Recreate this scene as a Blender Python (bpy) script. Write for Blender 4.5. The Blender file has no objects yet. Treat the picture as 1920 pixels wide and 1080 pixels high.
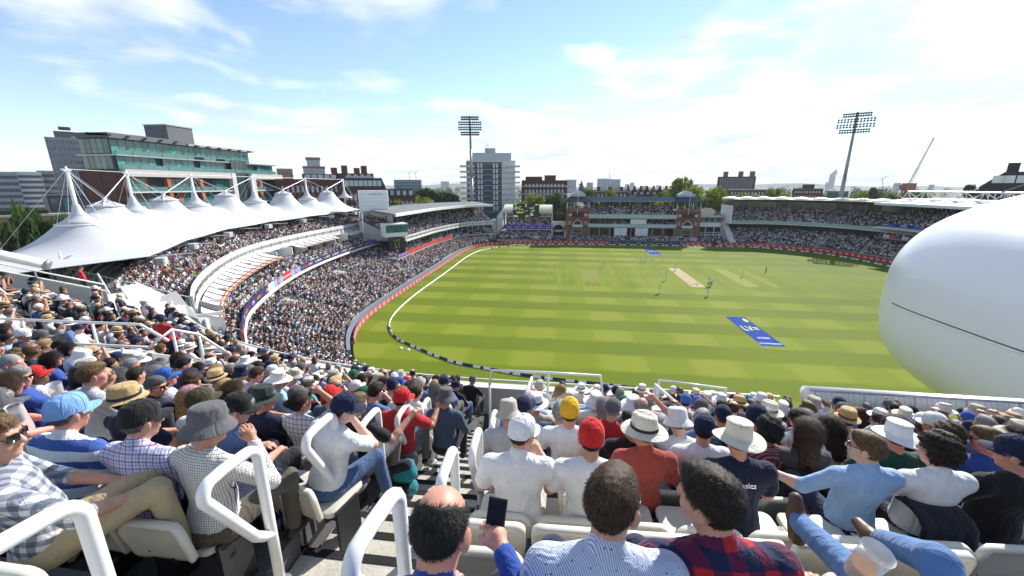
import bpy, math, random
import numpy as np
from mathutils import Vector, Matrix, Euler
random.seed(7); rng = np.random.default_rng(7)
R = math.radians
scene = bpy.context.scene
col = scene.collection

# ------------------------------------------------------------------ camera, sky, sun
CAM_H, PITCH, YAW, FPX = 22.0, R(14.4), R(7.0), 746.7
cam_d = bpy.data.cameras.new('camera'); cam_d.sensor_width = 36; cam_d.lens = 36 * FPX / 1920
cam_d.clip_start = 0.05; cam_d.clip_end = 30000
cam = bpy.data.objects.new('camera', cam_d); col.objects.link(cam)
cam.location = (0, 0, CAM_H); cam.rotation_euler = (math.pi / 2 - PITCH, 0, YAW)
scene.camera = cam

SUN_AZ, SUN_EL = R(31), R(33)          # azimuth clockwise from +Y
world = bpy.data.worlds.new('World'); scene.world = world; world.use_nodes = True
def build_world():
    nt = world.node_tree; N = nt.nodes; L = nt.links; N.clear()
    out = N.new('ShaderNodeOutputWorld'); bg = N.new('ShaderNodeBackground'); bg.inputs[1].default_value = 0.11
    sky = N.new('ShaderNodeTexSky'); sky.sky_type = 'NISHITA'; sky.sun_disc = False
    sky.sun_elevation = SUN_EL; sky.sun_rotation = SUN_AZ; sky.air_density = 1.0; sky.dust_density = 0.02; sky.ozone_density = 1.8
    tc = N.new('ShaderNodeTexCoord'); sep = N.new('ShaderNodeSeparateXYZ'); L.new(tc.outputs['Generated'], sep.inputs[0])
    def m(op, a, b=None):
        n = N.new('ShaderNodeMath'); n.operation = op
        for i, v in enumerate((a, b)):
            if v is None: continue
            if isinstance(v, (int, float)): n.inputs[i].default_value = v
            else: L.new(v, n.inputs[i])
        return n.outputs[0]
    z = m('ADD', m('MAXIMUM', sep.outputs[2], 0.0), 0.11)
    cx = m('DIVIDE', sep.outputs[0], z); cy = m('DIVIDE', sep.outputs[1], z)
    cmb = N.new('ShaderNodeCombineXYZ'); L.new(cx, cmb.inputs[0]); L.new(cy, cmb.inputs[1]); cmb.inputs[2].default_value = 3.7
    n1 = N.new('ShaderNodeTexNoise'); n1.inputs['Scale'].default_value = 1.15; n1.inputs['Detail'].default_value = 9; n1.inputs['Roughness'].default_value = 0.56; n1.inputs['Distortion'].default_value = 0.25
    L.new(cmb.outputs[0], n1.inputs['Vector'])
    n2 = N.new('ShaderNodeTexNoise'); n2.inputs['Scale'].default_value = 0.22; n2.inputs['Detail'].default_value = 3
    L.new(cmb.outputs[0], n2.inputs['Vector'])
    low = m('POWER', m('SUBTRACT', 1.0, m('MAXIMUM', sep.outputs[2], 0.0)), 9.0)      # layers of cloud stack up towards the horizon
    v = m('ADD', m('ADD', m('MULTIPLY', n1.outputs[0], 0.75), m('MULTIPLY', n2.outputs[0], 0.4)), m('MULTIPLY', low, 0.07))
    rp = N.new('ShaderNodeValToRGB'); L.new(v, rp.inputs[0])
    e = rp.color_ramp.elements; e[0].position = 0.55; e[0].color = (0, 0, 0, 1); e[1].position = 0.70; e[1].color = (1, 1, 1, 1)
    x = rp.color_ramp.elements.new(0.605); x.color = (.40, .40, .40, 1)
    # shade inside the thick cloud
    n3 = N.new('ShaderNodeTexNoise'); n3.inputs['Scale'].default_value = 2.3; n3.inputs['Detail'].default_value = 6
    L.new(cmb.outputs[0], n3.inputs['Vector'])
    cr = N.new('ShaderNodeValToRGB'); L.new(n3.outputs[0], cr.inputs[0])
    cr.color_ramp.elements[0].position = .40; cr.color_ramp.elements[0].color = (CLOUD * .56, CLOUD * .62, CLOUD * .72, 1)
    cr.color_ramp.elements[1].position = .60; cr.color_ramp.elements[1].color = (CLOUD, CLOUD, CLOUD * 1.01, 1)
    # thin veil: cloud is never fully opaque, sky brightness comes through
    add = N.new('ShaderNodeMixRGB'); add.blend_type = 'ADD'; add.inputs[0].default_value = 0.12
    L.new(cr.outputs[0], add.inputs[1]); L.new(sky.outputs[0], add.inputs[2])
    mix = N.new('ShaderNodeMixRGB'); L.new(rp.outputs[0], mix.inputs[0]); L.new(sky.outputs[0], mix.inputs[1]); L.new(add.outputs[0], mix.inputs[2])
    L.new(mix.outputs[0], bg.inputs[0]); L.new(bg.outputs[0], out.inputs[0])
CLOUD = 6.0
build_world()
sun_d = bpy.data.lights.new('sun', 'SUN'); sun_d.energy = 4.7; sun_d.angle = R(0.5); sun_d.color = (1, 0.955, 0.88)
sun = bpy.data.objects.new('sun', sun_d); col.objects.link(sun)
_sd = Vector((math.sin(SUN_AZ) * math.cos(SUN_EL), math.cos(SUN_AZ) * math.cos(SUN_EL), math.sin(SUN_EL)))
sun.rotation_euler = _sd.to_track_quat('Z', 'Y').to_euler(); sun.location = (0, 0, 80)

vs = scene.view_settings; vs.view_transform = 'Standard'; vs.look = 'None'; vs.exposure = 0.86; vs.gamma = 1; vs.use_curve_mapping = False
scene.render.engine = 'CYCLES'
cy_ = scene.cycles; cy_.use_denoising = True; cy_.use_adaptive_sampling = True; cy_.adaptive_threshold = 0.015
cy_.max_bounces = 6; cy_.diffuse_bounces = 3; cy_.glossy_bounces = 3; cy_.transmission_bounces = 6; cy_.transparent_max_bounces = 8; cy_.volume_bounces = 0
cy_.caustics_reflective = False; cy_.caustics_refractive = False

# ------------------------------------------------------------------ survey: photo pixel -> world
_s, _c, _sy, _cy = math.sin(PITCH), math.cos(PITCH), math.sin(YAW), math.cos(YAW)
def ray(px, py):
    u = (px - 960) / FPX; v = (py - 540) / FPX
    Y = _c - v * _s
    return Vector((u * _cy - Y * _sy, u * _sy + Y * _cy, -(_s + v * _c)))
def at_y(px, py, Y): r = ray(px, py); return r * (Y / r.y) + Vector((0, 0, CAM_H))
def at_x(px, py, X): r = ray(px, py); return r * (X / r.x) + Vector((0, 0, CAM_H))
def at_z(px, py, z): r = ray(px, py); return r * ((z - CAM_H) / r.z) + Vector((0, 0, CAM_H))
def at_d(px, py, d):
    r = ray(px, py); return r * (d / math.hypot(r.x, r.y)) + Vector((0, 0, CAM_H))

# ------------------------------------------------------------------ materials
MATS = {}
def nodes_of(name):
    m = bpy.data.materials.new(name); m.use_nodes = True
    nt = m.node_tree; return m, nt.nodes, nt.links, nt.nodes['Principled BSDF']
def mat(name, c, rough=.7, metal=0., var=.12, vscale=3., bump=0., bscale=40., spec=.4, trans=0., alpha=1., emit=None, coat=0., dirt=0., sheen=0.):
    if name in MATS: return MATS[name]
    m, N, L, b = nodes_of(name)
    b.inputs['Roughness'].default_value = rough; b.inputs['Metallic'].default_value = metal
    b.inputs['Specular IOR Level'].default_value = spec; b.inputs['Transmission Weight'].default_value = trans
    b.inputs['Alpha'].default_value = alpha; b.inputs['Coat Weight'].default_value = coat
    if sheen: b.inputs['Sheen Weight'].default_value = sheen
    tc = N.new('ShaderNodeTexCoord')
    if var > 0:
        n = N.new('ShaderNodeTexNoise'); n.inputs['Scale'].default_value = vscale; n.inputs['Detail'].default_value = 5
        L.new(tc.outputs['Object'], n.inputs['Vector'])
        r = N.new('ShaderNodeValToRGB'); L.new(n.outputs[0], r.inputs[0])
        lo = [max(0, x * (1 - var)) for x in c]; hi = [min(1, x * (1 + var)) for x in c]
        r.color_ramp.elements[0].position = .3; r.color_ramp.elements[0].color = (*lo, 1)
        r.color_ramp.elements[1].position = .7; r.color_ramp.elements[1].color = (*hi, 1)
        src = r.outputs[0]
        if dirt > 0:
            n2 = N.new('ShaderNodeTexNoise'); n2.inputs['Scale'].default_value = vscale * 4; n2.inputs['Detail'].default_value = 8; n2.inputs['Roughness'].default_value = .7
            L.new(tc.outputs['Object'], n2.inputs['Vector'])
            r2 = N.new('ShaderNodeValToRGB'); L.new(n2.outputs[0], r2.inputs[0])
            r2.color_ramp.elements[0].position = .52; r2.color_ramp.elements[0].color = (0, 0, 0, 1); r2.color_ramp.elements[1].position = .75; r2.color_ramp.elements[1].color = (dirt, dirt, dirt, 1)
            mx = N.new('ShaderNodeMixRGB'); L.new(r2.outputs[0], mx.inputs[0]); L.new(src, mx.inputs[1]); mx.inputs[2].default_value = (c[0] * .35, c[1] * .33, c[2] * .3, 1)
            src = mx.outputs[0]
        L.new(src, b.inputs['Base Color'])
    else: b.inputs['Base Color'].default_value = (*c, 1)
    if emit: b.inputs['Emission Color'].default_value = (*emit[0], 1); b.inputs['Emission Strength'].default_value = emit[1]
    if bump > 0:
        n = N.new('ShaderNodeTexNoise'); n.inputs['Scale'].default_value = bscale; n.inputs['Detail'].default_value = 4
        L.new(tc.outputs['Object'], n.inputs['Vector'])
        bp = N.new('ShaderNodeBump'); bp.inputs['Strength'].default_value = bump; bp.inputs['Distance'].default_value = .02
        L.new(n.outputs[0], bp.inputs['Height']); L.new(bp.outputs[0], b.inputs['Normal'])
    MATS[name] = m; return m
def attr_mat(name, attr='col', rough=.8, var=.0):
    if name in MATS: return MATS[name]
    m, N, L, b = nodes_of(name); b.inputs['Roughness'].default_value = rough; b.inputs['Specular IOR Level'].default_value = .2
    a = N.new('ShaderNodeAttribute'); a.attribute_name = attr; L.new(a.outputs['Color'], b.inputs['Base Color'])
    MATS[name] = m; return m

CONC = mat('concrete', (.42, .40, .36), .85, var=.15, vscale=1.2, bump=.3, bscale=30, dirt=.35)
CONC_L = mat('pale_concrete', (.56, .54, .50), .8, var=.1, vscale=1.5, bump=.2, dirt=.25)
WHITE = mat('white_paint', (.78, .78, .77), .45, var=.05, vscale=.7)
WHITE_R = mat('white_rail_paint', (.78, .775, .76), .34, var=.06, vscale=5, spec=.5, dirt=.16)
GREYM = mat('grey_metal', (.32, .34, .36), .4, metal=.6, var=.1)
STEEL = mat('galvanised_steel', (.40, .42, .44), .42, metal=.7, var=.15, vscale=6)
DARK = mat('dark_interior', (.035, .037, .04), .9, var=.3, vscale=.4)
BLACK = mat('black_plastic', (.02, .02, .022), .5, var=.2)
GLASS_D = mat('dark_glass', (.035, .06, .065), .08, var=.35, vscale=.35, spec=.7)
GLASS_T = mat('teal_glass', (.03, .145, .14), .07, var=.4, vscale=.25, spec=.8)
GLASS_G = mat('green_glass_balustrade', (.30, .40, .38), .12, var=.15, spec=.6)
BRICK = mat('red_brick', (.15, .05, .034), .9, var=.28, vscale=1.2, bump=.4, bscale=18)
BRICK_D = mat('dark_brick', (.115, .042, .032), .9, var=.25, vscale=.6, bump=.3, bscale=14)
TERRA = mat('terracotta_brick', (.30, .125, .065), .88, var=.3, vscale=1.0, bump=.4, bscale=16)
ORANGE = mat('orange_brick_pier', (.40, .115, .04), .85, var=.2, vscale=1)
SLATE = mat('slate_roof', (.045, .062, .09), .9, spec=.0, var=.2, vscale=1.6, bump=.3, bscale=12)
LEAD = mat('lead_flashing', (.30, .33, .37), .5, var=.2, metal=.2)
FABRIC = mat('tent_fabric', (.50, .505, .52), .6, var=.04, vscale=.25, bump=.05, bscale=2)

# ------------------------------------------------------------------ mesh helpers
def new_mesh(name, V, F, mats=None, mi=None, smooth=False):
    me = bpy.data.meshes.new(name)
    me.from_pydata([tuple(v) for v in V], [], [tuple(f) for f in F])
    for m in (mats or []): me.materials.append(m)
    if mi is not None: me.polygons.foreach_set('material_index', np.array(mi, dtype=np.int32))
    if smooth: me.polygons.foreach_set('use_smooth', np.ones(len(me.polygons), dtype=bool))
    me.update(); return me
def link(name, data, parent=None, M=None):
    o = bpy.data.objects.new(name, data); col.objects.link(o)
    if parent is not None: o.parent = parent
    if M is not None: o.matrix_local = M if isinstance(M, Matrix) else Matrix.Translation(M)
    return o
def tag(o, label=None, cat=None, group=None, kind=None):
    if label: o['label'] = label
    if cat: o['category'] = cat
    if group: o['group'] = group
    if kind: o['kind'] = kind
    return o
def thing(name, label, cat, loc=(0, 0, 0), rz=0, group=None):
    o = link(name, None); o.location = loc; o.rotation_euler = (0, 0, rz); o.empty_display_size = .2
    return tag(o, label, cat, group)
def copy_tree(o, parent=None):
    c = o.copy(); col.objects.link(c); c.parent = parent
    for ch in o.children: copy_tree(ch, c)
    return c

class MB:
    """collects geometry for ONE mesh object"""
    def __init__(s): s.V = []; s.F = []; s.mi = []; s.M = Matrix.Identity(4); s.m = 0
    def add(s, V, F):
        b = len(s.V); s.V += [tuple(s.M @ Vector(v)) for v in V]; s.F += [tuple(i + b for i in f) for f in F]; s.mi += [s.m] * len(F); return s
    def box(s, x0, x1, y0, y1, z0, z1):
        return s.add([(x, y, z) for z in (z0, z1) for y in (y0, y1) for x in (x0, x1)], [(0, 2, 3, 1), (4, 5, 7, 6), (0, 1, 5, 4), (2, 6, 7, 3), (0, 4, 6, 2), (1, 3, 7, 5)])
    def bevbox(s, x0, x1, y0, y1, z0, z1, b):
        # box with chamfered vertical edges
        p = [(x0 + b, y0), (x1 - b, y0), (x1, y0 + b), (x1, y1 - b), (x1 - b, y1), (x0 + b, y1), (x0, y1 - b), (x0, y0 + b)]
        return s.prism(p, z0, z1)
    def prism(s, poly, z0, z1):
        n = len(poly); V = [(x, y, z0) for x, y in poly] + [(x, y, z1) for x, y in poly]
        return s.add(V, [tuple(range(n - 1, -1, -1)), tuple(range(n, 2 * n))] + [(i, (i + 1) % n, n + (i + 1) % n, n + i) for i in range(n)])
    def tube(s, pts, r, n=8, caps=True, r1=None):
        pts = [Vector(p) for p in pts]; K = len(pts); V = []; F = []
        up = None
        for i, p in enumerate(pts):
            t = ((pts[min(i + 1, K - 1)] - p).normalized() + (p - pts[max(i - 1, 0)]).normalized())
            t = t.normalized() if t.length > 1e-6 else Vector((0, 0, 1))
            if up is None: up = Vector((0, 0, 1)) if abs(t.z) < .9 else Vector((1, 0, 0))
            a = t.cross(up); a = a.normalized() if a.length > 1e-6 else t.orthogonal().normalized(); b = a.cross(t).normalized(); up = b
            rr = r if r1 is None else r + (r1 - r) * i / max(1, K - 1)
            V += [p + (a * math.cos(2 * math.pi * k / n) + b * math.sin(2 * math.pi * k / n)) * rr for k in range(n)]
        for i in range(K - 1):
            F += [(i * n + k, i * n + (k + 1) % n, (i + 1) * n + (k + 1) % n, (i + 1) * n + k) for k in range(n)]
        if caps: F += [tuple(range(n - 1, -1, -1)), tuple((K - 1) * n + k for k in range(n))]
        return s.add(V, F)
    def lathe(s, prof, n=24, sx=1, sy=1, caps=True):
        V = []; F = []
        for r, z in prof: V += [(r * sx * math.cos(2 * math.pi * k / n), r * sy * math.sin(2 * math.pi * k / n), z) for k in range(n)]
        for i in range(len(prof) - 1): F += [(i * n + k, i * n + (k + 1) % n, (i + 1) * n + (k + 1) % n, (i + 1) * n + k) for k in range(n)]
        if caps: F += [tuple(range(n - 1, -1, -1)), tuple((len(prof) - 1) * n + k for k in range(n))]
        return s.add(V, F)
    def grid(s, P):
        # P: rows x cols of points
        r = len(P); c = len(P[0]); V = [p for row in P for p in row]
        return s.add(V, [(i * c + j, i * c + j + 1, (i + 1) * c + j + 1, (i + 1) * c + j) for i in range(r - 1) for j in range(c - 1)])
    def loft(s, rails, closed=True):
        # sweep: rails = list of polylines (same length) forming the profile round the section
        c = len(rails[0]); r = len(rails); V = [p for row in rails for p in row]; F = []
        for i in range(r if closed else r - 1):
            for j in range(c - 1): F.append((i * c + j, i * c + j + 1, ((i + 1) % r) * c + j + 1, ((i + 1) % r) * c + j))
        if closed: F += [tuple(i * c for i in range(r)), tuple((r - 1 - i) * c + c - 1 for i in range(r))]
        return s.add(V, F)
    def build(s, name, mats, parent=None, smooth=False, M=None):
        if not isinstance(mats, (list, tuple)): mats = [mats]
        o = link(name, new_mesh(name, s.V, s.F, mats, s.mi, smooth), parent, M); return o

_txt = {}
def text_mesh(t, size, m, extrude=.01, align='CENTER', font_shear=0):
    k = (t, size, m.name, extrude)
    if k in _txt: return _txt[k]
    cu = bpy.data.curves.new('lettering', 'FONT'); cu.body = t; cu.size = size; cu.extrude = extrude; cu.align_x = align; cu.align_y = 'CENTER'; cu.resolution_u = 2; cu.shear = font_shear
    o = bpy.data.objects.new('lettering', cu); col.objects.link(o)
    dg = bpy.context.evaluated_depsgraph_get(); me = bpy.data.meshes.new_from_object(o.evaluated_get(dg)); me.name = 'lettering'
    me.materials.clear(); me.materials.append(m)
    bpy.data.objects.remove(o); bpy.data.curves.remove(cu); _txt[k] = me; return me
def put_text(t, size, m, parent, loc, rx=math.pi / 2, rz=0, extrude=.01, bold=False):
    return link('lettering', text_mesh(t, size, m, extrude), parent, Matrix.Translation(loc) @ Euler((rx, 0, rz)).to_matrix().to_4x4())

# ------------------------------------------------------------------ plan curves
def smooth_path(pts, n):
    """Catmull-Rom through plan points, resampled evenly to n points (Nx2)"""
    P = np.array(pts, float); Q = np.vstack([2 * P[0] - P[1], P, 2 * P[-1] - P[-2]]); out = []
    for i in range(1, len(Q) - 2):
        for t in np.linspace(0, 1, 24, endpoint=False):
            a, b, c, d = Q[i - 1:i + 3]
            out.append(.5 * (2 * b + (c - a) * t + (2 * a - 5 * b + 4 * c - d) * t * t + (3 * b - a - 3 * c + d) * t ** 3))
    out.append(P[-1]); out = np.array(out)
    s = np.r_[0, np.cumsum(np.hypot(*np.diff(out, axis=0).T))]; u = np.linspace(0, s[-1], n)
    return np.stack([np.interp(u, s, out[:, 0]), np.interp(u, s, out[:, 1])], -1)
def normals(P):
    t = np.gradient(P, axis=0); t /= np.linalg.norm(t, axis=1)[:, None]; return np.stack([-t[:, 1], t[:, 0]], -1)
def offs(P, k): return P + normals(P) * k
def rail(P, z): return [(x, y, z) for x, y in P] if not hasattr(z, '__len__') else [(x, y, zz) for (x, y), zz in zip(P, z)]
def plen(P): return float(np.hypot(*np.diff(P, axis=0).T).sum())
def resamp(P, n):
    s = np.r_[0, np.cumsum(np.hypot(*np.diff(P, axis=0).T))]; u = np.linspace(0, s[-1], n)
    return np.stack([np.interp(u, s, P[:, 0]), np.interp(u, s, P[:, 1])], -1)

# ------------------------------------------------------------------ crowd (far stands): uncountable mass, one mesh per tier
def _ell(c, r, nu, nv, top=1.0):
    V = []; F = []
    for i in range(nv + 1):
        a = -math.pi / 2 + math.pi * i / nv
        for j in range(nu): V.append((c[0] + r[0] * math.cos(a) * math.cos(2 * math.pi * j / nu), c[1] + r[1] * math.cos(a) * math.sin(2 * math.pi * j / nu), c[2] + r[2] * math.sin(a)))
    for i in range(nv):
        for j in range(nu): F.append((i * nu + j, i * nu + (j + 1) % nu, (i + 1) * nu + (j + 1) % nu, (i + 1) * nu + j))
    return V, F
def crowd_template(hat, lo, armpose=0):
    """seated figure facing +Y, returns verts, quads, colour slot per vertex (0 skin 1 hair 2 shirt 3 trousers 4 hat)"""
    V = []; F = []; C = []
    def add(vf, c):
        b = len(V); v, f = vf; V.extend(v); F.extend([tuple(i + b for i in q) for q in f]); C.extend(c if isinstance(c, list) else [c] * len(v))
    nu, nv = (5, 3) if lo else (7, 4)
    v, f = _ell((0, .02, 1.16), (.08, .10, .125), nu, nv); add((v, f), [1 if (p[2] > 1.2 or (p[1] < .0 and p[2] > 1.1)) else 0 for p in v])
    if hat == 1: add(_ell((0, .02, 1.23), (.095, .115, .075), nu, nv), 4)
    if hat == 2:
        add(_ell((0, .02, 1.24), (.10, .115, .08), nu, nv), 4); add(_ell((0, .02, 1.215), (.19, .2, .02), nu + 1, 2), 4)
    # torso: lofted rings
    rings = [(.17, .12, .45, 0), (.18, .12, .70, -.05), (.215, .115, .95, -.04), (.12, .08, 1.06, -.01)]
    n = 6; v = [(rx * math.cos(2 * math.pi * j / n), yo + ry * math.sin(2 * math.pi * j / n), z) for rx, ry, z, yo in rings for j in range(n)]
    f = [(i * n + j, i * n + (j + 1) % n, (i + 1) * n + (j + 1) % n, (i + 1) * n + j) for i in range(3) for j in range(n)]; add((v, f), 2)
    def limb(a, b, r0, r1, c):
        a, b = Vector(a), Vector(b); t = (b - a).normalized(); x = t.orthogonal().normalized(); y = t.cross(x); k = 4
        v = [tuple(p + (x * math.cos(2 * math.pi * j / k + .78) + y * math.sin(2 * math.pi * j / k + .78)) * r) for p, r in ((a, r0), (b, r1)) for j in range(k)]
        add((v, [(j, (j + 1) % k, k + (j + 1) % k, k + j) for j in range(k)] + [(k, k + 1, k + 2, k + 3)]), c)
    for s in (-1, 1):
        limb((s * .09, .02, .48), (s * .12, .44, .5), .095, .075, 3)
        limb((s * .12, .42, .5), (s * .12, .45, .06), .07, .05, 3)
        if armpose == 0: limb((s * .22, -.03, .98), (s * .25, .10, .72), .065, .05, 2); limb((s * .25, .10, .72), (s * .1, .32, .66), .045, .04, 0)
        elif armpose == 1: limb((s * .22, -.03, .98), (s * .28, .16, .80), .065, .05, 2); limb((s * .28, .16, .80), (s * .06, .18, 1.1), .045, .04, 0)
        else: limb((s * .22, -.03, .98), (s * .23, .06, .70), .065, .05, 2); limb((s * .23, .06, .70), (s * .15, .36, .58), .05, .045, 2)
    return np.array(V, np.float32), np.array(F, np.int32), np.array(C, np.int32)
SHIRTS = [((.70, .70, .72), 36), ((.50, .51, .54), 6), ((.014, .02, .042), 24), ((.012, .012, .014), 22), ((.06, .12, .30), 8), ((.22, .34, .55), 9), ((.35, .045, .045), 5), ((.55, .30, .32), 4),
          ((.16, .16, .17), 8), ((.40, .36, .28), 5), ((.03, .10, .07), 2), ((.10, .30, .36), 2), ((.45, .12, .03), 1), ((.60, .50, .12), 1), ((.22, .05, .18), 2)]
HAIRC = [(.02, .014, .01), (.045, .026, .014), (.012, .011, .011), (.10, .06, .028), (.28, .27, .26), (.16, .15, .145), (.30, .20, .09)]
SKINC = [(.36, .19, .125), (.31, .16, .105), (.40, .23, .165), (.20, .10, .06), (.28, .13, .085)]
TROUC = [(.02, .025, .04), (.03, .04, .08), (.30, .25, .17), (.10, .10, .11), (.08, .12, .22), (.45, .42, .36)]
HATC = [(.75, .75, .74), (.70, .68, .62), (.02, .03, .07), (.02, .02, .02), (.40, .32, .20), (.02, .03, .06), (.06, .10, .22), (.3, .3, .3)]
_tpl = {}
def crowd(name, label, spots, lo=True, parent=None, seat=None):
    """spots: Nx4 array x,y,z(floor),facing angle (rad, 0 = +Y). One stuff mesh."""
    spots = np.array(spots, float); n = len(spots)
    sw = np.array([w for _, w in SHIRTS], float); sw /= sw.sum(); sc = np.array([c for c, _ in SHIRTS])
    key = rng.integers(0, 9, n); Vs = []; Fs = []; Cs = []; base = 0
    for k in range(9):
        idx = np.where(key == k)[0]
        if not len(idx): continue
        hat = [0, 0, 0, 0, 1, 1, 1, 2, 2][k]
        if (hat, lo, k % 3) not in _tpl: _tpl[(hat, lo, k % 3)] = crowd_template(hat, lo, k % 3)
        V, F, C = _tpl[(hat, lo, k % 3)]; m = len(idx); S = spots[idx]
        a = S[:, 3] + rng.normal(0, .22, m); sz = rng.uniform(.92, 1.08, m)
        lean = rng.normal(0, .06, m)
        X = V[None, :, 0] * rng.uniform(.92, 1.15, m)[:, None] * sz[:, None]; Y = V[None, :, 1] * sz[:, None] + lean[:, None] * np.maximum(V[None, :, 2] - .5, 0); Z = V[None, :, 2] * sz[:, None]
        ca, sa = np.cos(a)[:, None], np.sin(a)[:, None]
        P = np.stack([X * ca - Y * sa + S[:, 0:1], X * sa + Y * ca + S[:, 1:2], Z + S[:, 2:3]], -1)
        pal = np.empty((m, 5, 3)); pal[:, 0] = np.array(SKINC)[rng.integers(0, 5, m)]; pal[:, 1] = np.array(HAIRC)[rng.integers(0, 7, m)]
        pal[:, 2] = sc[rng.choice(len(sc), m, p=sw)] * rng.uniform(.85, 1.1, (m, 1)); pal[:, 3] = np.array(TROUC)[rng.integers(0, 6, m)]; pal[:, 4] = np.array(HATC)[rng.integers(0, 8, m)]
        Vs.append(P.reshape(-1, 3)); Cs.append(pal[:, C].reshape(-1, 3)); Fs.append((F[None] + (np.arange(m) * len(V))[:, None, None] + base).reshape(-1, 4)); base += m * len(V)
    V = np.concatenate(Vs).astype(np.float32); F = np.concatenate(Fs).astype(np.int32); C = np.concatenate(Cs).astype(np.float32)
    me = bpy.data.meshes.new(name); me.vertices.add(len(V)); me.vertices.foreach_set('co', V.ravel())
    me.loops.add(F.size); me.loops.foreach_set('vertex_index', F.ravel()); me.polygons.add(len(F)); me.polygons.foreach_set('loop_start', np.arange(0, F.size, 4, dtype=np.int32))
    me.polygons.foreach_set('use_smooth', np.ones(len(F), bool))
    at = me.attributes.new('col', 'FLOAT_COLOR', 'POINT'); at.data.foreach_set('color', np.c_[C, np.ones(len(C), np.float32)].astype(np.float32).ravel())
    me.materials.append(attr_mat('crowd_cloth')); me.update(calc_edges=True)
    o = link(name, me); return tag(o, label, 'crowd', None, 'stuff')
def box_cloud(name, label, boxes, m, cat, parent=None):
    """many small alike boxes (Nx7: x y z rz sx sy sz) as one stuff mesh"""
    B = np.array(boxes, float); u = np.array([(x, y, z) for z in (0, 1) for y in (-.5, .5) for x in (-.5, .5)])
    F = np.array([(0, 2, 3, 1), (4, 5, 7, 6), (0, 1, 5, 4), (2, 6, 7, 3), (0, 4, 6, 2), (1, 3, 7, 5)])
    P = u[None] * B[:, None, 4:7]; ca, sa = np.cos(B[:, 3])[:, None], np.sin(B[:, 3])[:, None]
    P = np.stack([P[..., 0] * ca - P[..., 1] * sa + B[:, 0:1], P[..., 0] * sa + P[..., 1] * ca + B[:, 1:2], P[..., 2] + B[:, 2:3]], -1).reshape(-1, 3)
    FF = (F[None] + (np.arange(len(B)) * 8)[:, None, None]).reshape(-1, 4)
    o = link(name, new_mesh(name, P, FF, [m]), parent); o['kind'] = 'stuff'
    if parent is None: tag(o, label, cat)
    return o
def tier_rows(A, B, n, z0, z1):
    """n stepped rows from front rail A to back rail B (plan, same sampling)"""
    return [(A + (B - A) * (i / n), A + (B - A) * ((i + 1) / n), z0 + (z1 - z0) * i / max(1, n - 1)) for i in range(n)]
def terrace(name, A, B, n, z0, z1, m, parent, under=None):
    g = MB(); rails = []
    lift = 0.0
    for a, b, z in tier_rows(A, B, n, z0, z1): rails += [rail(a, z), rail(b, z)]
    g.loft([rail(A, z0 - .5 if under is None else under)] + rails + [rail(B, (z0 if under is None else under) - .3)], closed=True)
    return g.build(name, m, parent)
def tier_spots(A, B, n, z0, z1, sp=.52, fill=.94, aisles=(), skip=None):
    out = []; empt = []
    for a, b, z in tier_rows(A, B, n, z0, z1):
        mid = a * .45 + b * .55; L = plen(mid); k = int(L / sp); s = np.r_[0, np.cumsum(np.hypot(*np.diff(mid, axis=0).T))]
        u = (np.arange(k) + .5) * sp; x = np.interp(u, s, mid[:, 0]); y = np.interp(u, s, mid[:, 1])
        dx = np.interp(u, s, (a - b)[:, 0]); dy = np.interp(u, s, (a - b)[:, 1]); ang = np.arctan2(-dx, dy)
        for i in range(k):
            f = u[i] / L
            if any(abs(f - q) * L < .6 for q in aisles): continue
            if skip and skip(f, z, x[i], y[i]): continue
            (out if rng.random() < fill else empt).append((x[i] + rng.normal(0, .05), y[i] + rng.normal(0, .05), z, ang[i]))
    return out, empt
def seats_from(empt): return [(x, y, z + .35, a, .42, .1, .42) for x, y, z, a in empt]
# ------------------------------------------------------------------ ground and playing field
EDGE_PTS = [(-10, 37.5), (-18, 39.5), (-24, 43.5), (-28.6, 50.5), (-31.2, 57.5), (-32.2, 66), (-32.4, 78), (-32.4, 109), (-32.2, 130), (-29.7, 142.5), (-24, 150), (-14.8, 155), (-4, 157.3), (6, 158), (30, 158), (60, 158.5), (68, 158.5), (79, 154.5), (89.5, 146), (94.5, 131), (97, 110), (97, 80)]
EDGE = smooth_path(EDGE_PTS, 400)
def ground_mat():
    m, N, L, b = nodes_of('town_ground'); b.inputs['Roughness'].default_value = .95
    tc = N.new('ShaderNodeTexCoord'); n = N.new('ShaderNodeTexNoise'); n.inputs['Scale'].default_value = .02; n.inputs['Detail'].default_value = 8; L.new(tc.outputs['Object'], n.inputs['Vector'])
    r = N.new('ShaderNodeValToRGB'); L.new(n.outputs[0], r.inputs[0]); r.color_ramp.elements[0].color = (.035, .06, .025, 1); r.color_ramp.elements[1].color = (.12, .11, .095, 1); r.color_ramp.elements[0].position = .4; r.color_ramp.elements[1].position = .62
    L.new(r.outputs[0], b.inputs['Base Color']); return m
g = MB(); g.grid([[(x, y, -.3) for x in (-8300, -500, 0, 500, 8300)] for y in (-240, 0, 300, 900, 8700)]); tag(g.build('ground', ground_mat()), kind='structure')

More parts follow.
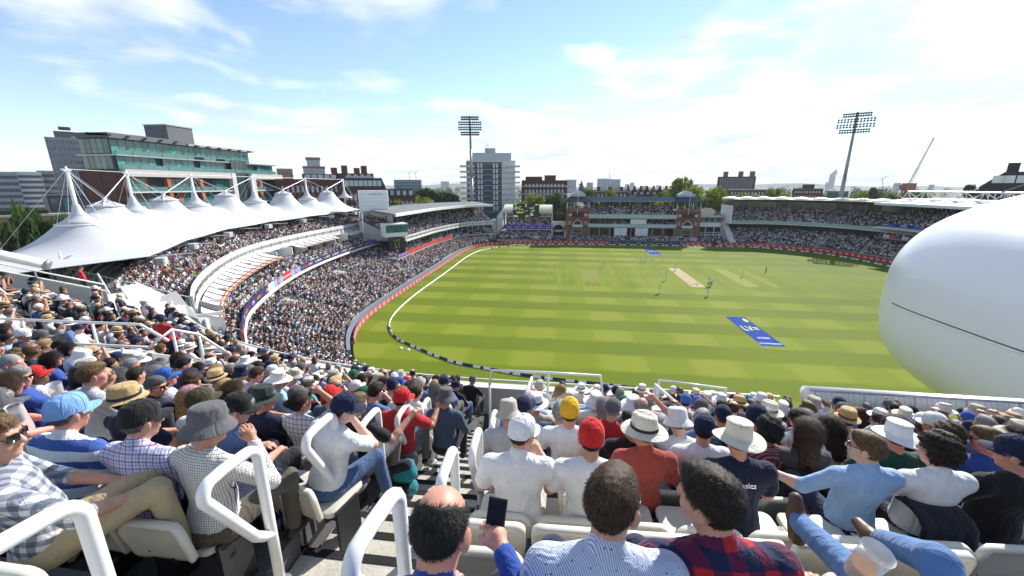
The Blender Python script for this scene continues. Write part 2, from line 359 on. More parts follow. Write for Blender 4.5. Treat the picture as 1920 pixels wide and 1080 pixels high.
def grass_mat():
    m, N, L, b = nodes_of('mown_grass'); b.inputs['Roughness'].default_value = .9; b.inputs['Specular IOR Level'].default_value = .12
    tc = N.new('ShaderNodeTexCoord'); sp = N.new('ShaderNodeSeparateXYZ'); L.new(tc.outputs['Object'], sp.inputs[0])
    def m2(op, a, c=None, d=None):
        n = N.new('ShaderNodeMath'); n.operation = op
        for i, v in enumerate((a, c, d)):
            if v is None: continue
            if isinstance(v, (int, float)): n.inputs[i].default_value = v
            else: L.new(v, n.inputs[i])
        return n.outputs[0]
    def noise(scale, det=4, vec=None, rough=.5):
        n = N.new('ShaderNodeTexNoise'); n.inputs['Scale'].default_value = scale; n.inputs['Detail'].default_value = det; n.inputs['Roughness'].default_value = rough; L.new(vec or tc.outputs['Object'], n.inputs['Vector']); return n.outputs[0]
    def smooth(v, a, c):
        n = N.new('ShaderNodeMapRange'); n.interpolation_type = 'SMOOTHSTEP'; n.inputs['From Min'].default_value = a; n.inputs['From Max'].default_value = c; L.new(v, n.inputs['Value']); return n.outputs[0]
    wob = m2('MULTIPLY', m2('SUBTRACT', noise(.30, 7, rough=.65), .5), 1.7)
    yy = m2('ADD', sp.outputs[1], wob); xx = m2('ADD', sp.outputs[0], wob)
    # stripe waves: +1 in a light row / column, soft edged
    def wave(v, centre, period):
        w = m2('COSINE', m2('MULTIPLY', m2('SUBTRACT', v, centre), 2 * math.pi / period)); return smooth(w, -.32, .32)
    row = wave(yy, 77.2, 9.6); colm = wave(xx, 8.3, 11.6)
    # the square (pitch block) loses the cross mowing and shows lengthwise strips
    sq = m2('MULTIPLY', m2('MULTIPLY', smooth(yy, 87.5, 90.5), smooth(m2('MULTIPLY', yy, -1), -115.5, -112.5)), m2('MULTIPLY', smooth(xx, -8, 0), smooth(m2('MULTIPLY', xx, -1), -76, -66)))
    mp = N.new('ShaderNodeMapping'); mp.inputs['Scale'].default_value = (1, .045, 1); L.new(tc.outputs['Object'], mp.inputs['Vector'])
    strip = noise(.42, 5, mp.outputs[0], .65)
    patch = m2('MULTIPLY', row, colm)
    lam = m2('ADD', m2('ADD', m2('MULTIPLY', row, .25), m2('MULTIPLY', patch, .25)), .13)
    lam = m2('ADD', m2('MULTIPLY', lam, m2('SUBTRACT', 1, m2('MULTIPLY', sq, .82))), m2('MULTIPLY', sq, m2('ADD', m2('MULTIPLY', m2('SUBTRACT', strip, .5), 1.5), .3)))
    # fading of the pattern to the right and worn drift
    fade = smooth(m2('ADD', sp.outputs[0], m2('MULTIPLY', noise(.05, 2), 30)), 95, 35)
    lam = m2('ADD', m2('MULTIPLY', lam, m2('ADD', m2('MULTIPLY', fade, .75), .25)), m2('MULTIPLY', m2('SUBTRACT', noise(.045, 6, rough=.6), .5), .55))
    fine = noise(5.5, 8, rough=.75)
    lam = m2('ADD', lam, m2('MULTIPLY', m2('SUBTRACT', fine, .5), .55))
    r = N.new('ShaderNodeValToRGB'); L.new(lam, r.inputs[0]); e = r.color_ramp.elements
    e[0].position = -.0; e[0].color = (.092, .130, .006, 1); e[1].position = 1.0; e[1].color = (.235, .258, .060, 1)
    x = e.new(.38); x.color = (.148, .188, .007, 1); x = e.new(.72); x.color = (.192, .222, .022, 1)
    # worn, straw coloured scuffs on the square
    sc = m2('MULTIPLY', smooth(noise(.55, 7, rough=.7), .60, .72), m2('ADD', m2('MULTIPLY', sq, .55), .05))
    mx = N.new('ShaderNodeMixRGB'); L.new(sc, mx.inputs[0]); L.new(r.outputs[0], mx.inputs[1]); mx.inputs[2].default_value = (.26, .21, .10, 1)
    L.new(mx.outputs[0], b.inputs['Base Color'])
    bp = N.new('ShaderNodeBump'); bp.inputs['Strength'].default_value = .5; bp.inputs['Distance'].default_value = .05; L.new(noise(18, 4), bp.inputs['Height']); L.new(bp.outputs[0], b.inputs['Normal'])
    return m
poly = [tuple(p) for p in offs(EDGE, .6)] + [(97, 30), (60, 22), (20, 20), (-6, 24)]
g = MB(); g.add([(x, y, 0) for x, y in poly], [tuple(range(len(poly)))]); tag(g.build('playing_field', grass_mat()), kind='structure')

def strip_mat(name, a, bcol, d=None):
    m, N, L, b = nodes_of(name); b.inputs['Roughness'].default_value = .95; b.inputs['Specular IOR Level'].default_value = .1
    tc = N.new('ShaderNodeTexCoord'); n = N.new('ShaderNodeTexNoise'); n.inputs['Scale'].default_value = 1.3; n.inputs['Detail'].default_value = 8; n.inputs['Roughness'].default_value = .7; L.new(tc.outputs['Object'], n.inputs['Vector'])
    r = N.new('ShaderNodeValToRGB'); L.new(n.outputs[0], r.inputs[0]); r.color_ramp.elements[0].position = .32; r.color_ramp.elements[0].color = (*a, 1); r.color_ramp.elements[1].position = .62; r.color_ramp.elements[1].color = (*bcol, 1)
    L.new(r.outputs[0], b.inputs['Base Color']); return m
def sheet(name, x0, x1, y0, y1, z, m, parent=None):
    g = MB(); g.grid([[(x, y, z) for x in (x0, x1)] for y in (y0, y1)]); return g.build(name, m, parent)
PITCHM = strip_mat('dry_pitch_clay', (.30, .22, .12), (.47, .385, .25))
tag(sheet('cricket_pitch', 29.45, 32.5, 90.9, 112.3, .004, PITCHM), kind='structure')
CREASE = mat('crease_paint', (.75, .75, .72), .8, var=.1)
pit = bpy.data.objects['cricket_pitch']
for y in (92.2, 110.9):
    sheet('crease_line', 29.7, 32.3, y - .05, y + .05, .008, CREASE, pit); sheet('crease_line', 29.8, 32.2, y + (1.22 if y < 100 else -1.22) - .05, y + (1.22 if y < 100 else -1.22) + .05, .008, CREASE, pit)
tag(sheet('mown_pitch_strip', 41.4, 44.7, 92.5, 113, .004, strip_mat('cut_strip_grass', (.185, .205, .03), (.26, .265, .075))), kind='structure')
tag(sheet('old_pitch_strip', 5.6, 9.6, 93.5, 106.5, .004, strip_mat('used_strip_grass', (.15, .165, .02), (.22, .22, .055))), kind='structure')
tag(sheet('second_mown_strip', 47.6, 49.2, 93, 113, .004, strip_mat('cut_strip_grass_two', (.165, .19, .02), (.215, .23, .045))), kind='structure')
# scuffed landing marks at the bowling ends
def blob(name, cx, cy, rx, ry, z, m):
    g = MB(); n = 18; V = [(cx + rx * math.cos(a) * random.uniform(.6, 1.1), cy + ry * math.sin(a) * random.uniform(.6, 1.1), z) for a in [2 * math.pi * i / n for i in range(n)]]
    g.add(V, [tuple(range(n))]); return tag(g.build(name, m), kind='structure')
SCUFF = strip_mat('bare_soil', (.16, .11, .05), (.25, .20, .09))
for cx, cy, rx, ry in ((8, 94.2, 1.6, .7), (7, 108, 1.1, .6), (-3, 107, .6, .9), (-6.5, 97.5, .6, .8), (30.4, 93.2, .7, .45), (31.6, 93.6, .5, .4), (14.2, 107, .9, .4)): blob('worn_patch', cx, cy, rx, ry, .012, SCUFF)

# stumps at the near wicket and far wicket
STUMP = mat('ash_stump', (.55, .42, .22), .6)
def wicket(loc, label):
    t = thing('wicket', label, 'wicket', loc)
    for i in (-1, 0, 1):
        g = MB(); g.tube([(i * .1, 0, 0), (i * .1, 0, .71)], .02, 6); g.build('stump', STUMP, t)
    g = MB(); g.tube([(-.11, 0, .725), (.11, 0, .725)], .012, 6); g.build('bail', STUMP, t)
wicket((30.98, 92.2, 0), 'three wooden stumps at the near end of the pitch'); wicket((30.98, 110.9, 0), 'three wooden stumps at the far end beside the batter')

# painted sponsor logos on the outfield
BLUEP = strip_mat('blue_turf_paint', (.008, .04, .22), (.012, .06, .30)); YELP = mat('yellow_turf_paint', (.62, .55, .03), .8, var=.15); WHP = mat('white_turf_paint', (.75, .76, .78), .8, var=.1); GRP = mat('green_turf_paint', (.04, .25, .06), .8)
def turf_logo(cx, cy, w, h, label, lines):
    t = thing('painted_turf_logo', label, 'turf logo', (cx, cy, 0)); sheet('blue_panel', -w / 2, w / 2, -h / 2, h / 2, .006, BLUEP, t)
    def flat(txt, size, m, x, y, sx, sy):
        link('lettering', text_mesh(txt, size, m, 0.0), t, Matrix.Translation((x, y, .012)) @ Matrix.Diagonal((sx, sy, 1, 1)))
    g = MB(); n = 20; g.add([(.95 + .42 * math.cos(2 * math.pi * i / n), h * .36 + 1.0 * math.sin(2 * math.pi * i / n), .012) for i in range(n)], [tuple(range(n))]); g.build('roundel', GRP, t)
    g = MB(); g.add([(.95 + .26 * math.cos(2 * math.pi * i / n), h * .375 + .8 * math.sin(2 * math.pi * i / n), .016) for i in range(n)], [tuple(range(n))]); g.build('roundel_face', YELP, t)
    flat('LV=', 1.5, GRP, .06, .55, 1.02, 2.2); 
    link('lettering', text_mesh('LV=', 1.5, YELP, 0.0), t, Matrix.Translation((0, .75, .017)) @ Matrix.Diagonal((1.0, 2.1, 1, 1)))
    if lines: flat('cricket', .62, WHP, .1, -h * .25, 1, 1.9); 
    flat('LV.com/insurance', .40, WHP, 0, -h * .42, 1, 2.6)
turf_logo(30.35, 63.2, 3.2, 13.2, 'blue painted logo reading LV= on the outfield near the boundary, the nearer one', True)
turf_logo(31.4, 141, 3.7, 14, 'small blue painted logo reading LV= behind the slip fielders in front of the pavilion', False)

# ------------------------------------------------------------------ boundary cushions
ROPE = smooth_path([(10, 41.6), (4, 42.3), (1.1, 42.6), (-3.5, 43.3), (-7.6, 44.3), (-12.4, 45.6), (-15.6, 47.2), (-19.1, 49.5), (-23.6, 52.8), (-26.5, 56.7), (-28.2, 60.9), (-29.3, 67.8), (-29.8, 79.4), (-29.6, 99.8), (-29.7, 120), (-28.8, 131), (-26.8, 138.6), (-19.2, 147.5), (-9.6, 152.5), (2, 155.2), (30, 156), (60, 156.5), (70, 155.5), (80, 150), (88.3, 140.2), (91.7, 124.2), (93, 108)], 900)
NAVYP = mat('navy_print', (.010, .022, .07), .6, var=.15, vscale=2); SOFTW = mat('white_print', (.72, .72, .72), .6, var=.08)
t_rope = thing('boundary_rope', 'padded triangular boundary cushions in navy and white laid round the field', 'boundary rope')
def cushion(nm, mats, cuts, wd=1.):
    g = MB(); L = 1.9
    for k, (a, b, mi) in enumerate(cuts):
        g.m = mi; g.add([(-.16, a * L, 0), (.16, a * L, 0), (0, a * L, .30), (-.16, b * L, 0), (.16, b * L, 0), (0, b * L, .30)], [(0, 2, 1), (3, 4, 5), (0, 3, 5, 2), (1, 2, 5, 4), (0, 1, 4, 3)])
    return new_mesh(nm, [(x * wd, y, z * wd) for x, y, z in g.V], g.F, mats, g.mi)
cush = [cushion('cushion', [NAVYP, SOFTW], [(-.5, -.42, 0), (-.42, .1, 1), (.1, .5, 0)]), cushion('cushion', [NAVYP, SOFTW], [(-.5, -.12, 0), (-.12, .38, 1), (.38, .5, 0)]), cushion('cushion', [SOFTW, NAVYP], [(-.5, .40, 0), (.40, .5, 1)], .7)]
LR = plen(ROPE); nC = int(LR / 1.95); RR = resamp(ROPE, nC + 1)
for i in range(nC):
    a, b = RR[i], RR[i + 1]; mid = (a + b) / 2; ang = math.atan2(b[1] - a[1], b[0] - a[0]) - math.pi / 2
    me = cush[2] if 58 < mid[1] < 142 and mid[0] < 0 else cush[i % 2]
    link('cushion', me, t_rope, Matrix.Translation((mid[0], mid[1], .002)) @ Matrix.Rotation(ang, 4, 'Z') @ Matrix.Diagonal((1, np.hypot(*(b - a)) / 1.9 * .985, 1, 1)))

# ------------------------------------------------------------------ perimeter advertising boards (one object each)
REDB = mat('red_board', (.62, .02, .022), .4, var=.06); WHB = mat('white_letter', (.82, .82, .82), .5, var=0); NAVYB = mat('navy_board', (.008, .014, .075), .4, var=.1); PINKB = mat('glare_washed_red_board', (.46, .10, .10), .5, var=.1); GRL = mat('green_letter', (.05, .40, .10), .5, var=0)  # paler board red: glancing LED wash-out is put into the colour
BP = offs(EDGE, .45); LB = plen(BP); nB = int(LB / 2.0); BB = resamp(BP, nB + 1)
def board_mesh(m):
    g = MB(); g.box(-.99, .99, -.06, .06, .06, .98); g.box(-.99, -.93, .06, .4, 0, .5); g.box(.93, .99, .06, .4, 0, .5); return new_mesh('advert_board', g.V, g.F, [m])
bm = {k: board_mesh(m) for k, m in (('r', REDB), ('n', NAVYB), ('p', PINKB))}
def ordn(n):
    n = int(n); return f"{n}{'th' if 10 <= n % 100 <= 20 else {1: 'st', 2: 'nd', 3: 'rd'}.get(n % 10, 'th')}"
cnt = {}
navy_txt = ['LV=', 'Insurance', 'LV=', 'cricket', 'LV=', 'ECB', 'LV=', 'Insurance']; nk = 0
for i in range(nB):
    a, b = BB[i], BB[i + 1]; mid = (a + b) / 2; ang = math.atan2(b[1] - a[1], b[0] - a[0])
    if mid[1] < 50 and mid[0] < 40: continue
    if mid[0] > 90 and mid[1] < 118: continue
    if 57.5 < mid[0] < 59.5 or 0.5 < mid[0] < 1.5: continue
    nav = 20 < mid[0] < 48 and mid[1] > 150; left = mid[1] < 140 and mid[0] < 0
    o = link('advert_board', bm['n' if nav else 'p' if left else 'r']); o.location = (mid[0], mid[1], 0); o.rotation_euler = (0, 0, ang)
    if nav:
        w = navy_txt[nk % 8]; nk += 1; put_text(w, .62 if len(w) > 3 else .85, GRL if w == 'LV=' else WHB, o, (0, -.075, .5)); 
        tag(o, f'navy board reading {w}, {ordn(nk)} navy board from the left before the pavilion', 'advert board', 'navy perimeter boards')
    else:
        put_text('IG', .95, WHB, o, (0, -.075, .5))
        side = 'left' if left else ('right of the pavilion' if mid[0] > 50 else 'far end')
        cnt[side] = cnt.get(side, 0) + 1; k_ = ordn(cnt[side])
        tag(o, {'left': f'glare-washed red board reading IG, {k_} along the left boundary from the near corner', 'far end': f'red board reading IG, {k_} from the left at the far end', 'right of the pavilion': f'red board reading IG, {k_} rightward from the pavilion below the right-hand stands'}[side], 'advert board', 'red perimeter boards')
# low wall behind the boards on the left-hand side
i0 = np.argmin(np.abs(EDGE[:, 1] - 46) + (EDGE[:, 0] > 0) * 99); i1 = np.argmin(np.abs(EDGE[:, 1] - 140) + (EDGE[:, 0] > 0) * 99)
P = EDGE[i0:i1]; g = MB(); g.loft([rail(offs(P, 1.0), 0), rail(offs(P, 1.0), 1.25), rail(offs(P, 1.45), 1.25), rail(offs(P, 1.45), 0)])
tag(g.build('perimeter_wall', mat('blue_grey_wall', (.17, .20, .25), .7, var=.12)), 'blue grey low wall behind the red boards along the left-hand stands', 'wall')
P = EDGE[np.argmin(np.abs(EDGE[:, 0] + 12) + (EDGE[:, 1] < 100) * 99):]; g = MB(); g.loft([rail(offs(P, 1.3), 0), rail(offs(P, 1.3), 1.0), rail(offs(P, 1.6), 1.0), rail(offs(P, 1.6), 0)])
tag(g.build('perimeter_wall', mat('dark_green_wall', (.02, .05, .045), .7, var=.12)), 'dark green low wall behind the boards at the pavilion end', 'wall')
# ================================================================== MOUND STAND (tented, left)
PURPLE = mat('purple_fascia', (.03, .022, .10), .5, var=.1); YELL = mat('yellow_print', (.70, .55, .04), .5, var=0); CREAM = mat('cream_stripe', (.78, .62, .30), .6, var=.05); REDS = mat('red_stripe', (.48, .05, .045), .6, var=.05)
FASW = mat('white_fascia', (.58, .58, .58), .5, var=.05, vscale=.5); LETG = mat('grey_letter', (.02, .022, .025), .6, var=0); AWN = mat('awning_canvas', (.60, .595, .58), .6, var=.05, vscale=.6)
MF = smooth_path([(-31.5, 34), (-35.2, 38.3), (-39.5, 44.5), (-44.6, 56), (-48, 67), (-50.2, 79), (-51.3, 93), (-51.3, 113)], 90)      # lower balcony edge
MP = smooth_path([(-35.2, 33), (-39.4, 37.5), (-44.7, 44.6), (-50.7, 54.7), (-55.2, 66.0), (-57.4, 80), (-57.8, 97), (-57.8, 117)], 90)  # upper parapet
ME = smooth_path([(-20.2, 38.8), (-25.9, 42.9), (-30.4, 50.1), (-33.2, 57.4), (-34.1, 66), (-34.3, 78), (-34.3, 96), (-34.3, 112)], 90)       # lower seats front
ZF, ZP = 6.5, 10.3
ms = thing('grandstand', 'two-tier white stand with tented fabric roof and striped awnings on the left', 'stand')
LBK = offs(MF, 2.5)
terrace('lower_terrace', ME, LBK, 24, 1.0, 4.7, CONC, ms, under=0.2)
g = MB(); g.loft([rail(MF, ZF - .45), rail(MF, ZF), rail(offs(MP, 3), ZF), rail(offs(MP, 3), ZF - .45)]); g.build('balcony_slab', CONC_L, ms)
g = MB(); g.loft([rail(offs(MF, -.30), ZF - .45), rail(offs(MF, -.34), ZF - .15), rail(offs(MF, -.16), ZF - .02), rail(offs(MF, .3), ZF - .5)]); g.build('balcony_edge_pipe', WHITE, ms)
# printed balcony front, panel by panel
leafm = mat('leaf_emblem', (.10, .18, .10), .6, var=0)
def panels(P, z0, z1, th, parent, spec, name, nper, inset=0.):
    """spec: list of (material, text, text material, size) repeated; nper panels along P"""
    Q = resamp(P, nper + 1); objs = []
    for i in range(nper):
        a, b = Q[i], Q[i + 1]; d = np.hypot(*(b - a)); mid = (a + b) / 2; ang = math.atan2(b[1] - a[1], b[0] - a[0]) + math.pi
        m, t, tm, sz = spec(i) if callable(spec) else spec[i % len(spec)]
        g = MB(); g.box(-d / 2 - .01, d / 2 + .01, -th / 2, th / 2, z0, z1); o = g.build(name, m, parent, M=Matrix.Translation((mid[0], mid[1], 0)) @ Matrix.Rotation(ang, 4, 'Z'))
        objs.append(o)
        if not t and m is FASW: g = MB(); g.prism([(-.25, 0), (0, -.45), (.25, 0), (0, .45)], 0, .03); g.build('leaf_emblem', leafm, o, M=Matrix.Translation((0, th / 2, (z0 + z1) / 2)) @ Matrix.Rotation(-math.pi / 2, 4, 'X'))
        if t: put_text(t, sz, tm, o, (0, th / 2 + .02, (z0 + z1) / 2), rz=math.pi)
    return objs
WOOD_TXT = 'WOODLER'
ORANGEP = mat('orange_print', (.55, .16, .03), .5, var=0); CYANP = mat('cyan_print', (.05, .42, .60), .5, var=0); BLUEP2 = mat('blue_print', (.03, .08, .40), .5, var=0); MAGP = mat('magenta_print', (.60, .03, .16), .5, var=0)
def mspec(i):
    f = i / 60
    if i == 0: return (REDB, 'V', WHB, .7)
    if f < .26: return [(PURPLE, 'LIVE', WHB, .6), (PURPLE, '', None, 0), (PURPLE, 'MATCH', YELL, .5), (PURPLE, 'SKY', REDS, .6), (PURPLE, '', None, 0)][i % 5]
    if f < .30: return (FASW, 'V', YELL, .8)
    if f < .34: return [(CYANP, 'V', WHB, .8), (MAGP, 'V', WHB, .8)][i % 2]
    if f < .40: return (REDB, 'VITAL', WHB, .55)
    if f < .44: return [(CYANP, 'V', WHB, .8), (MAGP, 'V', WHB, .8)][i % 2]
    if f < .50: return (PURPLE, 'HOME', ORANGEP, .6)
    if f < .86: return [(PURPLE, 'SPORT', WHB, .6), (PURPLE, 'FOR', LETG, .6), (PURPLE, 'ALL OF', WHB, .6), (PURPLE, 'CRICKET', WHB, .5), (PURPLE, '', None, 0), (PURPLE, 'LORDS', YELL, .5)][i % 6]
    if f < .92: return (BLUEP2, 'PL', WHB, .7)
    if f < .96: return (PURPLE, 'BBC', WHB, .6)
    return (YELL, '', None, 0)
panels(offs(MF, -.1), ZF + .02, ZF + 1.15, .12, ms, mspec, 'balcony_panel', 60)
# upper floor slab + curved white band + lettered parapet
g = MB(); g.loft([rail(offs(MP, -.12), ZP - .75), rail(offs(MP, -.14), ZP - .48), rail(offs(MP, 1.5), ZP - .05), rail(offs(MP, 1.5), ZP - .5)]); g.build('upper_slab', mat('cream_soffit', (.60, .58, .52), .7, var=.1), ms)
panels(MP, ZP - .45, ZP + 1.35, .15, ms, lambda i: (FASW, WOOD_TXT if i % 2 else '', LETG, .74), 'parapet_panel', 54)
g = MB(); g.tube(rail(offs(MP, .1), ZP + 1.42), .035, 6); g.build('parapet_rail', WHITE_R, ms)
UA = offs(MP, .9); UB = smooth_path([(-48.5, 32), (-56, 39.5), (-62.7, 49), (-68.2, 62.3), (-70.8, 78.6), (-71.3, 97), (-71.3, 117)], 90)
terrace('upper_terrace', UA, UB, 15, ZP + .15, ZP + 3.4, CONC, ms, under=ZP - .3)
g = MB(); g.loft([rail(offs(UB, .1), ZP - .4), rail(offs(UB, .1), ZP + 4.0), rail(offs(UB, .4), ZP + 4.0), rail(offs(UB, .4), ZP - .4)]); g.build('rear_wall', mat('grey_rear_wall', (.20, .22, .23), .7), ms)  # rear wall in a plain dark grey
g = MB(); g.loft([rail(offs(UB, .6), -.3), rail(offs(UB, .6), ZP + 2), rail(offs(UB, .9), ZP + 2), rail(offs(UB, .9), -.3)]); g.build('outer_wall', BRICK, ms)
# end face of the stand (near end)
def endwall(k, parent, name, m):
    a0 = MF[k]; a1 = UB[k]; d = (a1 - a0); d /= np.hypot(*d); n = np.array([-d[1], d[0]]) * .12
    g = MB(); V = []
    for q in (a0, a1):
        for s in (-1, 1): V += [(q[0] + n[0] * s, q[1] + n[1] * s, 0), (q[0] + n[0] * s, q[1] + n[1] * s, ZF - .5)]
    g.add(V, [(0, 2, 3, 1), (4, 5, 7, 6), (0, 1, 5, 4), (2, 6, 7, 3), (1, 3, 7, 5)]); return g.build(name, m, parent)
g = MB(); _a, _b = MP[0], UB[0]; g.add([(_a[0], _a[1], 0), (_b[0], _b[1], 0), (_b[0], _b[1], ZP + 3.2), (_a[0], _a[1], ZP + .05), (_a[0], _a[1] + .3, 0), (_b[0], _b[1] + .3, 0), (_b[0], _b[1] + .3, ZP + 3.2), (_a[0], _a[1] + .3, ZP + .05)], [(0, 1, 2, 3), (7, 6, 5, 4), (3, 2, 6, 7)]); g.build('end_panel', mat('grey_panel_wall', (.40, .41, .42), .7), ms)
endwall(0, ms, 'end_wall', CONC_L); endwall(-1, ms, 'end_wall', CONC_L)
# box fronts (glazed) under the upper slab, each bay a pane
BX = resamp(offs(MP, .8), 31)
for i in range(30):
    a, b = BX[i], BX[i + 1]; d = np.hypot(*(b - a)); mid = (a + b) / 2; ang = math.atan2(b[1] - a[1], b[0] - a[0])
    g = MB(); g.box(-d / 2 + .06, d / 2 - .06, -.04, .04, ZF + .1, ZP - .55); g.build('box_window', GLASS_D if i % 3 else GLASS_T, ms, M=Matrix.Translation((mid[0], mid[1], 0)) @ Matrix.Rotation(ang, 4, 'Z'))
    if i % 2 == 0:
        g = MB(); g.box(-.1, .1, -3.0, 0, ZF, ZP - .5); g.build('box_divider', WHITE, ms, M=Matrix.Translation((a[0], a[1], 0)) @ Matrix.Rotation(ang, 4, 'Z'))
# awnings: canvas panels sloping out over the box seats, with a red-cream-red border
AW0 = resamp(offs(MP, -.45), 37); AW1 = resamp(MP + (MF - MP) * .66, 37)
for i in range(36):
    if i in (1, 16, 17, 18, 19, 27, 28, 34, 35): continue
    j0, j1 = i + .06, i + .94
    L0 = lambda A, f: A[int(f)] + (A[min(int(f) + 1, 36)] - A[int(f)]) * (f - int(f))
    far = i > 18
    k = .8 if far else 1.0
    zA, zB = ZP - .35, ZP - (.95 if not far else .8)
    def pt(f, t): p = L0(AW0, f) + (L0(AW1, f) - L0(AW0, f)) * t * k; return (p[0], p[1], zA + (zB - zA) * t - .12 * math.sin(math.pi * t))
    t_ = MB(); ts = [0, .2, .4, .6, .72, .76, .84, .92, 1.0]
    rows = [[pt(j0 + (j1 - j0) * u, t) for u in (0, .25, .5, .75, 1)] for t in ts]
    for r in range(len(ts) - 1):
        t_.m = 0 if ts[r + 1] <= .77 else (1 if r in (5, 7) else 2); t_.grid(rows[r:r + 2])
    g = MB(); a_ = [(pt(j1 + .06, t)[0], pt(j1 + .06, t)[1], pt(j1 + .06, t)[2] - .02) for t in (0, .5, 1)]; g.tube(a_, .09, 4); g.build('awning_arm', BLACK, ms)
    t_.m = 0; t_.add([(x, y, z - .05) for x, y, z in rows[-1]] + rows[-1], [(i_, i_ + 1, i_ + 6, i_ + 5) for i_ in range(4)])
    t_.build('awning', [AWN, REDS if not far else mat('peach_stripe', (.62, .26, .14), .6), CREAM if not far else mat('peach_stripe', (.62, .26, .14), .6)], ms)
# struts and columns under the balcony
for q in resamp(offs(MF, 1.5), 12)[1:]:
    g = MB(); g.tube([(q[0], q[1], .3), (q[0], q[1], ZF - .4)], .16, 10); g.build('column', WHITE, ms)
# ---- tented roof: continuous fabric with mast cones and hung rings
RF, RB = 5.0, 22.5
nS, nK = 260, 70
def on_offset(px, k):
    """plan point where the sight azimuth px meets the curve k m behind the parapet"""
    P = offs(resamp(smooth_path([tuple(p) for p in MP[::8]] + [(-57.8, 128)], 600), 600), k)
    r = ray(px, 380); an = math.atan2(r.x, r.y); a = np.arctan2(P[:, 0], P[:, 1]); return P[int(np.argmin(np.abs(a - an)))]
def z_on(px, py, p): r = ray(px, py); return CAM_H + r.z / math.hypot(r.x, r.y) * math.hypot(p[0], p[1])
masts = []; hung = []
for px, py in ((140, 421), (250, 399), (367, 386), (479, 379), (577, 373.5), (648, 370.5)):
    p = on_offset(px, 14); masts.append((p[0], p[1], 24.0, z_on(px, py, p)))
for px, py in ((197, 386), (310, 375), (426, 366.5), (533, 363), (615, 361)):
    p = on_offset(px, 13.5); zz = z_on(px, py, p); hung.append((p[0], p[1], zz + .85))
EXT = resamp(smooth_path([tuple(p) for p in MP] + [(-57.8, 121)], 900)[12:], nS); EN = normals(EXT)
lenS = np.r_[0, np.cumsum(np.hypot(*np.diff(EXT, axis=0).T))]; fr = np.linspace(0, 1, nK)
rfs = RF - 3.0 * np.clip(1 - lenS / 13, 0, 1)                                       # the near corner reaches forward to the parapet
KS = rfs[None] + fr[:, None] * (RB - rfs)[None]; PX = EXT[None] + EN[None] * KS[..., None]           # nK x nS x 2
ZE = np.interp(lenS, [0, 13, 24, 44, 70, lenS[-1]], [15.7, 13.95, 14.0, 14.4, 14.6, 14.8])
ZE2 = ZE[None] - (np.clip(1 - lenS / 13, 0, 1) * 1.3)[None] * fr[:, None]
Zr = ZE2 + (.25 * np.sin(math.pi * np.clip(fr, 0, 1)))[:, None] - 1.2 * np.clip(fr[:, None] - .7, 0, 1)
Zr = Zr - (.25 * np.clip(1 - lenS / 9, 0, 1) ** 1.5)[None] * np.sin(math.pi * fr)[:, None]   # near edge hangs to its anchors
for (x, y, z, zr_), kind in [(m_, 'm') for m_ in masts] + [((*h_, h_[2] - .85), 'h') for h_ in hung]:
    d = np.hypot(PX[..., 0] - x, PX[..., 1] - y)
    rad, sh, flat_ = (9.5, 3.5, 2.1) if kind == 'm' else (9.5, 3.3, 1.75)
    f = np.clip(1 - np.maximum(d - flat_, 0) / rad, 0, 1) ** sh
    Zr = Zr + (zr_ - Zr) * f
# scalloped front edge
Zr[0] -= .12 * np.abs(np.sin(lenS / 4.2))
g = MB(); g.grid([[(PX[i, j, 0], PX[i, j, 1], Zr[i, j]) for j in range(nS)] for i in range(nK)])
o = g.build('tent_roof', FABRIC, ms, smooth=True)
sm = o.modifiers.new('thickness', 'SOLIDIFY'); sm.thickness = .05
# masts, cones, rings and cables
def cable(parent, a, b, r=.03): g = MB(); g.tube([a, b], r, 5); return g.build('cable', mat('cable_steel', (.55, .56, .57), .4, metal=.3), parent)
for i, (x, y, z, zr_) in enumerate(masts):
    g = MB(); g.tube([(x, y, 11), (x, y, z)], .27, 12, r1=.20); mo = g.build('mast', WHITE, ms, smooth=True)
    g = MB(); g.M = Matrix.Translation((x, y, zr_)); g.lathe([(2.05, -.05), (2.3, .1), (1.55, .5), (.95, 1.0), (.55, 1.6), (.38, 2.3), (.30, 2.5)], 28); g.build('mast_cone', FABRIC, ms, smooth=True)
    g = MB(); g.M = Matrix.Translation((x, y, zr_)); g.lathe([(2.1, -.1), (2.36, -.04), (2.36, .1), (2.2, .14)], 28); g.build('cone_ring', WHITE, ms, smooth=True)
    g = MB()
    for k in range(5): a = k * 2 * math.pi / 5; g.tube([(x, y, z - .5), (x + .5 * math.cos(a), y + .5 * math.sin(a), z + .02)], .1, 6, r1=.05)
    g.tube([(x, y, z - .1), (x, y, z + .35)], .22, 8, r1=.05); g.build('mast_head', WHITE, ms)
    for k in range(4): a = k * math.pi / 2 + .5; cable(ms, (x, y, z - .1), (x + 2.3 * math.cos(a), y + 2.3 * math.sin(a), zr_ + .1), .022)
    if i < len(masts) - 1: cable(ms, (x, y, z), masts[i + 1][:3], .035)
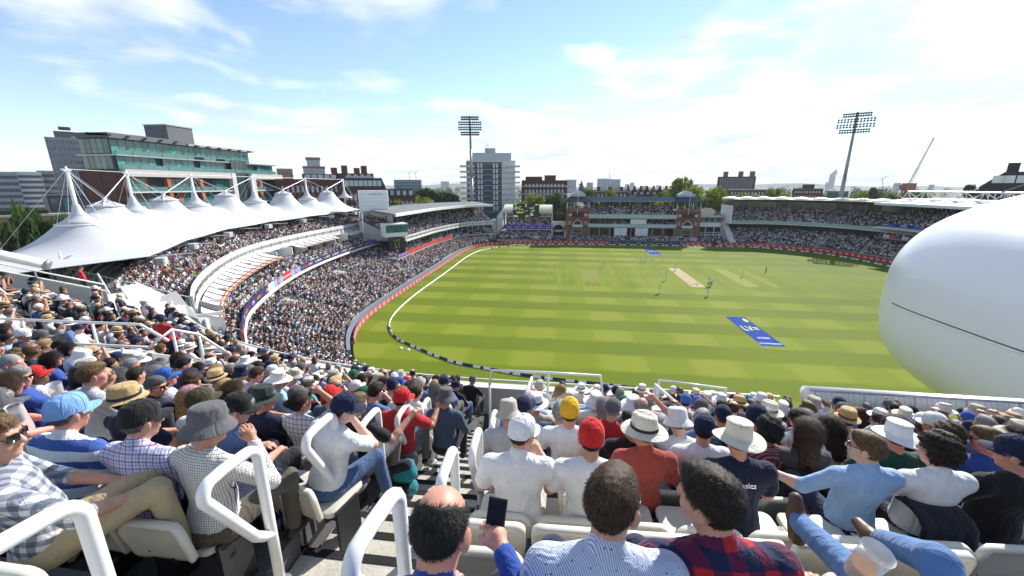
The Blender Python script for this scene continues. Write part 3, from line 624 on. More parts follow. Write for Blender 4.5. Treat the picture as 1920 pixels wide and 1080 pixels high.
for i, (x, y, z) in enumerate(hung):
    g = MB(); g.M = Matrix.Translation((x, y, 0)); g.lathe([(1.75, z - 1.0), (1.95, z - .95), (1.95, z - .82), (1.2, z - .6), (.3, z - .35), (.12, z - .25)], 28); g.build('hung_cap', FABRIC, ms, smooth=True)
    g = MB(); g.M = Matrix.Translation((x, y, 0)); g.lathe([(.1, z - .3), (.25, z - .1), (.25, z + .1), (.1, z + .2)], 12); g.build('ring_hub', WHITE, ms, smooth=True)
    for k in range(8): a = k * math.pi / 4; g = MB(); g.tube([(x, y, z), (x + 2.0 * math.cos(a), y + 2.0 * math.sin(a), z - .85)], .05, 6); g.build('ring_arm', WHITE, ms)
    for q in (masts[i], masts[i + 1]): cable(ms, (x, y, z + .1), (q[0], q[1], q[2] - .2), .05)
for i, (x, y, z, zr_) in enumerate(masts):          # fore and back stays
    j = int(np.argmin(np.hypot(EXT[:, 0] - x, EXT[:, 1] - y))); f = EXT[j] + EN[j] * RF; b = EXT[j] + EN[j] * 24
    cable(ms, (x, y, z), (f[0], f[1], ZE[j])); cable(ms, (x, y, z), (b[0], b[1], 12))
# roof edge arms with dark flaps and loudspeakers
for i in range(0, 26):
    j = int(36 + i * 8.6)
    if j >= nS - 4: break
    p = EXT[j]; n = EN[j]; a = math.atan2(n[1], n[0]); M = Matrix.Translation((p[0] + n[0] * 5.2, p[1] + n[1] * 5.2, ZE[j] - .25)) @ Matrix.Rotation(a, 4, 'Z') @ Matrix.Rotation(R(12), 4, 'Y')
    g = MB(); g.lathe([(.05, -.10), (.85, -.05), (1.0, 0), (.85, .06), (.05, .1)], 14, sx=.75, sy=1.15); g.build('roof_flap', mat('dark_flap', (.05, .055, .05), .6), ms, M=M)
    if i % 3 == 1:
        g = MB(); g.tube([(1.0, 0, -.1), (-3.4, 0, .1)], .12, 8, r1=.05); g.build('roof_boom', WHITE, ms, M=Matrix.Translation((p[0] + n[0] * 5.0, p[1] + n[1] * 5.0, ZE[j] - .45)) @ Matrix.Rotation(a, 4, 'Z'))
    if i % 4 == 0:
        g = MB(); g.bevbox(-.5, .5, -.75, .75, -.9, -.1, .15); g.build('loudspeaker', mat('grey_speaker', (.42, .44, .45), .6), ms, M=Matrix.Translation((p[0] + n[0] * 4.0, p[1] + n[1] * 4.0, ZE[j] - .2)) @ Matrix.Rotation(a, 4, 'Z'))
    if i % 2 == 0:
        q = EXT[j] + EN[j] * 12.5; g = MB(); g.tube([(q[0], q[1], ZP + 2), (q[0], q[1], 15)], .12, 8); g.build('roof_post', WHITE, ms)

s1, e1 = tier_spots(ME, LBK, 24, 1.0, 4.7, aisles=(.18, .34, .5, .66, .82), fill=.965, skip=lambda f, z, x, y: (3.2 < z < 3.9 and (.30 < f < .36 or .56 < f < .63)))
crowd('crowd', 'packed crowd seated in the lower tier of the tented stand', s1, lo=False)
s2, e2 = tier_spots(UA, UB, 15, ZP + .15, ZP + 3.4, aisles=(.2, .4, .6, .8), fill=.93, skip=lambda f, z, x, y: f < .14 and z > ZP + 1.9)
crowd('crowd', 'packed crowd seated in the upper tier under the tented roof', s2, lo=False)
BA, BBk = MF + (MP - MF) * .12, MF + (MP - MF) * .75
s3, e3 = tier_spots(BA, BBk, 4, ZF + .05, ZF + .6, fill=.72)
crowd('crowd', 'crowd sitting on the box balcony below the striped awnings', s3, lo=False)
box_cloud('empty_seat_rows', 'scattered empty white seats among the crowd in the tented stand', seats_from(e1 + e2 + e3), WHITE, 'seats')
# railings around the lower-tier stairways: grey barrier panels
def barrier(name, label, pts, z, h, parent=None, m=WHITE_R, step=.35):
    t = thing(name, label, 'railing') if parent is None else parent
    pts = [np.array(p, float) for p in pts]
    g = MB(); g.tube([(p[0], p[1], (p[2] if len(p) > 2 else z) + h) for p in pts], .035, 6); g.build('top_rail', m, t)
    g = MB(); g.tube([(p[0], p[1], (p[2] if len(p) > 2 else z) + .1) for p in pts], .025, 6); g.build('bottom_rail', m, t)
    for a, b in zip(pts[:-1], pts[1:]):
        n = max(1, int(np.linalg.norm((b - a)[:2]) / step)); g = MB()
        for i in range(n + 1):
            q = a + (b - a) * i / n; zz = q[2] if len(q) > 2 else z; r = .028 if i in (0, n) else .011
            g.tube([(q[0], q[1], zz), (q[0], q[1], zz + h)], r, 4)
        g.build('balusters', m, t)
    return t
barrier('stair_railing', 'white stair railing down the near open end of the tented upper tier', [(MP[0][0] + (UB[0][0] - MP[0][0]) * f, MP[0][1] + (UB[0][1] - MP[0][1]) * f - .25, ZP + .2 + 3.2 * f) for f in (0, .25, .5, .75, 1)], ZP, 1.15, step=.4)
for k, f in enumerate((.33, .60)):
    i = int(f * 89); r0 = ME + (LBK - ME) * .62; r1 = ME + (LBK - ME) * .74; z = 3.45
    pts = [tuple(r1[i]), tuple(r0[i]), tuple(r0[i + 7]), tuple(r1[i + 7])]
    barrier('stair_railing', ('nearer' if k == 0 else 'farther') + ' grey railed stairway opening among the lower crowd of the tented stand', [(*p, z) for p in pts], z, 1.2, m=CONC_L)
    g = MB(); mid = (r0[i:i + 8] + r1[i:i + 8]) / 2

# ================================================================== clock tower block, camera box, mini scoreboard between the two left stands
TX, TY = -57, 121
p0 = at_d(676, 357, 127); p1 = at_d(722, 357, 127)
ct = thing('clock_tower', 'white panelled block with a round clock behind the tented stand', 'tower', ((p0.x + p1.x) / 2, (p0.y + p1.y) / 2, 0), math.atan2(p1.y - p0.y, p1.x - p0.x))
zt = p0.z
for i in range(7):
    g = MB(); g.bevbox(-4.1, 4.1, -3, 3, zt - 7.4 + i * 1.06, zt - 7.4 + i * 1.06 + 1.02, .2); g.build('cladding_panel', WHITE, ct)
g = MB(); g.box(-2.9, 3.1, -2.2, 2.2, 0, zt - 7.4); g.build('shaft', mat('white_cladding', (.66, .67, .67), .6), ct)
for i in range(9):
    g = MB(); g.box(-2.95, 3.15, -2.26, -2.2, 8 + i * 1.0, 8.04 + i * 1.0); g.build('cladding_joint', GREYM, ct)
g = MB(); g.box(3.3, 4.9, -3.3, -1.5, 6, zt - 6.8); g.build('front_fin', WHITE, ct)
g = MB(); g.lathe([(1.5, 0), (1.5, .25), (1.3, .3)], 24); co = g.build('clock_face', mat('clock_black', (.02, .02, .02), .4), ct, M=Matrix.Translation((4.15, -1.2, zt - 3.4)) @ Matrix.Rotation(math.pi / 2, 4, 'Y'))
g = MB(); g.lathe([(.75, .31), (.8, .34), (.3, .36)], 16); g.build('clock_boss', mat('clock_gold', (.6, .5, .2), .5), co)
for r_ in (zt - 1.0, zt - 5.8):
    for i in range(5):
        g = MB(); g.lathe([(.22, 0), (.22, .1)], 10); g.build('vent', GREYM, ct, M=Matrix.Translation((-.9 + i * .75, -3.02, r_)) @ Matrix.Rotation(math.pi / 2, 4, 'X'))
q0 = at_d(718, 430, 120); 
cb = thing('camera_box', 'white glazed commentary box between the two left-hand stands', 'booth', (at_d(740, 430, 112).x, at_d(740, 430, 112).y, 0), R(38))
g = MB(); g.box(-3.2, 3.0, -2.2, 2.2, 8.9, 9.15); g.box(-3.2, 3.0, -2.2, 2.2, 12.0, 12.3); g.box(-3.2, -2.9, -2.2, 2.2, 9.15, 12.0); g.box(-2.9, 3.0, 2.0, 2.2, 9.15, 12); g.box(-2.9, 3.0, -2.25, -2.1, 9.15, 10.0); g.build('shell', WHITE, cb)
for i in range(3): g = MB(); g.box(-2.85 + i * 1.95, -1.0 + i * 1.95, -2.16, -2.1, 10.0, 12.0); g.build('window', GLASS_T, cb)
g = MB(); g.box(2.9, 2.98, -2.0, 1.9, 10.0, 12.0); g.build('side_window', GLASS_T, cb); g = MB(); g.box(2.9, 3.0, -2.2, 2.0, 9.15, 10.0); g.build('side_panel', FASW, cb)
g = MB(); g.box(-1.6, 1.6, -.8, .8, 0, 8.9); g.build('support', mat('dark_steel', (.12, .13, .14), .6), cb)  # support box in dark grey steel
sb = thing('small_scoreboard', 'small black scoreboard with yellow figures under the commentary box', 'scoreboard', (at_d(744, 455, 109).x, at_d(744, 455, 109).y, 0), R(38))
g = MB(); g.box(-1.9, 1.9, -.2, .2, 4.8, 8.6); g.build('panel', BLACK, sb); g = MB(); g.box(-.1, .1, -.1, .1, 0, 4.8); g.build('post', GREYM, sb)
for r_, tx in enumerate(('1 8 7', '4  3', '24 7', ' 96 ')): put_text(tx, .85, YELL, sb, (0, -.22, 8.0 - r_ * .85))
# dark undercroft between the stands
g = MB(); g.box(-58, -50, 114, 124, 0, 5.6); tag(g.build('stand_link_block', mat('grey_block', (.24, .25, .26), .8)), 'grey concrete block under the commentary box between the left-hand stands', 'block')
# ================================================================== TAVERN STAND (left far)
tv = thing('grandstand', 'two-tier white stand with flat curved roof left of the scoreboard stand', 'stand')
TF = smooth_path([(-41.2, 96), (-40.8, 112), (-40, 128), (-35.4, 147), (-26.5, 156)], 60); TP = smooth_path([(-42.2, 104.5), (-41.6, 116), (-40.6, 129), (-36, 148), (-26.8, 157.2)], 60)
TE = smooth_path([(-35.2, 112.5), (-35.1, 121), (-34.6, 131), (-32.2, 143), (-26.2, 151.5)], 60)
TF2 = smooth_path([(-41.2, 111), (-40.9, 120), (-40, 130), (-35.6, 147), (-26.5, 156)], 60)
TBK = offs(TF2, 3.0); zf, zp = 4.0, 7.5
terrace('lower_terrace', TE, TBK, 14, .9, 3.0, CONC, tv, under=.1)
g = MB(); g.loft([rail(TF, zf - .4), rail(TF, zf), rail(offs(TF, 6), zf), rail(offs(TF, 6), zf - .4)]); g.build('balcony_slab', CONC_L, tv)
def tvspec(i):
    if i < 3: return (mat('violet_print', (.14, .03, .30), .5), 'SKY', WHB, .7)
    if i < 22: return (PINKB if i % 2 else REDB, '', None, 0)
    return [(BLACK, 'CASTORE', WHB, .5), (BLACK, '', None, 0), (BLACK, 'CASTORE', WHB, .5)][i % 3]
panels(offs(TF, -.1), zf + .02, zf + .95, .12, tv, tvspec, 'balcony_panel', 34)
g = MB(); g.loft([rail(offs(TP, -.3), zp - .35), rail(offs(TP, -.3), zp), rail(offs(TP, 9), zp), rail(offs(TP, 9), zp - .35)]); g.build('upper_slab', CONC_L, tv)
panels(TP, zp - .3, zp + 1.25, .12, tv, lambda i: (FASW, WOOD_TXT if i % 2 else '', LETG, .66), 'parapet_panel', 34)
TBX = resamp(offs(TP, 3.2), 25)
for i in range(24):
    a, b = TBX[i], TBX[i + 1]; d = np.hypot(*(b - a)); mid = (a + b) / 2; ang = math.atan2(b[1] - a[1], b[0] - a[0])
    g = MB(); g.box(-d / 2 + .08, d / 2 - .08, -.04, .04, zf + .05, zp - .4); g.build('box_window', GLASS_D if i % 2 else GLASS_T, tv, M=Matrix.Translation((mid[0], mid[1], 0)) @ Matrix.Rotation(ang, 4, 'Z'))
    g = MB(); g.box(-.12, .12, -.2, 1.0, zf, zp - .35); g.build('pier', WHITE, tv, M=Matrix.Translation((a[0], a[1], 0)) @ Matrix.Rotation(ang, 4, 'Z'))
TUA, TUB = offs(TP, .7), offs(TP, 13)
terrace('upper_terrace', TUA, TUB, 15, zp + .1, zp + 5.0, CONC, tv, under=zp - .2)
g = MB(); g.loft([rail(offs(TP, 13), zp), rail(offs(TP, 13), 15.0), rail(offs(TP, 13.3), 15.0), rail(offs(TP, 13.3), 0)]); g.build('rear_wall', mat('cream_rear_wall', (.50, .49, .44), .8), tv)
RT = smooth_path([(-43.6, 101), (-42.8, 113), (-41.5, 130), (-36.2, 148.5), (-27.5, 158.5)], 60); RTb = smooth_path([(-52.5, 107), (-56, 118), (-56.5, 135), (-49, 157), (-37.5, 171)], 60)
g = MB(); g.loft([rail(offs(RT, -.4), 14.25), rail(offs(RT, -.4), 14.8), rail(RTb, 15.5), rail(RTb, 15.0)]); ro = g.build('roof', [mat('roof_felt', (.16, .165, .17), .8, var=.2, vscale=.4)], tv)
g = MB(); g.loft([rail(offs(RT, -.75), 14.15), rail(offs(RT, -.8), 14.95), rail(offs(RT, -.3), 15.0), rail(offs(RT, -.3), 14.1)]); g.build('roof_edge', WHITE, ro)
for q in resamp(offs(TP, 12.2), 9): g = MB(); g.tube([(q[0], q[1], zp), (q[0], q[1], 14.8)], .18, 8); g.build('column', WHITE, tv)
g = MB(); a = TP[-1]; b = offs(TP, 13)[-1]; g.tube([(a[0], a[1], zp + .3), (b[0], b[1], 13.2)], .35, 4); g.build('end_parapet', WHITE, tv)
s1, e1 = tier_spots(TE, TBK, 14, .9, 3.0, aisles=(.25, .5, .75), fill=.97); crowd('crowd', 'packed crowd in the lower tier of the flat-roofed left stand', s1, lo=True)
s2, e2 = tier_spots(TUA, TUB, 15, zp + .1, zp + 5.0, aisles=(.33, .66), fill=.96); crowd('crowd', 'packed crowd in the upper tier below the flat curved roof', s2, lo=True)
s3, e3 = tier_spots(offs(TF, .8), offs(TF, 3.6), 3, zf + .02, zf + .4, fill=.7); crowd('crowd', 'crowd on the middle balcony of the flat-roofed left stand', s3, lo=True)
# corner stair wedge in front of the link block
g = MB(); 
for i in range(9): g.box(-47 + i * .6, -46.4 + i * .6 + .0, 108, 113, 0, 6.0 - i * .55)
tag(g.build('corner_stair', CONC_L), 'pale concrete corner stair between the tented stand and flat-roofed stand', 'stairs')

# ================================================================== ALLEN STAND with electronic scoreboard
al = thing('grandstand', 'narrow two-tier cream stand carrying the big black scoreboard', 'stand')
CRM = mat('cream_cladding', (.58, .54, .42), .6, var=.08); VIO = mat('violet_banner', (.10, .035, .36), .5, var=.05)
def straight(x0, x1, y, n=24): return np.stack([np.linspace(x0, x1, n), np.full(n, y)], -1)
AE, AB = straight(-26, -3.8, 160.4), straight(-26, -3.8, 169); terrace('lower_terrace', AE, AB, 9, .8, 2.2, CONC, al, under=0)
AUA, AUB = straight(-23.4, -4, 169.2), straight(-23.4, -4, 176.5); terrace('upper_terrace', AUA, AUB, 9, 5.2, 8.4, CONC, al, under=4.0)
for i in range(6):
    g = MB(); x = -23.4 + i * 3.23; g.box(x, x + 3.21, 168.0, 168.15, 4.35, 6.0); o = g.build('banner_panel', VIO, al); put_text('cinch', .95, WHB, o, (x + 1.6, 167.98, 5.2))
g = MB(); g.box(-23.4, -4, 168.15, 169.3, 4.1, 4.35); g.build('balcony_edge', WHITE, al)
for i in range(8):
    x = -23.4 + i * 2.42; g = MB(); g.box(x + .08, x + 2.34, 169.4, 169.5, 1.6, 4.1); g.build('window', mat('green_reflection_glass', (.05, .11, .05), .1, var=.4, vscale=.5), al)
for x in (-18.5, -10):
    g = MB(); g.box(x, x + .9, 169.25, 169.35, 1.8, 3.4); g.build('door', WHITE, al)
# curved roof wings: cream barrel with ribs
for x0, x1, nm in ((-24.5, -20.3, 'w'), (-9.3, -4.1, 'e')):
    g = MB(); pr = [(168.6 + 9 * (1 - math.cos(a)) * .9, 10 + 4.0 * math.sin(a)) for a in np.linspace(.25, math.pi / 2, 8)] + [(177.5, 14.0), (177.5, 13.6)]
    g.loft([[(x, y, z) for x in np.linspace(x0, x1, 6)] for y, z in pr], closed=True); g.build('curved_roof', CRM, al)
    for x in np.linspace(x0, x1, 7): g = MB(); g.tube([(x, y - .1, z + .05) for y, z in pr[:8]], .07, 4); g.build('roof_rib', CRM, al)
    g = MB(); g.box(x0 + .2, x1 - .2, 176.6, 176.8, 8.4, 13.6); g.build('rear_panel', CRM, al)
    for z in (9.3, 11.6): g = MB(); g.box(x0, x1, 169.4, 169.6, z, z + .25); g.build('cross_beam', CRM, al)
g = MB(); g.add([(-27.3, 166.5, 2), (-24.5, 167.5, 5.2), (-24.5, 168.2, 10.9), (-27.0, 168.2, 9.6), (-27.3, 178, 2), (-24.5, 178, 5.2), (-24.5, 178, 13.9), (-27.0, 178, 9.6)], [(0, 1, 2, 3), (4, 7, 6, 5), (0, 3, 7, 4), (1, 5, 6, 2), (3, 2, 6, 7), (0, 4, 5, 1)]); g.build('side_wing', mat('pale_grey_render', (.52, .53, .52), .8), al)
g = MB(); g.box(-28.6, -27.0, 164, 168, 0, 8.6); g.build('end_pylon', mat('grey_render', (.38, .40, .42), .8), al)
g = MB(); g.tube([(-3.9, 168.4, .4), (-3.9, 168.4, 14.1)], .16, 8); g.build('white_post', WHITE_R, al)
s1, e1 = tier_spots(AE, AB, 9, .8, 2.2, fill=.95); crowd('crowd', 'packed crowd below the scoreboard stand', s1)
s2, e2 = tier_spots(AUA, AUB, 9, 5.2, 8.4, fill=.95); crowd('crowd', 'crowd on the upper deck under the big scoreboard', s2)
scb = thing('scoreboard', 'big black electronic scoreboard with coloured lines of figures', 'scoreboard', (-14.8, 168.2, 0))
g = MB(); g.box(-5.4, 5.4, 0, .6, 9.25, 14.75); g.build('screen', mat('screen_black', (.008, .012, .012), .35, var=0), scb)
g = MB(); g.box(-5.0, -4.8, .7, 1.2, 8, 9.3); g.box(4.8, 5.0, .7, 1.2, 8, 9.3); g.build('bracket', GREYM, scb)
EMW = mat('led_white', (.8, .85, .8), .5, var=0, emit=((.75, .9, .85), .7)); EMY = mat('led_yellow', (.8, .7, .1), .5, var=0, emit=((.9, .75, .15), .7)); EMG = mat('led_green', (.1, .7, .2), .5, var=0, emit=((.1, .9, .3), .7))
for tx, sz, m, x, z in (('BAT', .5, EMW, -4.5, 14.4), ('45', .8, EMY, 0, 14.3), ('INDIA', .5, EMW, 4.5, 14.4), ('86', .6, EMY, -4, 13.6), ('364', .5, EMY, -2.4, 13.6), ('391', .5, EMW, 0, 13.6), ('27', .5, EMY, 3.4, 13.6), ('LAST', .45, EMW, -4.6, 13.0), ('MAN', .45, EMW, -3.5, 13.0), ('57', .45, EMY, -2.6, 13), ('BOWLER', .45, EMW, 2.4, 13), ('BATSMAN', .42, EMY, -2.0, 12.45), ('L MAN', .42, EMW, -4.4, 12.45), ('TOTAL', .42, EMG, .2, 11.9), ('FIELDER', .42, EMW, 2.9, 11.9), ('ENGLAND v INDIA', .42, EMY, -2.4, 11.4), ('TRAIL BY 12', .42, EMY, -2.6, 10.95), ('OVERS', .4, EMW, 2.3, 10.9), ('EXTRAS', .4, EMW, 2.5, 10.4), ('RUNS', .4, EMW, 2.5, 10.0), ('BOWLER', .42, EMW, -4.4, 9.95), ('31 8 94 2', .42, EMY, .4, 9.95), ('BOWLER', .42, EMW, -4.2, 9.5), ('22 4 69 3', .42, EMY, .4, 9.5)):
    put_text(tx, sz, m, scb, (x, -.02, z))

# gap with a white arch and parasols between scoreboard stand and pavilion
ar = thing('arched_gateway', 'white arched gateway and terrace between scoreboard stand and pavilion', 'gateway', (-1.2, 176, 0))
g = MB(); n = 14; V = []
for a in np.linspace(0, math.pi, n): V += [(2.2 * math.cos(a), 0, 3.4 + 2.2 * math.sin(a)), (2.2 * math.cos(a), .5, 3.4 + 2.2 * math.sin(a)), (3.0 * math.cos(a), 0, 7.0), (3.0 * math.cos(a), .5, 7.0)]
F = []
for i in range(n - 1): b = i * 4; F += [(b, b + 4, b + 6, b + 2), (b + 1, b + 3, b + 7, b + 5), (b, b + 1, b + 5, b + 4), (b + 2, b + 6, b + 7, b + 3)]
g.add(V, F); g.build('arch', WHITE, ar)
for s in (-1, 1): g = MB(); g.box(s * 2.6 - .4, s * 2.6 + .4, 0, .5, 0, 3.5); g.build('jamb', WHITE, ar)
g = MB(); g.box(-3.4, 3.4, .1, .9, 9.6, 10.6); g.build('bridge_beam', mat('dark_beam', (.06, .05, .045), .7), ar)
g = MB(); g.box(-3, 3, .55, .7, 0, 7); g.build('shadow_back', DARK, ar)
for k, (x, y) in enumerate(((-2.0, 174), (.3, 174.6), (-.6, 172.8))):
    t = thing('parasol', ('left', 'right', 'front')[k] + ' white parasol in the arched gap beside the pavilion', 'parasol', (x, y, 0), group='parasols beside the pavilion')
    g = MB(); g.tube([(0, 0, 0), (0, 0, 3.6)], .04, 6); g.build('pole', WHITE, t); g = MB(); g.lathe([(1.2, 3.0), (.6, 3.45), (.05, 3.7)], 8); g.build('canopy', AWN, t)
crowd('crowd', 'people standing in the gap between scoreboard stand and pavilion', [(random.uniform(-3.4, 1), random.uniform(160.5, 171), .3 + random.random() * .5, random.uniform(2.6, 3.7)) for _ in range(80)])

# ================================================================== PAVILION
pv = thing('pavilion', 'Victorian brick and terracotta pavilion with two corner towers and slate roof', 'pavilion', (28.0, 166, 0))
TER2 = mat('terracotta_trim', (.23, .105, .066), .85, var=.2, vscale=2); GGW = mat('pale_green_iron', (.42, .50, .48), .5, var=.1); STONE = mat('stone_trim', (.50, .42, .34), .8)
W = 26.2     # half width
def pbox(nm, m, x0, x1, y0, y1, z0, z1, par=pv): g = MB(); g.box(x0, x1, y0, y1, z0, z1); return g.build(nm, m, par)
pbox('main_wall', BRICK, -17, 17, 5.0, 6.0, 0, 9.2)
pbox('rear_wall', BRICK, -17, 17, 16, 16.5, 0, 12.5)
# long balconies
for z0, z1, k in ((5.75, 7.0, 0), (9.35, 10.8, 1)):
    pbox('balcony_floor', mat('iron_soffit', (.20, .20, .18), .7), -17.2, 17.2, -.2, 5.0, z0 - .25, z0)
    for i in range(14):
        x = -17.2 + i * 2.457
        g = MB(); g.box(x + .02, x + 2.43, -.32, -.22, z0, z1); g.build('balcony_panel', GGW, pv)
    g = MB(); g.tube([(-17.2, -.27, z1 + .06), (17.2, -.27, z1 + .06)], .07, 6); g.build('balcony_rail', GGW, pv)
for x in np.linspace(-16.6, 16.6, 9):
    g = MB(); g.tube([(x, .2, .9), (x, .2, 5.6)], .11, 8); g.build('iron_column', GGW, pv)
    g = MB(); g.tube([(x, .2, 7.0), (x, .2, 9.2)], .09, 8); g.build('iron_column', mat('rust_iron', (.28, .16, .10), .7), pv)
# ground floor windows and doors; white sight screens
for i, (x, w, h) in enumerate(((-14.8, 1.6, 2.9), (-12.6, .9, 2.6), (-9.6, 2.0, 2.9), (-7.2, 2.0, 2.9), (-1.1, 1.2, 3.0), (6.6, 2.4, 2.9), (9.4, 1.0, 2.6), (13.8, 2.0, 3.2))):
    o = pbox('window', mat('window_frame_buff', (.42, .36, .26), .6), x - w / 2, x + w / 2, 4.9, 5.02, 1.7, 1.7 + h); pbox('pane', mat('green_pane', (.05, .09, .03), .1, var=.5, vscale=.6), x - w / 2 + .12, x + w / 2 - .12, 4.86, 4.9, 1.85, 1.7 + h - .15, o)
for i, x in enumerate((-4.2, 4.0)):
    s_ = thing('sight_screen', ('left' if i == 0 else 'right') + ' white sight screen standing in front of the pavilion', 'sight screen', (28 + x, 165.6, 0), group='white sight screens')
    for k in (-1, 1):
        g = MB(); g.box(k * 1.25 - 1.22, k * 1.25 + 1.22, -.1, .05, 2.2, 5.5); g.build('screen_panel', mat('screen_white', (.66, .68, .70), .6), s_)
        for r_ in range(1, 3): g = MB(); g.box(k * 1.25 - 1.22, k * 1.25 + 1.22, -.14, -.1, 2.2 + r_ * 1.1, 2.24 + r_ * 1.1); g.build('slat_line', GREYM, s_)
    g = MB(); g.box(-2.5, 2.5, -.05, 0, 0, .2); g.box(-2.4, -2.3, 0, .1, 0, 5.4); g.box(2.3, 2.4, 0, .1, 0, 5.4); g.build('frame', GREYM, s_)
o = thing('sight_screen', 'white screen panel hung on the middle balcony of the pavilion', 'sight screen', (30.5, 165.4, 0), group='white sight screens'); g = MB(); g.box(-3.1, 3.1, 0, .15, 7.1, 8.9); g.build('screen_panel', mat('screen_white', (.66, .68, .70), .6), o); g = MB(); g.box(-3.1, 3.1, -.05, 0, 8.9, 9.0); g.build('top_batten', WHITE, o)
# first floor: dark openings with pale arches
for i in range(11):
    x = -15.5 + i * 3.1; o = pbox('window', STONE, x - .75, x + .75, 4.88, 5.02, 7.0, 9.0); pbox('pane', GLASS_D, x - .6, x + .6, 4.84, 4.88, 7.1, 8.85, o)
# upper open deck
PUA, PUB = straight(11, 45, 166.6), straight(11, 45, 174); s_, e_ = tier_spots(PUA, PUB, 9, 10.0, 13.0, fill=.95)
g = MB(); g.box(-17, 17, 5.5, 16, 9.4, 9.9); g.build('upper_deck', CONC, pv)
g = MB(); 
for i in range(9): g.box(-17, 17, .6 + i * .82, 8.2, 9.6 + i * .37 if i else 9.5, 9.98 + i * .375)
g.build('upper_steps', CONC, pv)
for x in np.linspace(-16.5, 16.5, 9): g = MB(); g.tube([(x, 7.6, 10), (x, 7.6, 15.8)], .12, 8); g.build('roof_column', WHITE, pv)
for x in np.linspace(-16, 16, 5)[1:4]: pbox('chimney_stack', BRICK_D, x - .9, x + .9, 9.2, 10.2, 10, 15.9)
# long slate roof
g = MB(); g.loft([[(-17.5, 2.0, 15.85), (17.5, 2.0, 15.85)], [(-17.5, 1.9, 16.0), (17.5, 1.9, 16.0)], [(-17.5, 8.5, 17.6), (17.5, 8.5, 17.6)], [(-17.5, 15, 16.0), (17.5, 15, 16.0)], [(-17.5, 15, 15.8), (17.5, 15, 15.8)]]); ro = g.build('roof', SLATE, pv)
for i in range(36): x = -17.2 + i * .98; g = MB(); g.tube([(x, 1.9, 16.03), (x, 8.4, 17.62)], .035, 4); g.build('roof_seam', SLATE, ro)
pbox('gutter', LEAD, -17.5, 17.5, 1.7, 1.9, 15.8, 15.98)
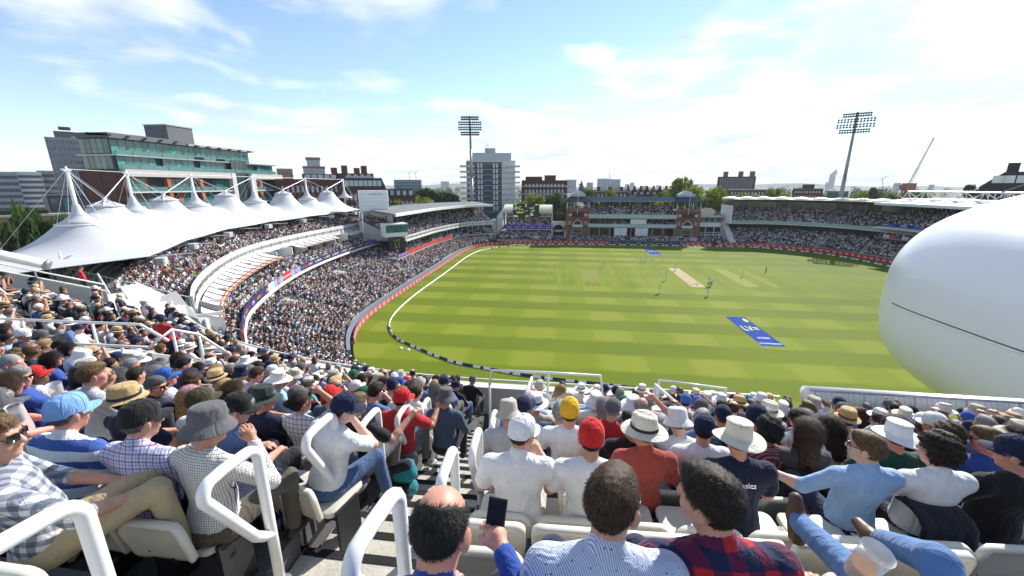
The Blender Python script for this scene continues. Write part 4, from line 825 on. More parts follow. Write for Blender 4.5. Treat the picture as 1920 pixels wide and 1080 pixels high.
# two towers
def tower(cx):
    e = pv; hw = 4.6
    def b(nm, m, x0, x1, y0, y1, z0, z1, par=e): return pbox(nm, m, cx + x0, cx + x1, y0, y1, z0, z1, par)
    b('tower_wall', BRICK, -hw, hw, 0, 12, 0, 12.0)
    for s in (-1, 1):
        b('corner_pilaster', TER2, s * (hw - .35) - .45, s * (hw - .35) + .45, -.25, .0, 0, 11.6); b('pilaster', TER2, s * 2.3 - .3, s * 2.3 + .3, -.2, .0, 0, 9.2)
    for z, h, pr in ((5.3, .3, .3), (9.1, .45, .4), (11.9, .35, .5)): b('cornice', TER2, -hw - .2, hw + .2, -pr, .02, z, z + h)
    w = b('window', STONE, -1.9, 1.9, -.12, .02, 1.5, 5.0); b('pane', mat('green_pane', (.05, .09, .03), .1, var=.5, vscale=.6), -1.7, 1.7, -.16, -.12, 3.3, 4.85, w); b('pane', GLASS_D, -1.7, 1.7, -.16, -.12, 1.65, 3.15, w)
    for s in (-1, 1):
        w = b('side_window', STONE, s * 3.35 - .55, s * 3.35 + .55, -.1, .02, 1.6, 4.9); b('pane', GLASS_D, s * 3.35 - .42, s * 3.35 + .42, -.14, -.1, 1.75, 4.75, w)
        for k in (-1, 1):
            w = b('small_window', STONE, s * 3.35 + k * .35 - .26, s * 3.35 + k * .35 + .26, -.1, .02, 6.6, 8.2); b('pane', mat('pale_pane', (.30, .31, .32), .2), s * 3.35 + k * .35 - .18, s * 3.35 + k * .35 + .18, -.14, -.1, 6.7, 8.1, w)
        g = MB(); g.lathe([(.65, 0), (.65, .12), (.2, .16)], 16); g.build('roundel', STONE, e, M=Matrix.Translation((cx + s * 3.1, -.02, 10.55)) @ Matrix.Rotation(math.pi / 2, 4, 'X'))
    # arched balcony
    g = MB(); n = 12; V = [(2.0 * math.cos(a), -.14, 6.3 + 2.4 * math.sin(a)) for a in np.linspace(0, math.pi, n)] + [(1.55 * math.cos(a), -.14, 6.3 + 1.95 * math.sin(a)) for a in np.linspace(0, math.pi, n)]
    g.add([(x + cx, y, z) for x, y, z in V], [(i, i + 1, n + i + 1, n + i) for i in range(n - 1)]); g.build('arch_trim', STONE, e)
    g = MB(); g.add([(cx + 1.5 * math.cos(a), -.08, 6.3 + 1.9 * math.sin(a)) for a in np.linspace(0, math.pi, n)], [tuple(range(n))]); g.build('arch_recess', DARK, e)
    g = MB(); g.bevbox(cx - 2.1, cx + 2.1, -1.1, -.02, 5.75, 6.7, .4); g.build('small_balcony', mat('pale_balustrade', (.55, .56, .56), .6), e)
    for i in range(5): w = b('attic_window', DARK, -1.9 + i * .8, -1.35 + i * .8, -.06, .02, 9.9, 11.2)
    # parapet + open loggia + roof
    for k in range(5): b('parapet_panel', TER2, -hw + k * 1.86, -hw + k * 1.86 + 1.7, -.1, .15, 12.3, 13.2)
    for x, y in [(s * (hw - .2), yy) for s in (-1, 1) for yy in (.2, 6, 11.8)] + [(-1.6, .2), (1.6, .2)]:
        g = MB(); g.tube([(cx + x, y, 12.3), (cx + x, y, 15.85)], .14, 6); g.build('loggia_post', WHITE, e)
    b('loggia_floor', CONC, -hw, hw, 0, 12, 12.02, 12.3)
    g = MB(); V = [(-hw - .9, -.9, 15.75), (hw + .9, -.9, 15.75), (hw + .9, 12.9, 15.75), (-hw - .9, 12.9, 15.75), (-3.0, 3.2, 17.7), (3.0, 3.2, 17.7), (3.0, 8.8, 17.7), (-3.0, 8.8, 17.7), (-hw - .9, -.9, 15.6), (hw + .9, -.9, 15.6), (hw + .9, 12.9, 15.6), (-hw - .9, 12.9, 15.6)]
    g.add([(x + cx, y, z) for x, y, z in V], [(0, 1, 5, 4), (1, 2, 6, 5), (2, 3, 7, 6), (3, 0, 4, 7), (4, 5, 6, 7), (8, 11, 10, 9), (0, 8, 9, 1), (1, 9, 10, 2), (2, 10, 11, 3), (3, 11, 8, 0)]); r_ = g.build('tower_roof', SLATE, e)
    # iron cresting and lantern
    for s in range(9):
        x = -3.0 + s * .75; g = MB(); g.tube([(cx + x, 3.2, 17.7), (cx + x, 3.2, 18.7)], .05, 4); g.build('cresting_bar', GGW, r_)
    pbox('cresting_rail', GGW, cx - 3.1, cx + 3.1, 3.12, 3.28, 18.65, 18.78, r_); pbox('cresting_rail', GGW, cx - 3.1, cx + 3.1, 3.12, 3.28, 18.1, 18.2, r_)
    g = MB(); g.add([(cx - 2.9, 3.6, 18.6), (cx + 2.9, 3.6, 18.6), (cx + 2.9, 8.4, 18.6), (cx - 2.9, 8.4, 18.6), (cx - .8, 5.4, 20.0), (cx + .8, 5.4, 20.0), (cx + .8, 6.6, 20.0), (cx - .8, 6.6, 20.0)], [(0, 1, 5, 4), (1, 2, 6, 5), (2, 3, 7, 6), (3, 0, 4, 7), (4, 5, 6, 7)]); g.build('lantern_roof', mat('pale_lantern', (.46, .48, .47), .5, var=.25, vscale=2.5), r_)
    pbox('lantern_base', mat('pale_lantern', (.46, .48, .47), .5), cx - 2.8, cx + 2.8, 3.7, 8.3, 17.7, 18.6, r_)
    g = MB(); g.tube([(cx, 6, 20), (cx, 6, 21.1)], .1, 6, r1=.02); g.build('finial', GGW, r_)
    g = MB(); g.tube([(cx - .3, -1.0, 11.0), (cx - .3, -1.2, 22.3)], .09, 8, r1=.04); g.build('flagpole', WHITE, e)
tower(-21.4); tower(21.4)
crowd('crowd', 'packed crowd on the open upper deck of the brick pavilion', s_)
crowd('crowd', 'crowd on the middle balcony of the brick pavilion', tier_spots(straight(11, 45, 166.4), straight(11, 45, 169.4), 3, 5.9, 6.8, fill=.93)[0])
PFA, PFB = straight(3, 56, 160.6), straight(3, 56, 165.6); terrace('front_terrace', PFA - np.array([28, 166]), PFB - np.array([28, 166]), 5, .8, 1.5, CONC, pv, under=0)
crowd('crowd', 'crowd on the white benches in front of the brick pavilion', tier_spots(PFA, PFB, 5, .8, 1.5, fill=.95)[0])
for cx, nm in ((6.6, 'left'), (49.4, 'right')): crowd('crowd', f'people in the open loggia of the {nm} pavilion tower', tier_spots(straight(cx - 4.2, cx + 4.2, 166.5), straight(cx - 4.2, cx + 4.2, 169), 3, 12.3, 13.0, fill=.9)[0])
pf = barrier('picket_fence', 'white picket rail in front of the pavilion benches', [(2, 160, 0), (30, 160, 0), (57, 160, 0)], 0, 1.5, m=mat('pale_blue_rail', (.42, .48, .55), .5), step=.5)
# flag on the left tower and a rainbow umbrella at the boundary
fl = thing('flag', 'small red and white flag above the left pavilion tower', 'flag', (6.6, 171, 21.4)); g = MB(); g.tube([(0, 0, 0), (0, 0, 1.6)], .05, 6); g.build('staff', WHITE, fl)
g = MB(); g.grid([[(x, .12 * math.sin(x * 3), z) for x in np.linspace(0, 1.5, 7)] for z in (.8, 1.5)]); g.build('cloth', REDB, fl)
um = thing('umbrella', 'rainbow striped umbrella at the boundary boards left of the pavilion', 'umbrella', (6.2, 157, 0))
rb = [mat('rain_' + n, c, .6) for n, c in (('red', (.6, .05, .04)), ('orange', (.7, .3, .03)), ('yellow', (.75, .65, .05)), ('green', (.06, .4, .08)), ('blue', (.04, .15, .5)), ('violet', (.25, .05, .35)))]
g = MB(); n = 12
for i in range(n): a, b_ = 2 * math.pi * i / n, 2 * math.pi * (i + 1) / n; g.m = i % 6; g.add([(0, 0, 1.4), (.9 * math.cos(a), .9 * math.sin(a), .95), (.9 * math.cos(b_), .9 * math.sin(b_), .95)], [(0, 1, 2)])
g.build('canopy', rb, um); g = MB(); g.tube([(0, 0, 0), (0, 0, 1.4)], .03, 6); g.build('shaft', BLACK, um)

# annex right of the pavilion
an = thing('members_annex', 'white timbered annex with hipped slate roof right of the pavilion', 'building', (59.6, 172, 0))
def abox(nm, m, x0, x1, y0, y1, z0, z1, par=an): g = MB(); g.box(x0, x1, y0, y1, z0, z1); return g.build(nm, m, par)
abox('wall', BRICK_D, -4.4, 4.6, .3, 9, 0, 10.2); abox('band', WHITE, -4.6, 4.8, -.1, .3, 5.8, 7.4); abox('eaves', WHITE, -4.8, 5.0, -.3, .3, 9.9, 10.4); abox('deck', WHITE, -4.6, 4.8, -1.8, .3, 2.6, 2.8)
for i in range(4):
    o = abox('window', WHITE, -4.2 + i * 2.2, -2.2 + i * 2.2, .15, .29, 7.6, 9.8); abox('pane', GLASS_D, -4.1 + i * 2.2, -2.3 + i * 2.2, .1, .15, 7.8, 9.6, o)
for x in (-4.4, -1.6, 1.6, 4.6): abox('post', WHITE, x - .1, x + .1, -1.7, -1.5, 0, 5.8)
abox('deck_rail', WHITE, -4.4, 4.6, -1.75, -1.65, 3.6, 3.75); abox('veranda_recess', DARK, -4.3, 4.5, .2, .29, 2.8, 5.7)
g = MB(); g.add([(-5, -.6, 10.4), (5.2, -.6, 10.4), (5.2, 9.5, 10.4), (-5, 9.5, 10.4), (-1, 4, 13.2), (1.4, 4, 13.2)], [(0, 1, 5, 4), (1, 2, 5), (2, 3, 4, 5), (3, 0, 4), (0, 3, 2, 1)]); g.build('roof', mat('weathered_slate', (.17, .165, .155), .8, var=.5, vscale=1.5), an)
for k in range(2): g = MB(); g.tube([(-3.5 + k * .9, -2.2, .2), (-1.0 + k * .9, -2.2, 2.8)], .1, 4); g.build('stair_string', WHITE, an)
crowd('crowd', 'people on the veranda and steps of the white annex', [(random.uniform(55.5, 64), random.uniform(161, 171), .4 + random.random(), random.uniform(2.8, 3.5)) for _ in range(70)] + [(random.uniform(55.5, 64), 170.8, 2.8, math.pi) for _ in range(10)])

# ================================================================== WARNER STAND (right, scalloped roof)
wn = thing('grandstand', 'two-tier stand with scalloped timber and white domed roof right of the pavilion', 'stand')
WE = smooth_path([(66, 162), (77, 159.5), (87, 153), (94.5, 144), (98.5, 131), (100, 114)], 60); WBk = smooth_path([(67, 174), (80, 172), (93, 165), (103.5, 153), (108.5, 137), (110, 118)], 60)
WP = smooth_path([(65.8, 166), (80.6, 165), (92.4, 157.5), (100.8, 145), (105, 128)], 60); zw = 8.0
def wt(A, B, f): return A + (B - A) * f
terrace('lower_terrace', WE, WBk, 16, .9, 4.6, CONC, wn, under=0)
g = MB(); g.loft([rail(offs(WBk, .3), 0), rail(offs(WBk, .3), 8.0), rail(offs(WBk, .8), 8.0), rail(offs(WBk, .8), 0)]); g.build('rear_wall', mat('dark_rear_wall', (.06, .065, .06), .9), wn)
g = MB(); g.loft([rail(WP, zw - .4), rail(WP, zw), rail(offs(WP, 10), zw), rail(offs(WP, 10), zw - .4)]); g.build('upper_slab', mat('pale_soffit', (.50, .52, .50), .7), wn)
Q = resamp(WP, 31)
for i in range(30):
    a, b = Q[i], Q[i + 1]; d = np.hypot(*(b - a)); mid = (a + b) / 2; ang = math.atan2(b[1] - a[1], b[0] - a[0])
    g = MB(); g.box(-d / 2 + .03, d / 2 - .03, -.04, .04, zw + .05, zw + 1.05); g.build('glass_balustrade', GLASS_G, wn, M=Matrix.Translation((mid[0], mid[1], 0)) @ Matrix.Rotation(ang, 4, 'Z'))
g = MB(); g.tube(rail(WP, zw - .2), .22, 6); g.build('slab_nosing', mat('pale_aqua_nosing', (.52, .60, .58), .5), wn)
WUA, WUB = offs(WP, .6), offs(WP, 11); terrace('upper_terrace', WUA, WUB, 12, zw + .1, zw + 4.2, CONC, wn, under=zw - .2)
RW = smooth_path([(66, 168.5), (81, 168), (92.5, 160.5), (101, 148), (105.5, 131), (106.5, 122)], 60)
g = MB(); g.loft([rail(offs(RW, -2.4), 16.75), rail(offs(RW, -2.4), 16.95), rail(offs(RW, 12), 17.4), rail(offs(RW, 12), 16.2), rail(offs(RW, 4), 15.9)]); ro = g.build('roof_soffit', mat('larch_soffit', (.34, .24, .13), .7, var=.2, vscale=1), wn)
for i, q in enumerate(resamp(offs(RW, 1.6), 13)):
    g = MB(); g.M = Matrix.Translation((q[0], q[1], 16.95)); g.lathe([(3.1, 0), (2.9, .22), (2.2, .62), (1.2, .9), (.1, 1.0)], 20); g.build('roof_dome', mat('pale_membrane', (.72, .69, .63), .6), ro, smooth=True)
WG = resamp(offs(WP, 11.2), 17)
for i in range(16):
    a, b = WG[i], WG[i + 1]; d = np.hypot(*(b - a)); mid = (a + b) / 2; ang = math.atan2(b[1] - a[1], b[0] - a[0])
    g = MB(); g.box(-d / 2 + .1, d / 2 - .1, -.05, .05, zw + 4.3, 16.0); g.build('rear_glazing', GLASS_D, wn, M=Matrix.Translation((mid[0], mid[1], 0)) @ Matrix.Rotation(ang, 4, 'Z'))
    g = MB(); g.tube([(a[0], a[1], zw), (a[0], a[1], 16.3)], .13, 6); g.build('column', GREYM, wn)
g = MB(); g.box(65.4, 65.7, 166, 177, zw - .4, 14.6); g.build('end_screen', WHITE, wn)
g = MB(); a = (64.6, 165); g.add([(64.2, 161, 0), (66.4, 161, 0), (66.4, 172, 0), (64.2, 172, 0), (64.2, 161, 1), (66.4, 161, 1), (66.4, 172, 8), (64.2, 172, 8)], [(0, 1, 5, 4), (1, 2, 6, 5), (2, 3, 7, 6), (3, 0, 4, 7), (4, 5, 6, 7)]); g.build('end_stair', CONC_L, wn)
crowd('crowd', 'packed crowd in the shaded lower tier right of the pavilion', tier_spots(WE, WBk, 16, .9, 4.6, aisles=(.2, .4, .6, .8), fill=.96)[0])
crowd('crowd', 'packed crowd in the upper tier under the scalloped roof', tier_spots(WUA, WUB, 12, zw + .1, zw + 4.2, aisles=(.25, .5, .75), fill=.95)[0])

# ================================================================== GRAND STAND (far right, truss roof)
gs = thing('grandstand', 'stand with white tubular truss roof at the far right behind the white pod', 'stand')
GP = smooth_path([(100.5, 141), (102.5, 130), (103.5, 112), (104, 95)], 40); GE = smooth_path([(97.8, 132), (100.5, 122), (101.5, 108), (101.5, 95)], 40)
for zz, A, B, n, z1 in ((6.3, offs(GP, .4), offs(GP, 5), 4, 7.2), (9.8, offs(GP, 1.2), offs(GP, 14), 14, 15.2)):
    terrace('terrace', A, B, n, zz, z1, CONC, gs, under=zz - .4); crowd('crowd', 'crowd in the ' + ('box' if zz < 8 else 'upper') + ' tier below the truss roof at far right', tier_spots(A, B, n, zz, z1, fill=.95)[0])
panels(GP, 6.3, 7.2, .1, gs, lambda i: [(NAVYB, 'LV=', WHB, .5), (FASW, 'IG', REDB, .5), (MAGP, '', None, 0)][i % 3], 'balcony_panel', 24)
panels(offs(GP, .8), 9.7, 10.6, .1, gs, lambda i: (BLUEP2 if i % 2 else NAVYB, 'WARNER' if i % 3 == 0 else '', WHB, .5), 'parapet_panel', 24)
g = MB(); g.loft([rail(offs(GP, -2.5), 9.2), rail(offs(GP, -2.5), 9.35), rail(offs(GP, 2), 9.6), rail(offs(GP, 2), 9.3)]); g.build('awning', WHITE, gs)
q0 = smooth_path([(97, 134), (99, 120), (100, 100)], 20)
g = MB(); g.loft([rail(offs(GP, -3), 16.6), rail(offs(GP, -3), 16.8), rail(offs(GP, 17), 18.3), rail(offs(GP, 17), 18.0)]); ro = g.build('roof', mat('buff_roof', (.44, .40, .34), .7), gs)
g = MB(); g.loft([rail(offs(GP, -3.4), 16.2), rail(offs(GP, -3.4), 16.95), rail(offs(GP, -2.9), 16.95), rail(offs(GP, -2.9), 16.2)]); g.build('roof_edge', mat('pale_blue_white', (.66, .70, .74), .5), ro)
TG = resamp(offs(GP, 7), 19); top = [(x, y, 20.3) for x, y in TG]; bot = [(x, y, 18.0) for x, y in resamp(offs(GP, 5.6), 19)]; bt2 = [(x, y, 18.0) for x, y in resamp(offs(GP, 8.4), 19)]
for ln in (top, bot, bt2): g = MB(); g.tube(ln, .2, 8); g.build('truss_chord', WHITE_R, gs)
for i in range(18):
    for ln in (bot, bt2): g = MB(); g.tube([ln[i], top[i + 1] if i % 2 else top[i]], .09, 6); g.tube([ln[i + 1], top[i + 1] if i % 2 else top[i]], .09, 6); g.build('truss_web', WHITE_R, gs)
g = MB(); g.tube([(110, 118, 20.3), (126, 100, 34)], .08, 6); g.build('truss_stay', GREYM, gs)

# ================================================================== MEDIA CENTRE POD
pd = thing('media_pod', 'huge smooth white rounded press pod filling the right edge', 'media centre', (38.0, 19.36, 15.82))
A_, B_, C_, E1, E2 = 20., 9.91, 7.13, .70, .57
spw = lambda v, e: math.copysign(abs(v) ** e, v)
nT, nP = 90, 180; V = []
for i in range(nT + 1):
    th = -math.pi / 2 + math.pi * i / nT
    for j in range(nP): ph = 2 * math.pi * j / nP; V.append((A_ * spw(math.cos(th), E1) * spw(math.cos(ph), E2), B_ * spw(math.cos(th), E1) * spw(math.sin(ph), E2), C_ * spw(math.sin(th), E1)))
F = [(i * nP + j, i * nP + (j + 1) % nP, (i + 1) * nP + (j + 1) % nP, (i + 1) * nP + j) for i in range(nT) for j in range(nP)]
PODM = mat('pod_white_shell', (.78, .79, .81), .34, var=.03, vscale=.25, spec=.5, coat=.3)
link('shell', new_mesh('shell', V, F, [PODM], smooth=True), pd)
zS = -.09; cth = max(0, 1 - abs(zS / C_) ** (2 / E1)) ** (E1 / 2)
for nm, r_, m_, dz in (('expansion_slit', .026, BLACK, 0), ('slit_lip', .045, mat('slit_lip_white', (.80, .80, .80), .4), -.10)):
    g = MB(); g.tube([((A_ + .0) * cth * spw(math.cos(p), E2), B_ * cth * spw(math.sin(p), E2), zS + dz) for p in np.linspace(math.pi * .93, math.pi * 1.5, 90)], r_, 6); g.build(nm, m_, pd)
for s in (-9, 9): g = MB(); g.bevbox(s - 2.2, s + 2.2, -2, 2, -15.8, -5, .6); g.build('support_tower', CONC_L, pd)

# ================================================================== FLOODLIGHTS
GALV = mat('mast_grey', (.30, .33, .35), .5, metal=.3, var=.1)
def floodlight(px, py0, py1, dist, label, rz, hh, ww):
    a = at_d(px, py0, dist); top = CAM_H + ray(px - 2, py1).z / math.hypot(ray(px - 2, py1).x, ray(px - 2, py1).y) * dist
    t = thing('floodlight_mast', label, 'floodlight', (a.x, a.y, 0), rz, 'stadium floodlights')
    zs = [0, 12, top * .48, top * .72, top]
    for i, (r0, r1) in enumerate(((.95, .9), (.8, .72), (.62, .55), (.48, .42))):
        g = MB(); g.tube([(0, 0, zs[i]), (0, 0, zs[i + 1] + (.6 if i < 3 else 0))], r0, 14, r1=r1); g.build('mast_section', GALV, t, smooth=True)
    rows = [(.78, .62), (1, .94), (1, 1), (.9, .82)]
    for k in range(4):
        z = top - hh * (k + .5) / 4 + .3; wl = ww * (.5 + 0) * [.74, .98, 1.0, .80][k]
        g = MB(); g.box(-wl, wl, -.5, -.38, z - .06, z + .06); g.box(-wl * .95, wl * .95, -.5, -.38, z - .95, z - .85); g.build('cross_arm', GALV, t)
        n = 12
        for sub in (0, -.9):
            for j in range(n):
                x = -wl + 2 * wl * (j + .5) / n * 1.0
                if abs(x) < .25: continue
                g = LAMP; o = link('lamp', LAMP_ME, t, Matrix.Translation((x, -.85, z + sub)))
    return t
LAMP = MB(); LAMP.lathe([(.16, -.30), (.36, -.22), (.42, .12), (.36, .2)], 8); LAMP.M = Matrix.Identity(4)
LAMP_ME = new_mesh('lamp', [(x, -z * .8, y) for x, y, z in LAMP.V], LAMP.F, [mat('lamp_black', (.025, .027, .03), .4)])
floodlight(885, 385, 217, 185, 'left floodlight mast with four rows of lamps beside the tower block', R(8), 8.2, 10.2)
fr_ = ray(1575, 232); fx = fr_ * 165; dfl = math.hypot(fx.x, fx.y)
floodlight(1577, 367, 213, dfl, 'right floodlight mast with four rows of lamps above the scalloped roof', R(-28), 8.2, 12.5)
# ================================================================== TREES
def leaf_mat(name, a, b):
    m, N, L, bs = nodes_of(name); bs.inputs['Roughness'].default_value = .65; bs.inputs['Specular IOR Level'].default_value = .25
    at = N.new('ShaderNodeAttribute'); at.attribute_name = 'v'; r = N.new('ShaderNodeValToRGB'); L.new(at.outputs['Fac'], r.inputs[0])
    r.color_ramp.elements[0].color = (*a, 1); r.color_ramp.elements[1].color = (*b, 1); L.new(r.outputs[0], bs.inputs['Base Color'])
    tr = N.new('ShaderNodeBsdfTranslucent'); L.new(r.outputs[0], tr.inputs[0]); mx = N.new('ShaderNodeMixShader'); mx.inputs[0].default_value = .5
    L.new(bs.outputs[0], mx.inputs[1]); L.new(tr.outputs[0], mx.inputs[2]); L.new(mx.outputs[0], N['Material Output'].inputs[0]); return m
LEAF = [leaf_mat('leaf_mid', (.045, .085, .010), (.15, .21, .022)), leaf_mat('leaf_dark', (.022, .05, .010), (.075, .125, .018)), leaf_mat('leaf_light', (.08, .13, .010), (.23, .28, .025))]
BARK = mat('bark', (.07, .05, .035), .9, var=.3, bump=.5)
def crown_mesh(seed, n=5200, blobs=26, leaf=.045):
    """crown in a unit box (radius 1 wide, 0..1 high): leaf quads on clumps"""
    r = np.random.default_rng(seed); C = []
    for _ in range(blobs):
        a = r.uniform(0, 2 * math.pi); h = r.uniform(.12, .92); rad = (1 - abs(h - .45) * 1.25) * r.uniform(.35, .85); C.append((rad * math.cos(a), rad * math.sin(a), h, r.uniform(.16, .34)))
    C = np.array(C); k = r.integers(0, blobs, n); d = r.normal(size=(n, 3)); d /= np.linalg.norm(d, axis=1)[:, None]
    rr = C[k, 3] * (r.uniform(.55, 1.05, n) ** .6); P = C[k, :3] + d * rr[:, None] * np.array([1, 1, .8]); P[:, 2] = np.maximum(P[:, 2], .04) / P[:, 2].max(); P[:, :2] /= 1.12
    nm = d + r.normal(0, .55, (n, 3)); nm /= np.linalg.norm(nm, axis=1)[:, None]; t = np.cross(nm, r.normal(size=(n, 3))); t /= np.linalg.norm(t, axis=1)[:, None]; b = np.cross(nm, t)
    s = leaf * r.uniform(.6, 1.4, (n, 1)); V = np.stack([P - t * s, P + b * s * .7, P + t * s, P - b * s * .7], 1).reshape(-1, 3)
    me = new_mesh('crown', V, np.arange(4 * n).reshape(-1, 4)); v = np.clip(r.normal(.5, .22, n), 0, 1)
    me.attributes.new('v', 'FLOAT', 'POINT').data.foreach_set('value', np.repeat(v, 4).astype(np.float32)); return me
CROWNS = [[], [], []]
for kind in range(3):
    for sd in range(3):
        me = crown_mesh(10 * kind + sd); me.materials.append(LEAF[kind]); CROWNS[kind].append(me)
def trunk_mesh():
    g = MB(); g.tube([(0, 0, 0), (.02, .01, .3), (.0, .02, .62)], .05, 8, r1=.028)
    for k in range(6):
        a = k * 1.05 + .3; g.tube([(0, 0, .34 + k * .04), (.2 * math.cos(a), .2 * math.sin(a), .55 + k * .04), (.42 * math.cos(a), .42 * math.sin(a), .72 + k * .03)], .022, 6, r1=.007)
    return new_mesh('trunk', g.V, g.F, [BARK], smooth=True)
TRUNK = trunk_mesh()
tree_n = 0
def tree(px, pytop, d, wpx, label, kind=0, base=0., squash=1.0):
    """crown top at pixel (px,pytop) at distance d, wpx wide in the photo"""
    global tree_n; tree_n += 1
    top = at_d(px, pytop, d); zc = abs((top - Vector((0, 0, CAM_H))).dot(Vector((-_sy * _c, _cy * _c, -_s)))); rad = 1.4 * wpx / 2 / FPX * zc
    H = top.z - base; t = thing('tree', label, 'tree', (top.x, top.y, base), random.uniform(0, 6), 'trees beyond the stands')
    link('trunk', TRUNK, t, Matrix.Diagonal((H * .5, H * .5, H * .9, 1)))
    z0 = max(0, H - rad * 1.7 * squash) if squash < 5 else 0
    link('crown', CROWNS[kind][tree_n % 3], t, Matrix.Translation((0, 0, z0)) @ Matrix.Diagonal((rad, rad, H - z0, 1)))
    return t
TR = [(1285, 333, 205, 90, 'tall bright green tree rising behind the right pavilion tower', 2), (1335, 350, 215, 80, 'bright green tree just right of the tall tree behind the pavilion', 2), (1372, 360, 225, 75, 'darker green tree between the tall tree and the scalloped roof', 0), (1246, 356, 225, 50, 'green tree left of the tall tree behind the pavilion roof', 0),
      (1000, 362, 200, 66, 'rounded green tree behind the big scoreboard', 2), (1038, 360, 230, 56, 'dark tree in front of the brick flats right of the scoreboard', 1), (1068, 372, 215, 40, 'small dark tree beside the left pavilion tower', 0), (1104, 353, 240, 26, 'small tree above the left end of the pavilion roof', 0), (1143, 355, 240, 34, 'small rounded tree above the middle of the pavilion roof', 2), (1182, 366, 240, 30, 'low bush above the pavilion roof centre', 2),
      (760, 364, 190, 84, 'leafy tree between the clock tower and the tower block', 0), (805, 352, 215, 90, 'broad tree crown left of the tower block', 1), (845, 362, 220, 70, 'dark tree touching the left side of the tower block', 1), (735, 372, 165, 48, 'tree just right of the clock tower block', 0), (800, 370, 182, 96, 'bright tree above the flat curved roof', 2),
      (590, 385, 130, 26, 'small tree seen between the tent peaks', 0), (155, 392, 95, 40, 'small green tree beside the nearest tent', 0), (60, 392, 100, 90, 'dark tree mass at the left edge behind the nearest tent', 1), (20, 400, 90, 90, 'dark tree at the far left edge below the brown building', 1), (105, 402, 95, 70, 'dark shrubby tree behind the nearest mast cone', 1),
      (28, 373, 105, 26, 'roof garden tree at left edge', 0), (1455, 353, 300, 34, 'tree left of the right floodlight', 2), (1612, 358, 320, 46, 'round tree right of the right floodlight', 2), (1642, 351, 360, 26, 'pointed dark tree right of the floodlight', 1), (1660, 360, 420, 60, 'distant trees above the scalloped roof end', 0), (1400, 364, 260, 70, 'green tree above the left end of the scalloped roof', 2), (1430, 366, 270, 50, 'lower green tree above the scalloped roof', 0), (1720, 358, 500, 60, 'distant green tree near the crane base', 1), (1822, 345, 260, 22, 'dark tree left of the black gabled roof', 1), (1560, 362, 420, 50, 'distant low tree behind the floodlight base', 1)]
for px, py, d, w, lb, k in TR: tree(px, py, d, w, lb, k, squash=9 if d < 120 else 1.0)
# far wooded suburbs: one mass
FW = []
for _ in range(260):
    az = random.uniform(-25, 40); d = random.uniform(330, 1500); FW.append((d * math.sin(R(az)), d * math.cos(R(az)), random.uniform(.8, 1.8)))
def far_wood():
    V = []; base = CROWNS[1][0]; n = len(base.vertices); co = np.empty(n * 3); base.vertices.foreach_get('co', co); co = co.reshape(-1, 3)[:2400 * 4:1]; co = co[:1600]
    out = []
    for x, y, s in FW: out.append(co * np.array([8 * s, 8 * s, 12 * s]) + np.array([x, y, 0]))
    V = np.concatenate(out); me = new_mesh('woodland', V, np.arange(len(V)).reshape(-1, 4), [LEAF[1]])
    me.attributes.new('v', 'FLOAT', 'POINT').data.foreach_set('value', np.repeat(rng.uniform(.2, 1, len(V) // 4), 4).astype(np.float32))
    tag(link('woodland', me), 'distant dark green tree canopy of the suburbs towards the horizon', 'woodland', kind='stuff')
far_wood()

# ================================================================== TOWN BUILDINGS
def facade(t, wallm, L, H, D, cols, rows, wm, frame=None, z0=0., margin=(.06, .08), winfrac=(.6, .62), recess=.12, frame_w=.0, name='window', skip=None, bands=None, zbase=0.):
    """a block in local coords: front at y=0 facing -Y, x from -L/2..L/2; window panes are parts"""
    g = MB(); g.box(-L / 2, L / 2, 0, D, z0, H); w = g.build('wall', wallm, t)
    cw = L * (1 - 2 * margin[0]) / cols; rh = (H - zbase) * (1 - 2 * margin[1]) / rows; ww, wh = cw * winfrac[0], rh * winfrac[1]
    gm = MB(); gm.box(-ww / 2, ww / 2, -.02, .05, -wh / 2, wh / 2); pm = new_mesh(name, gm.V, gm.F, [wm])
    fm = None
    if frame is not None:
        gf = MB(); fw = frame_w
        gf.box(-ww / 2 - fw, ww / 2 + fw, -.10, .02, wh / 2, wh / 2 + fw); gf.box(-ww / 2 - fw, ww / 2 + fw, -.14, .02, -wh / 2 - fw, -wh / 2); gf.box(-ww / 2 - fw, -ww / 2, -.10, .02, -wh / 2, wh / 2); gf.box(ww / 2, ww / 2 + fw, -.10, .02, -wh / 2, wh / 2)
        gf.box(-.04, .04, -.06, -.02, -wh / 2, wh / 2); fm = new_mesh('frame', gf.V, gf.F, [frame])
    for r in range(rows):
        for c in range(cols):
            if skip and skip(c, r): continue
            o = link(name, pm, t, Matrix.Translation((-L / 2 + L * margin[0] + cw * (c + .5), -.001, zbase + (H - zbase) * margin[1] + rh * (r + .5))))
            if fm: link('frame', fm, o)
    if bands:
        for z, h, pr, m in bands: g = MB(); g.box(-L / 2 - .1, L / 2 + .1, -pr, 0, z, z + h); g.build('band', m, t)
    return w
def block(name, label, px0, px1, pytop, d, D, wallm, cols, rows, wm, cat='building', zbase=0, **kw):
    """block with its front edge between two sight lines at distance d"""
    a = at_d(px0, pytop, d); b = at_d(px1, pytop, d); L = math.hypot(b.x - a.x, b.y - a.y)
    t = thing(name, label, cat, ((a.x + b.x) / 2, (a.y + b.y) / 2, 0), math.atan2(b.y - a.y, b.x - a.x), kw.pop('group', None))
    facade(t, wallm, L, (a.z + b.z) / 2, D, cols, rows, wm, zbase=zbase, **kw); return t, L, (a.z + b.z) / 2
PALEW = mat('pale_window', (.55, .57, .58), .3, var=.2, vscale=.4); OFFW = mat('offwhite_render', (.55, .55, .53), .8, var=.08)
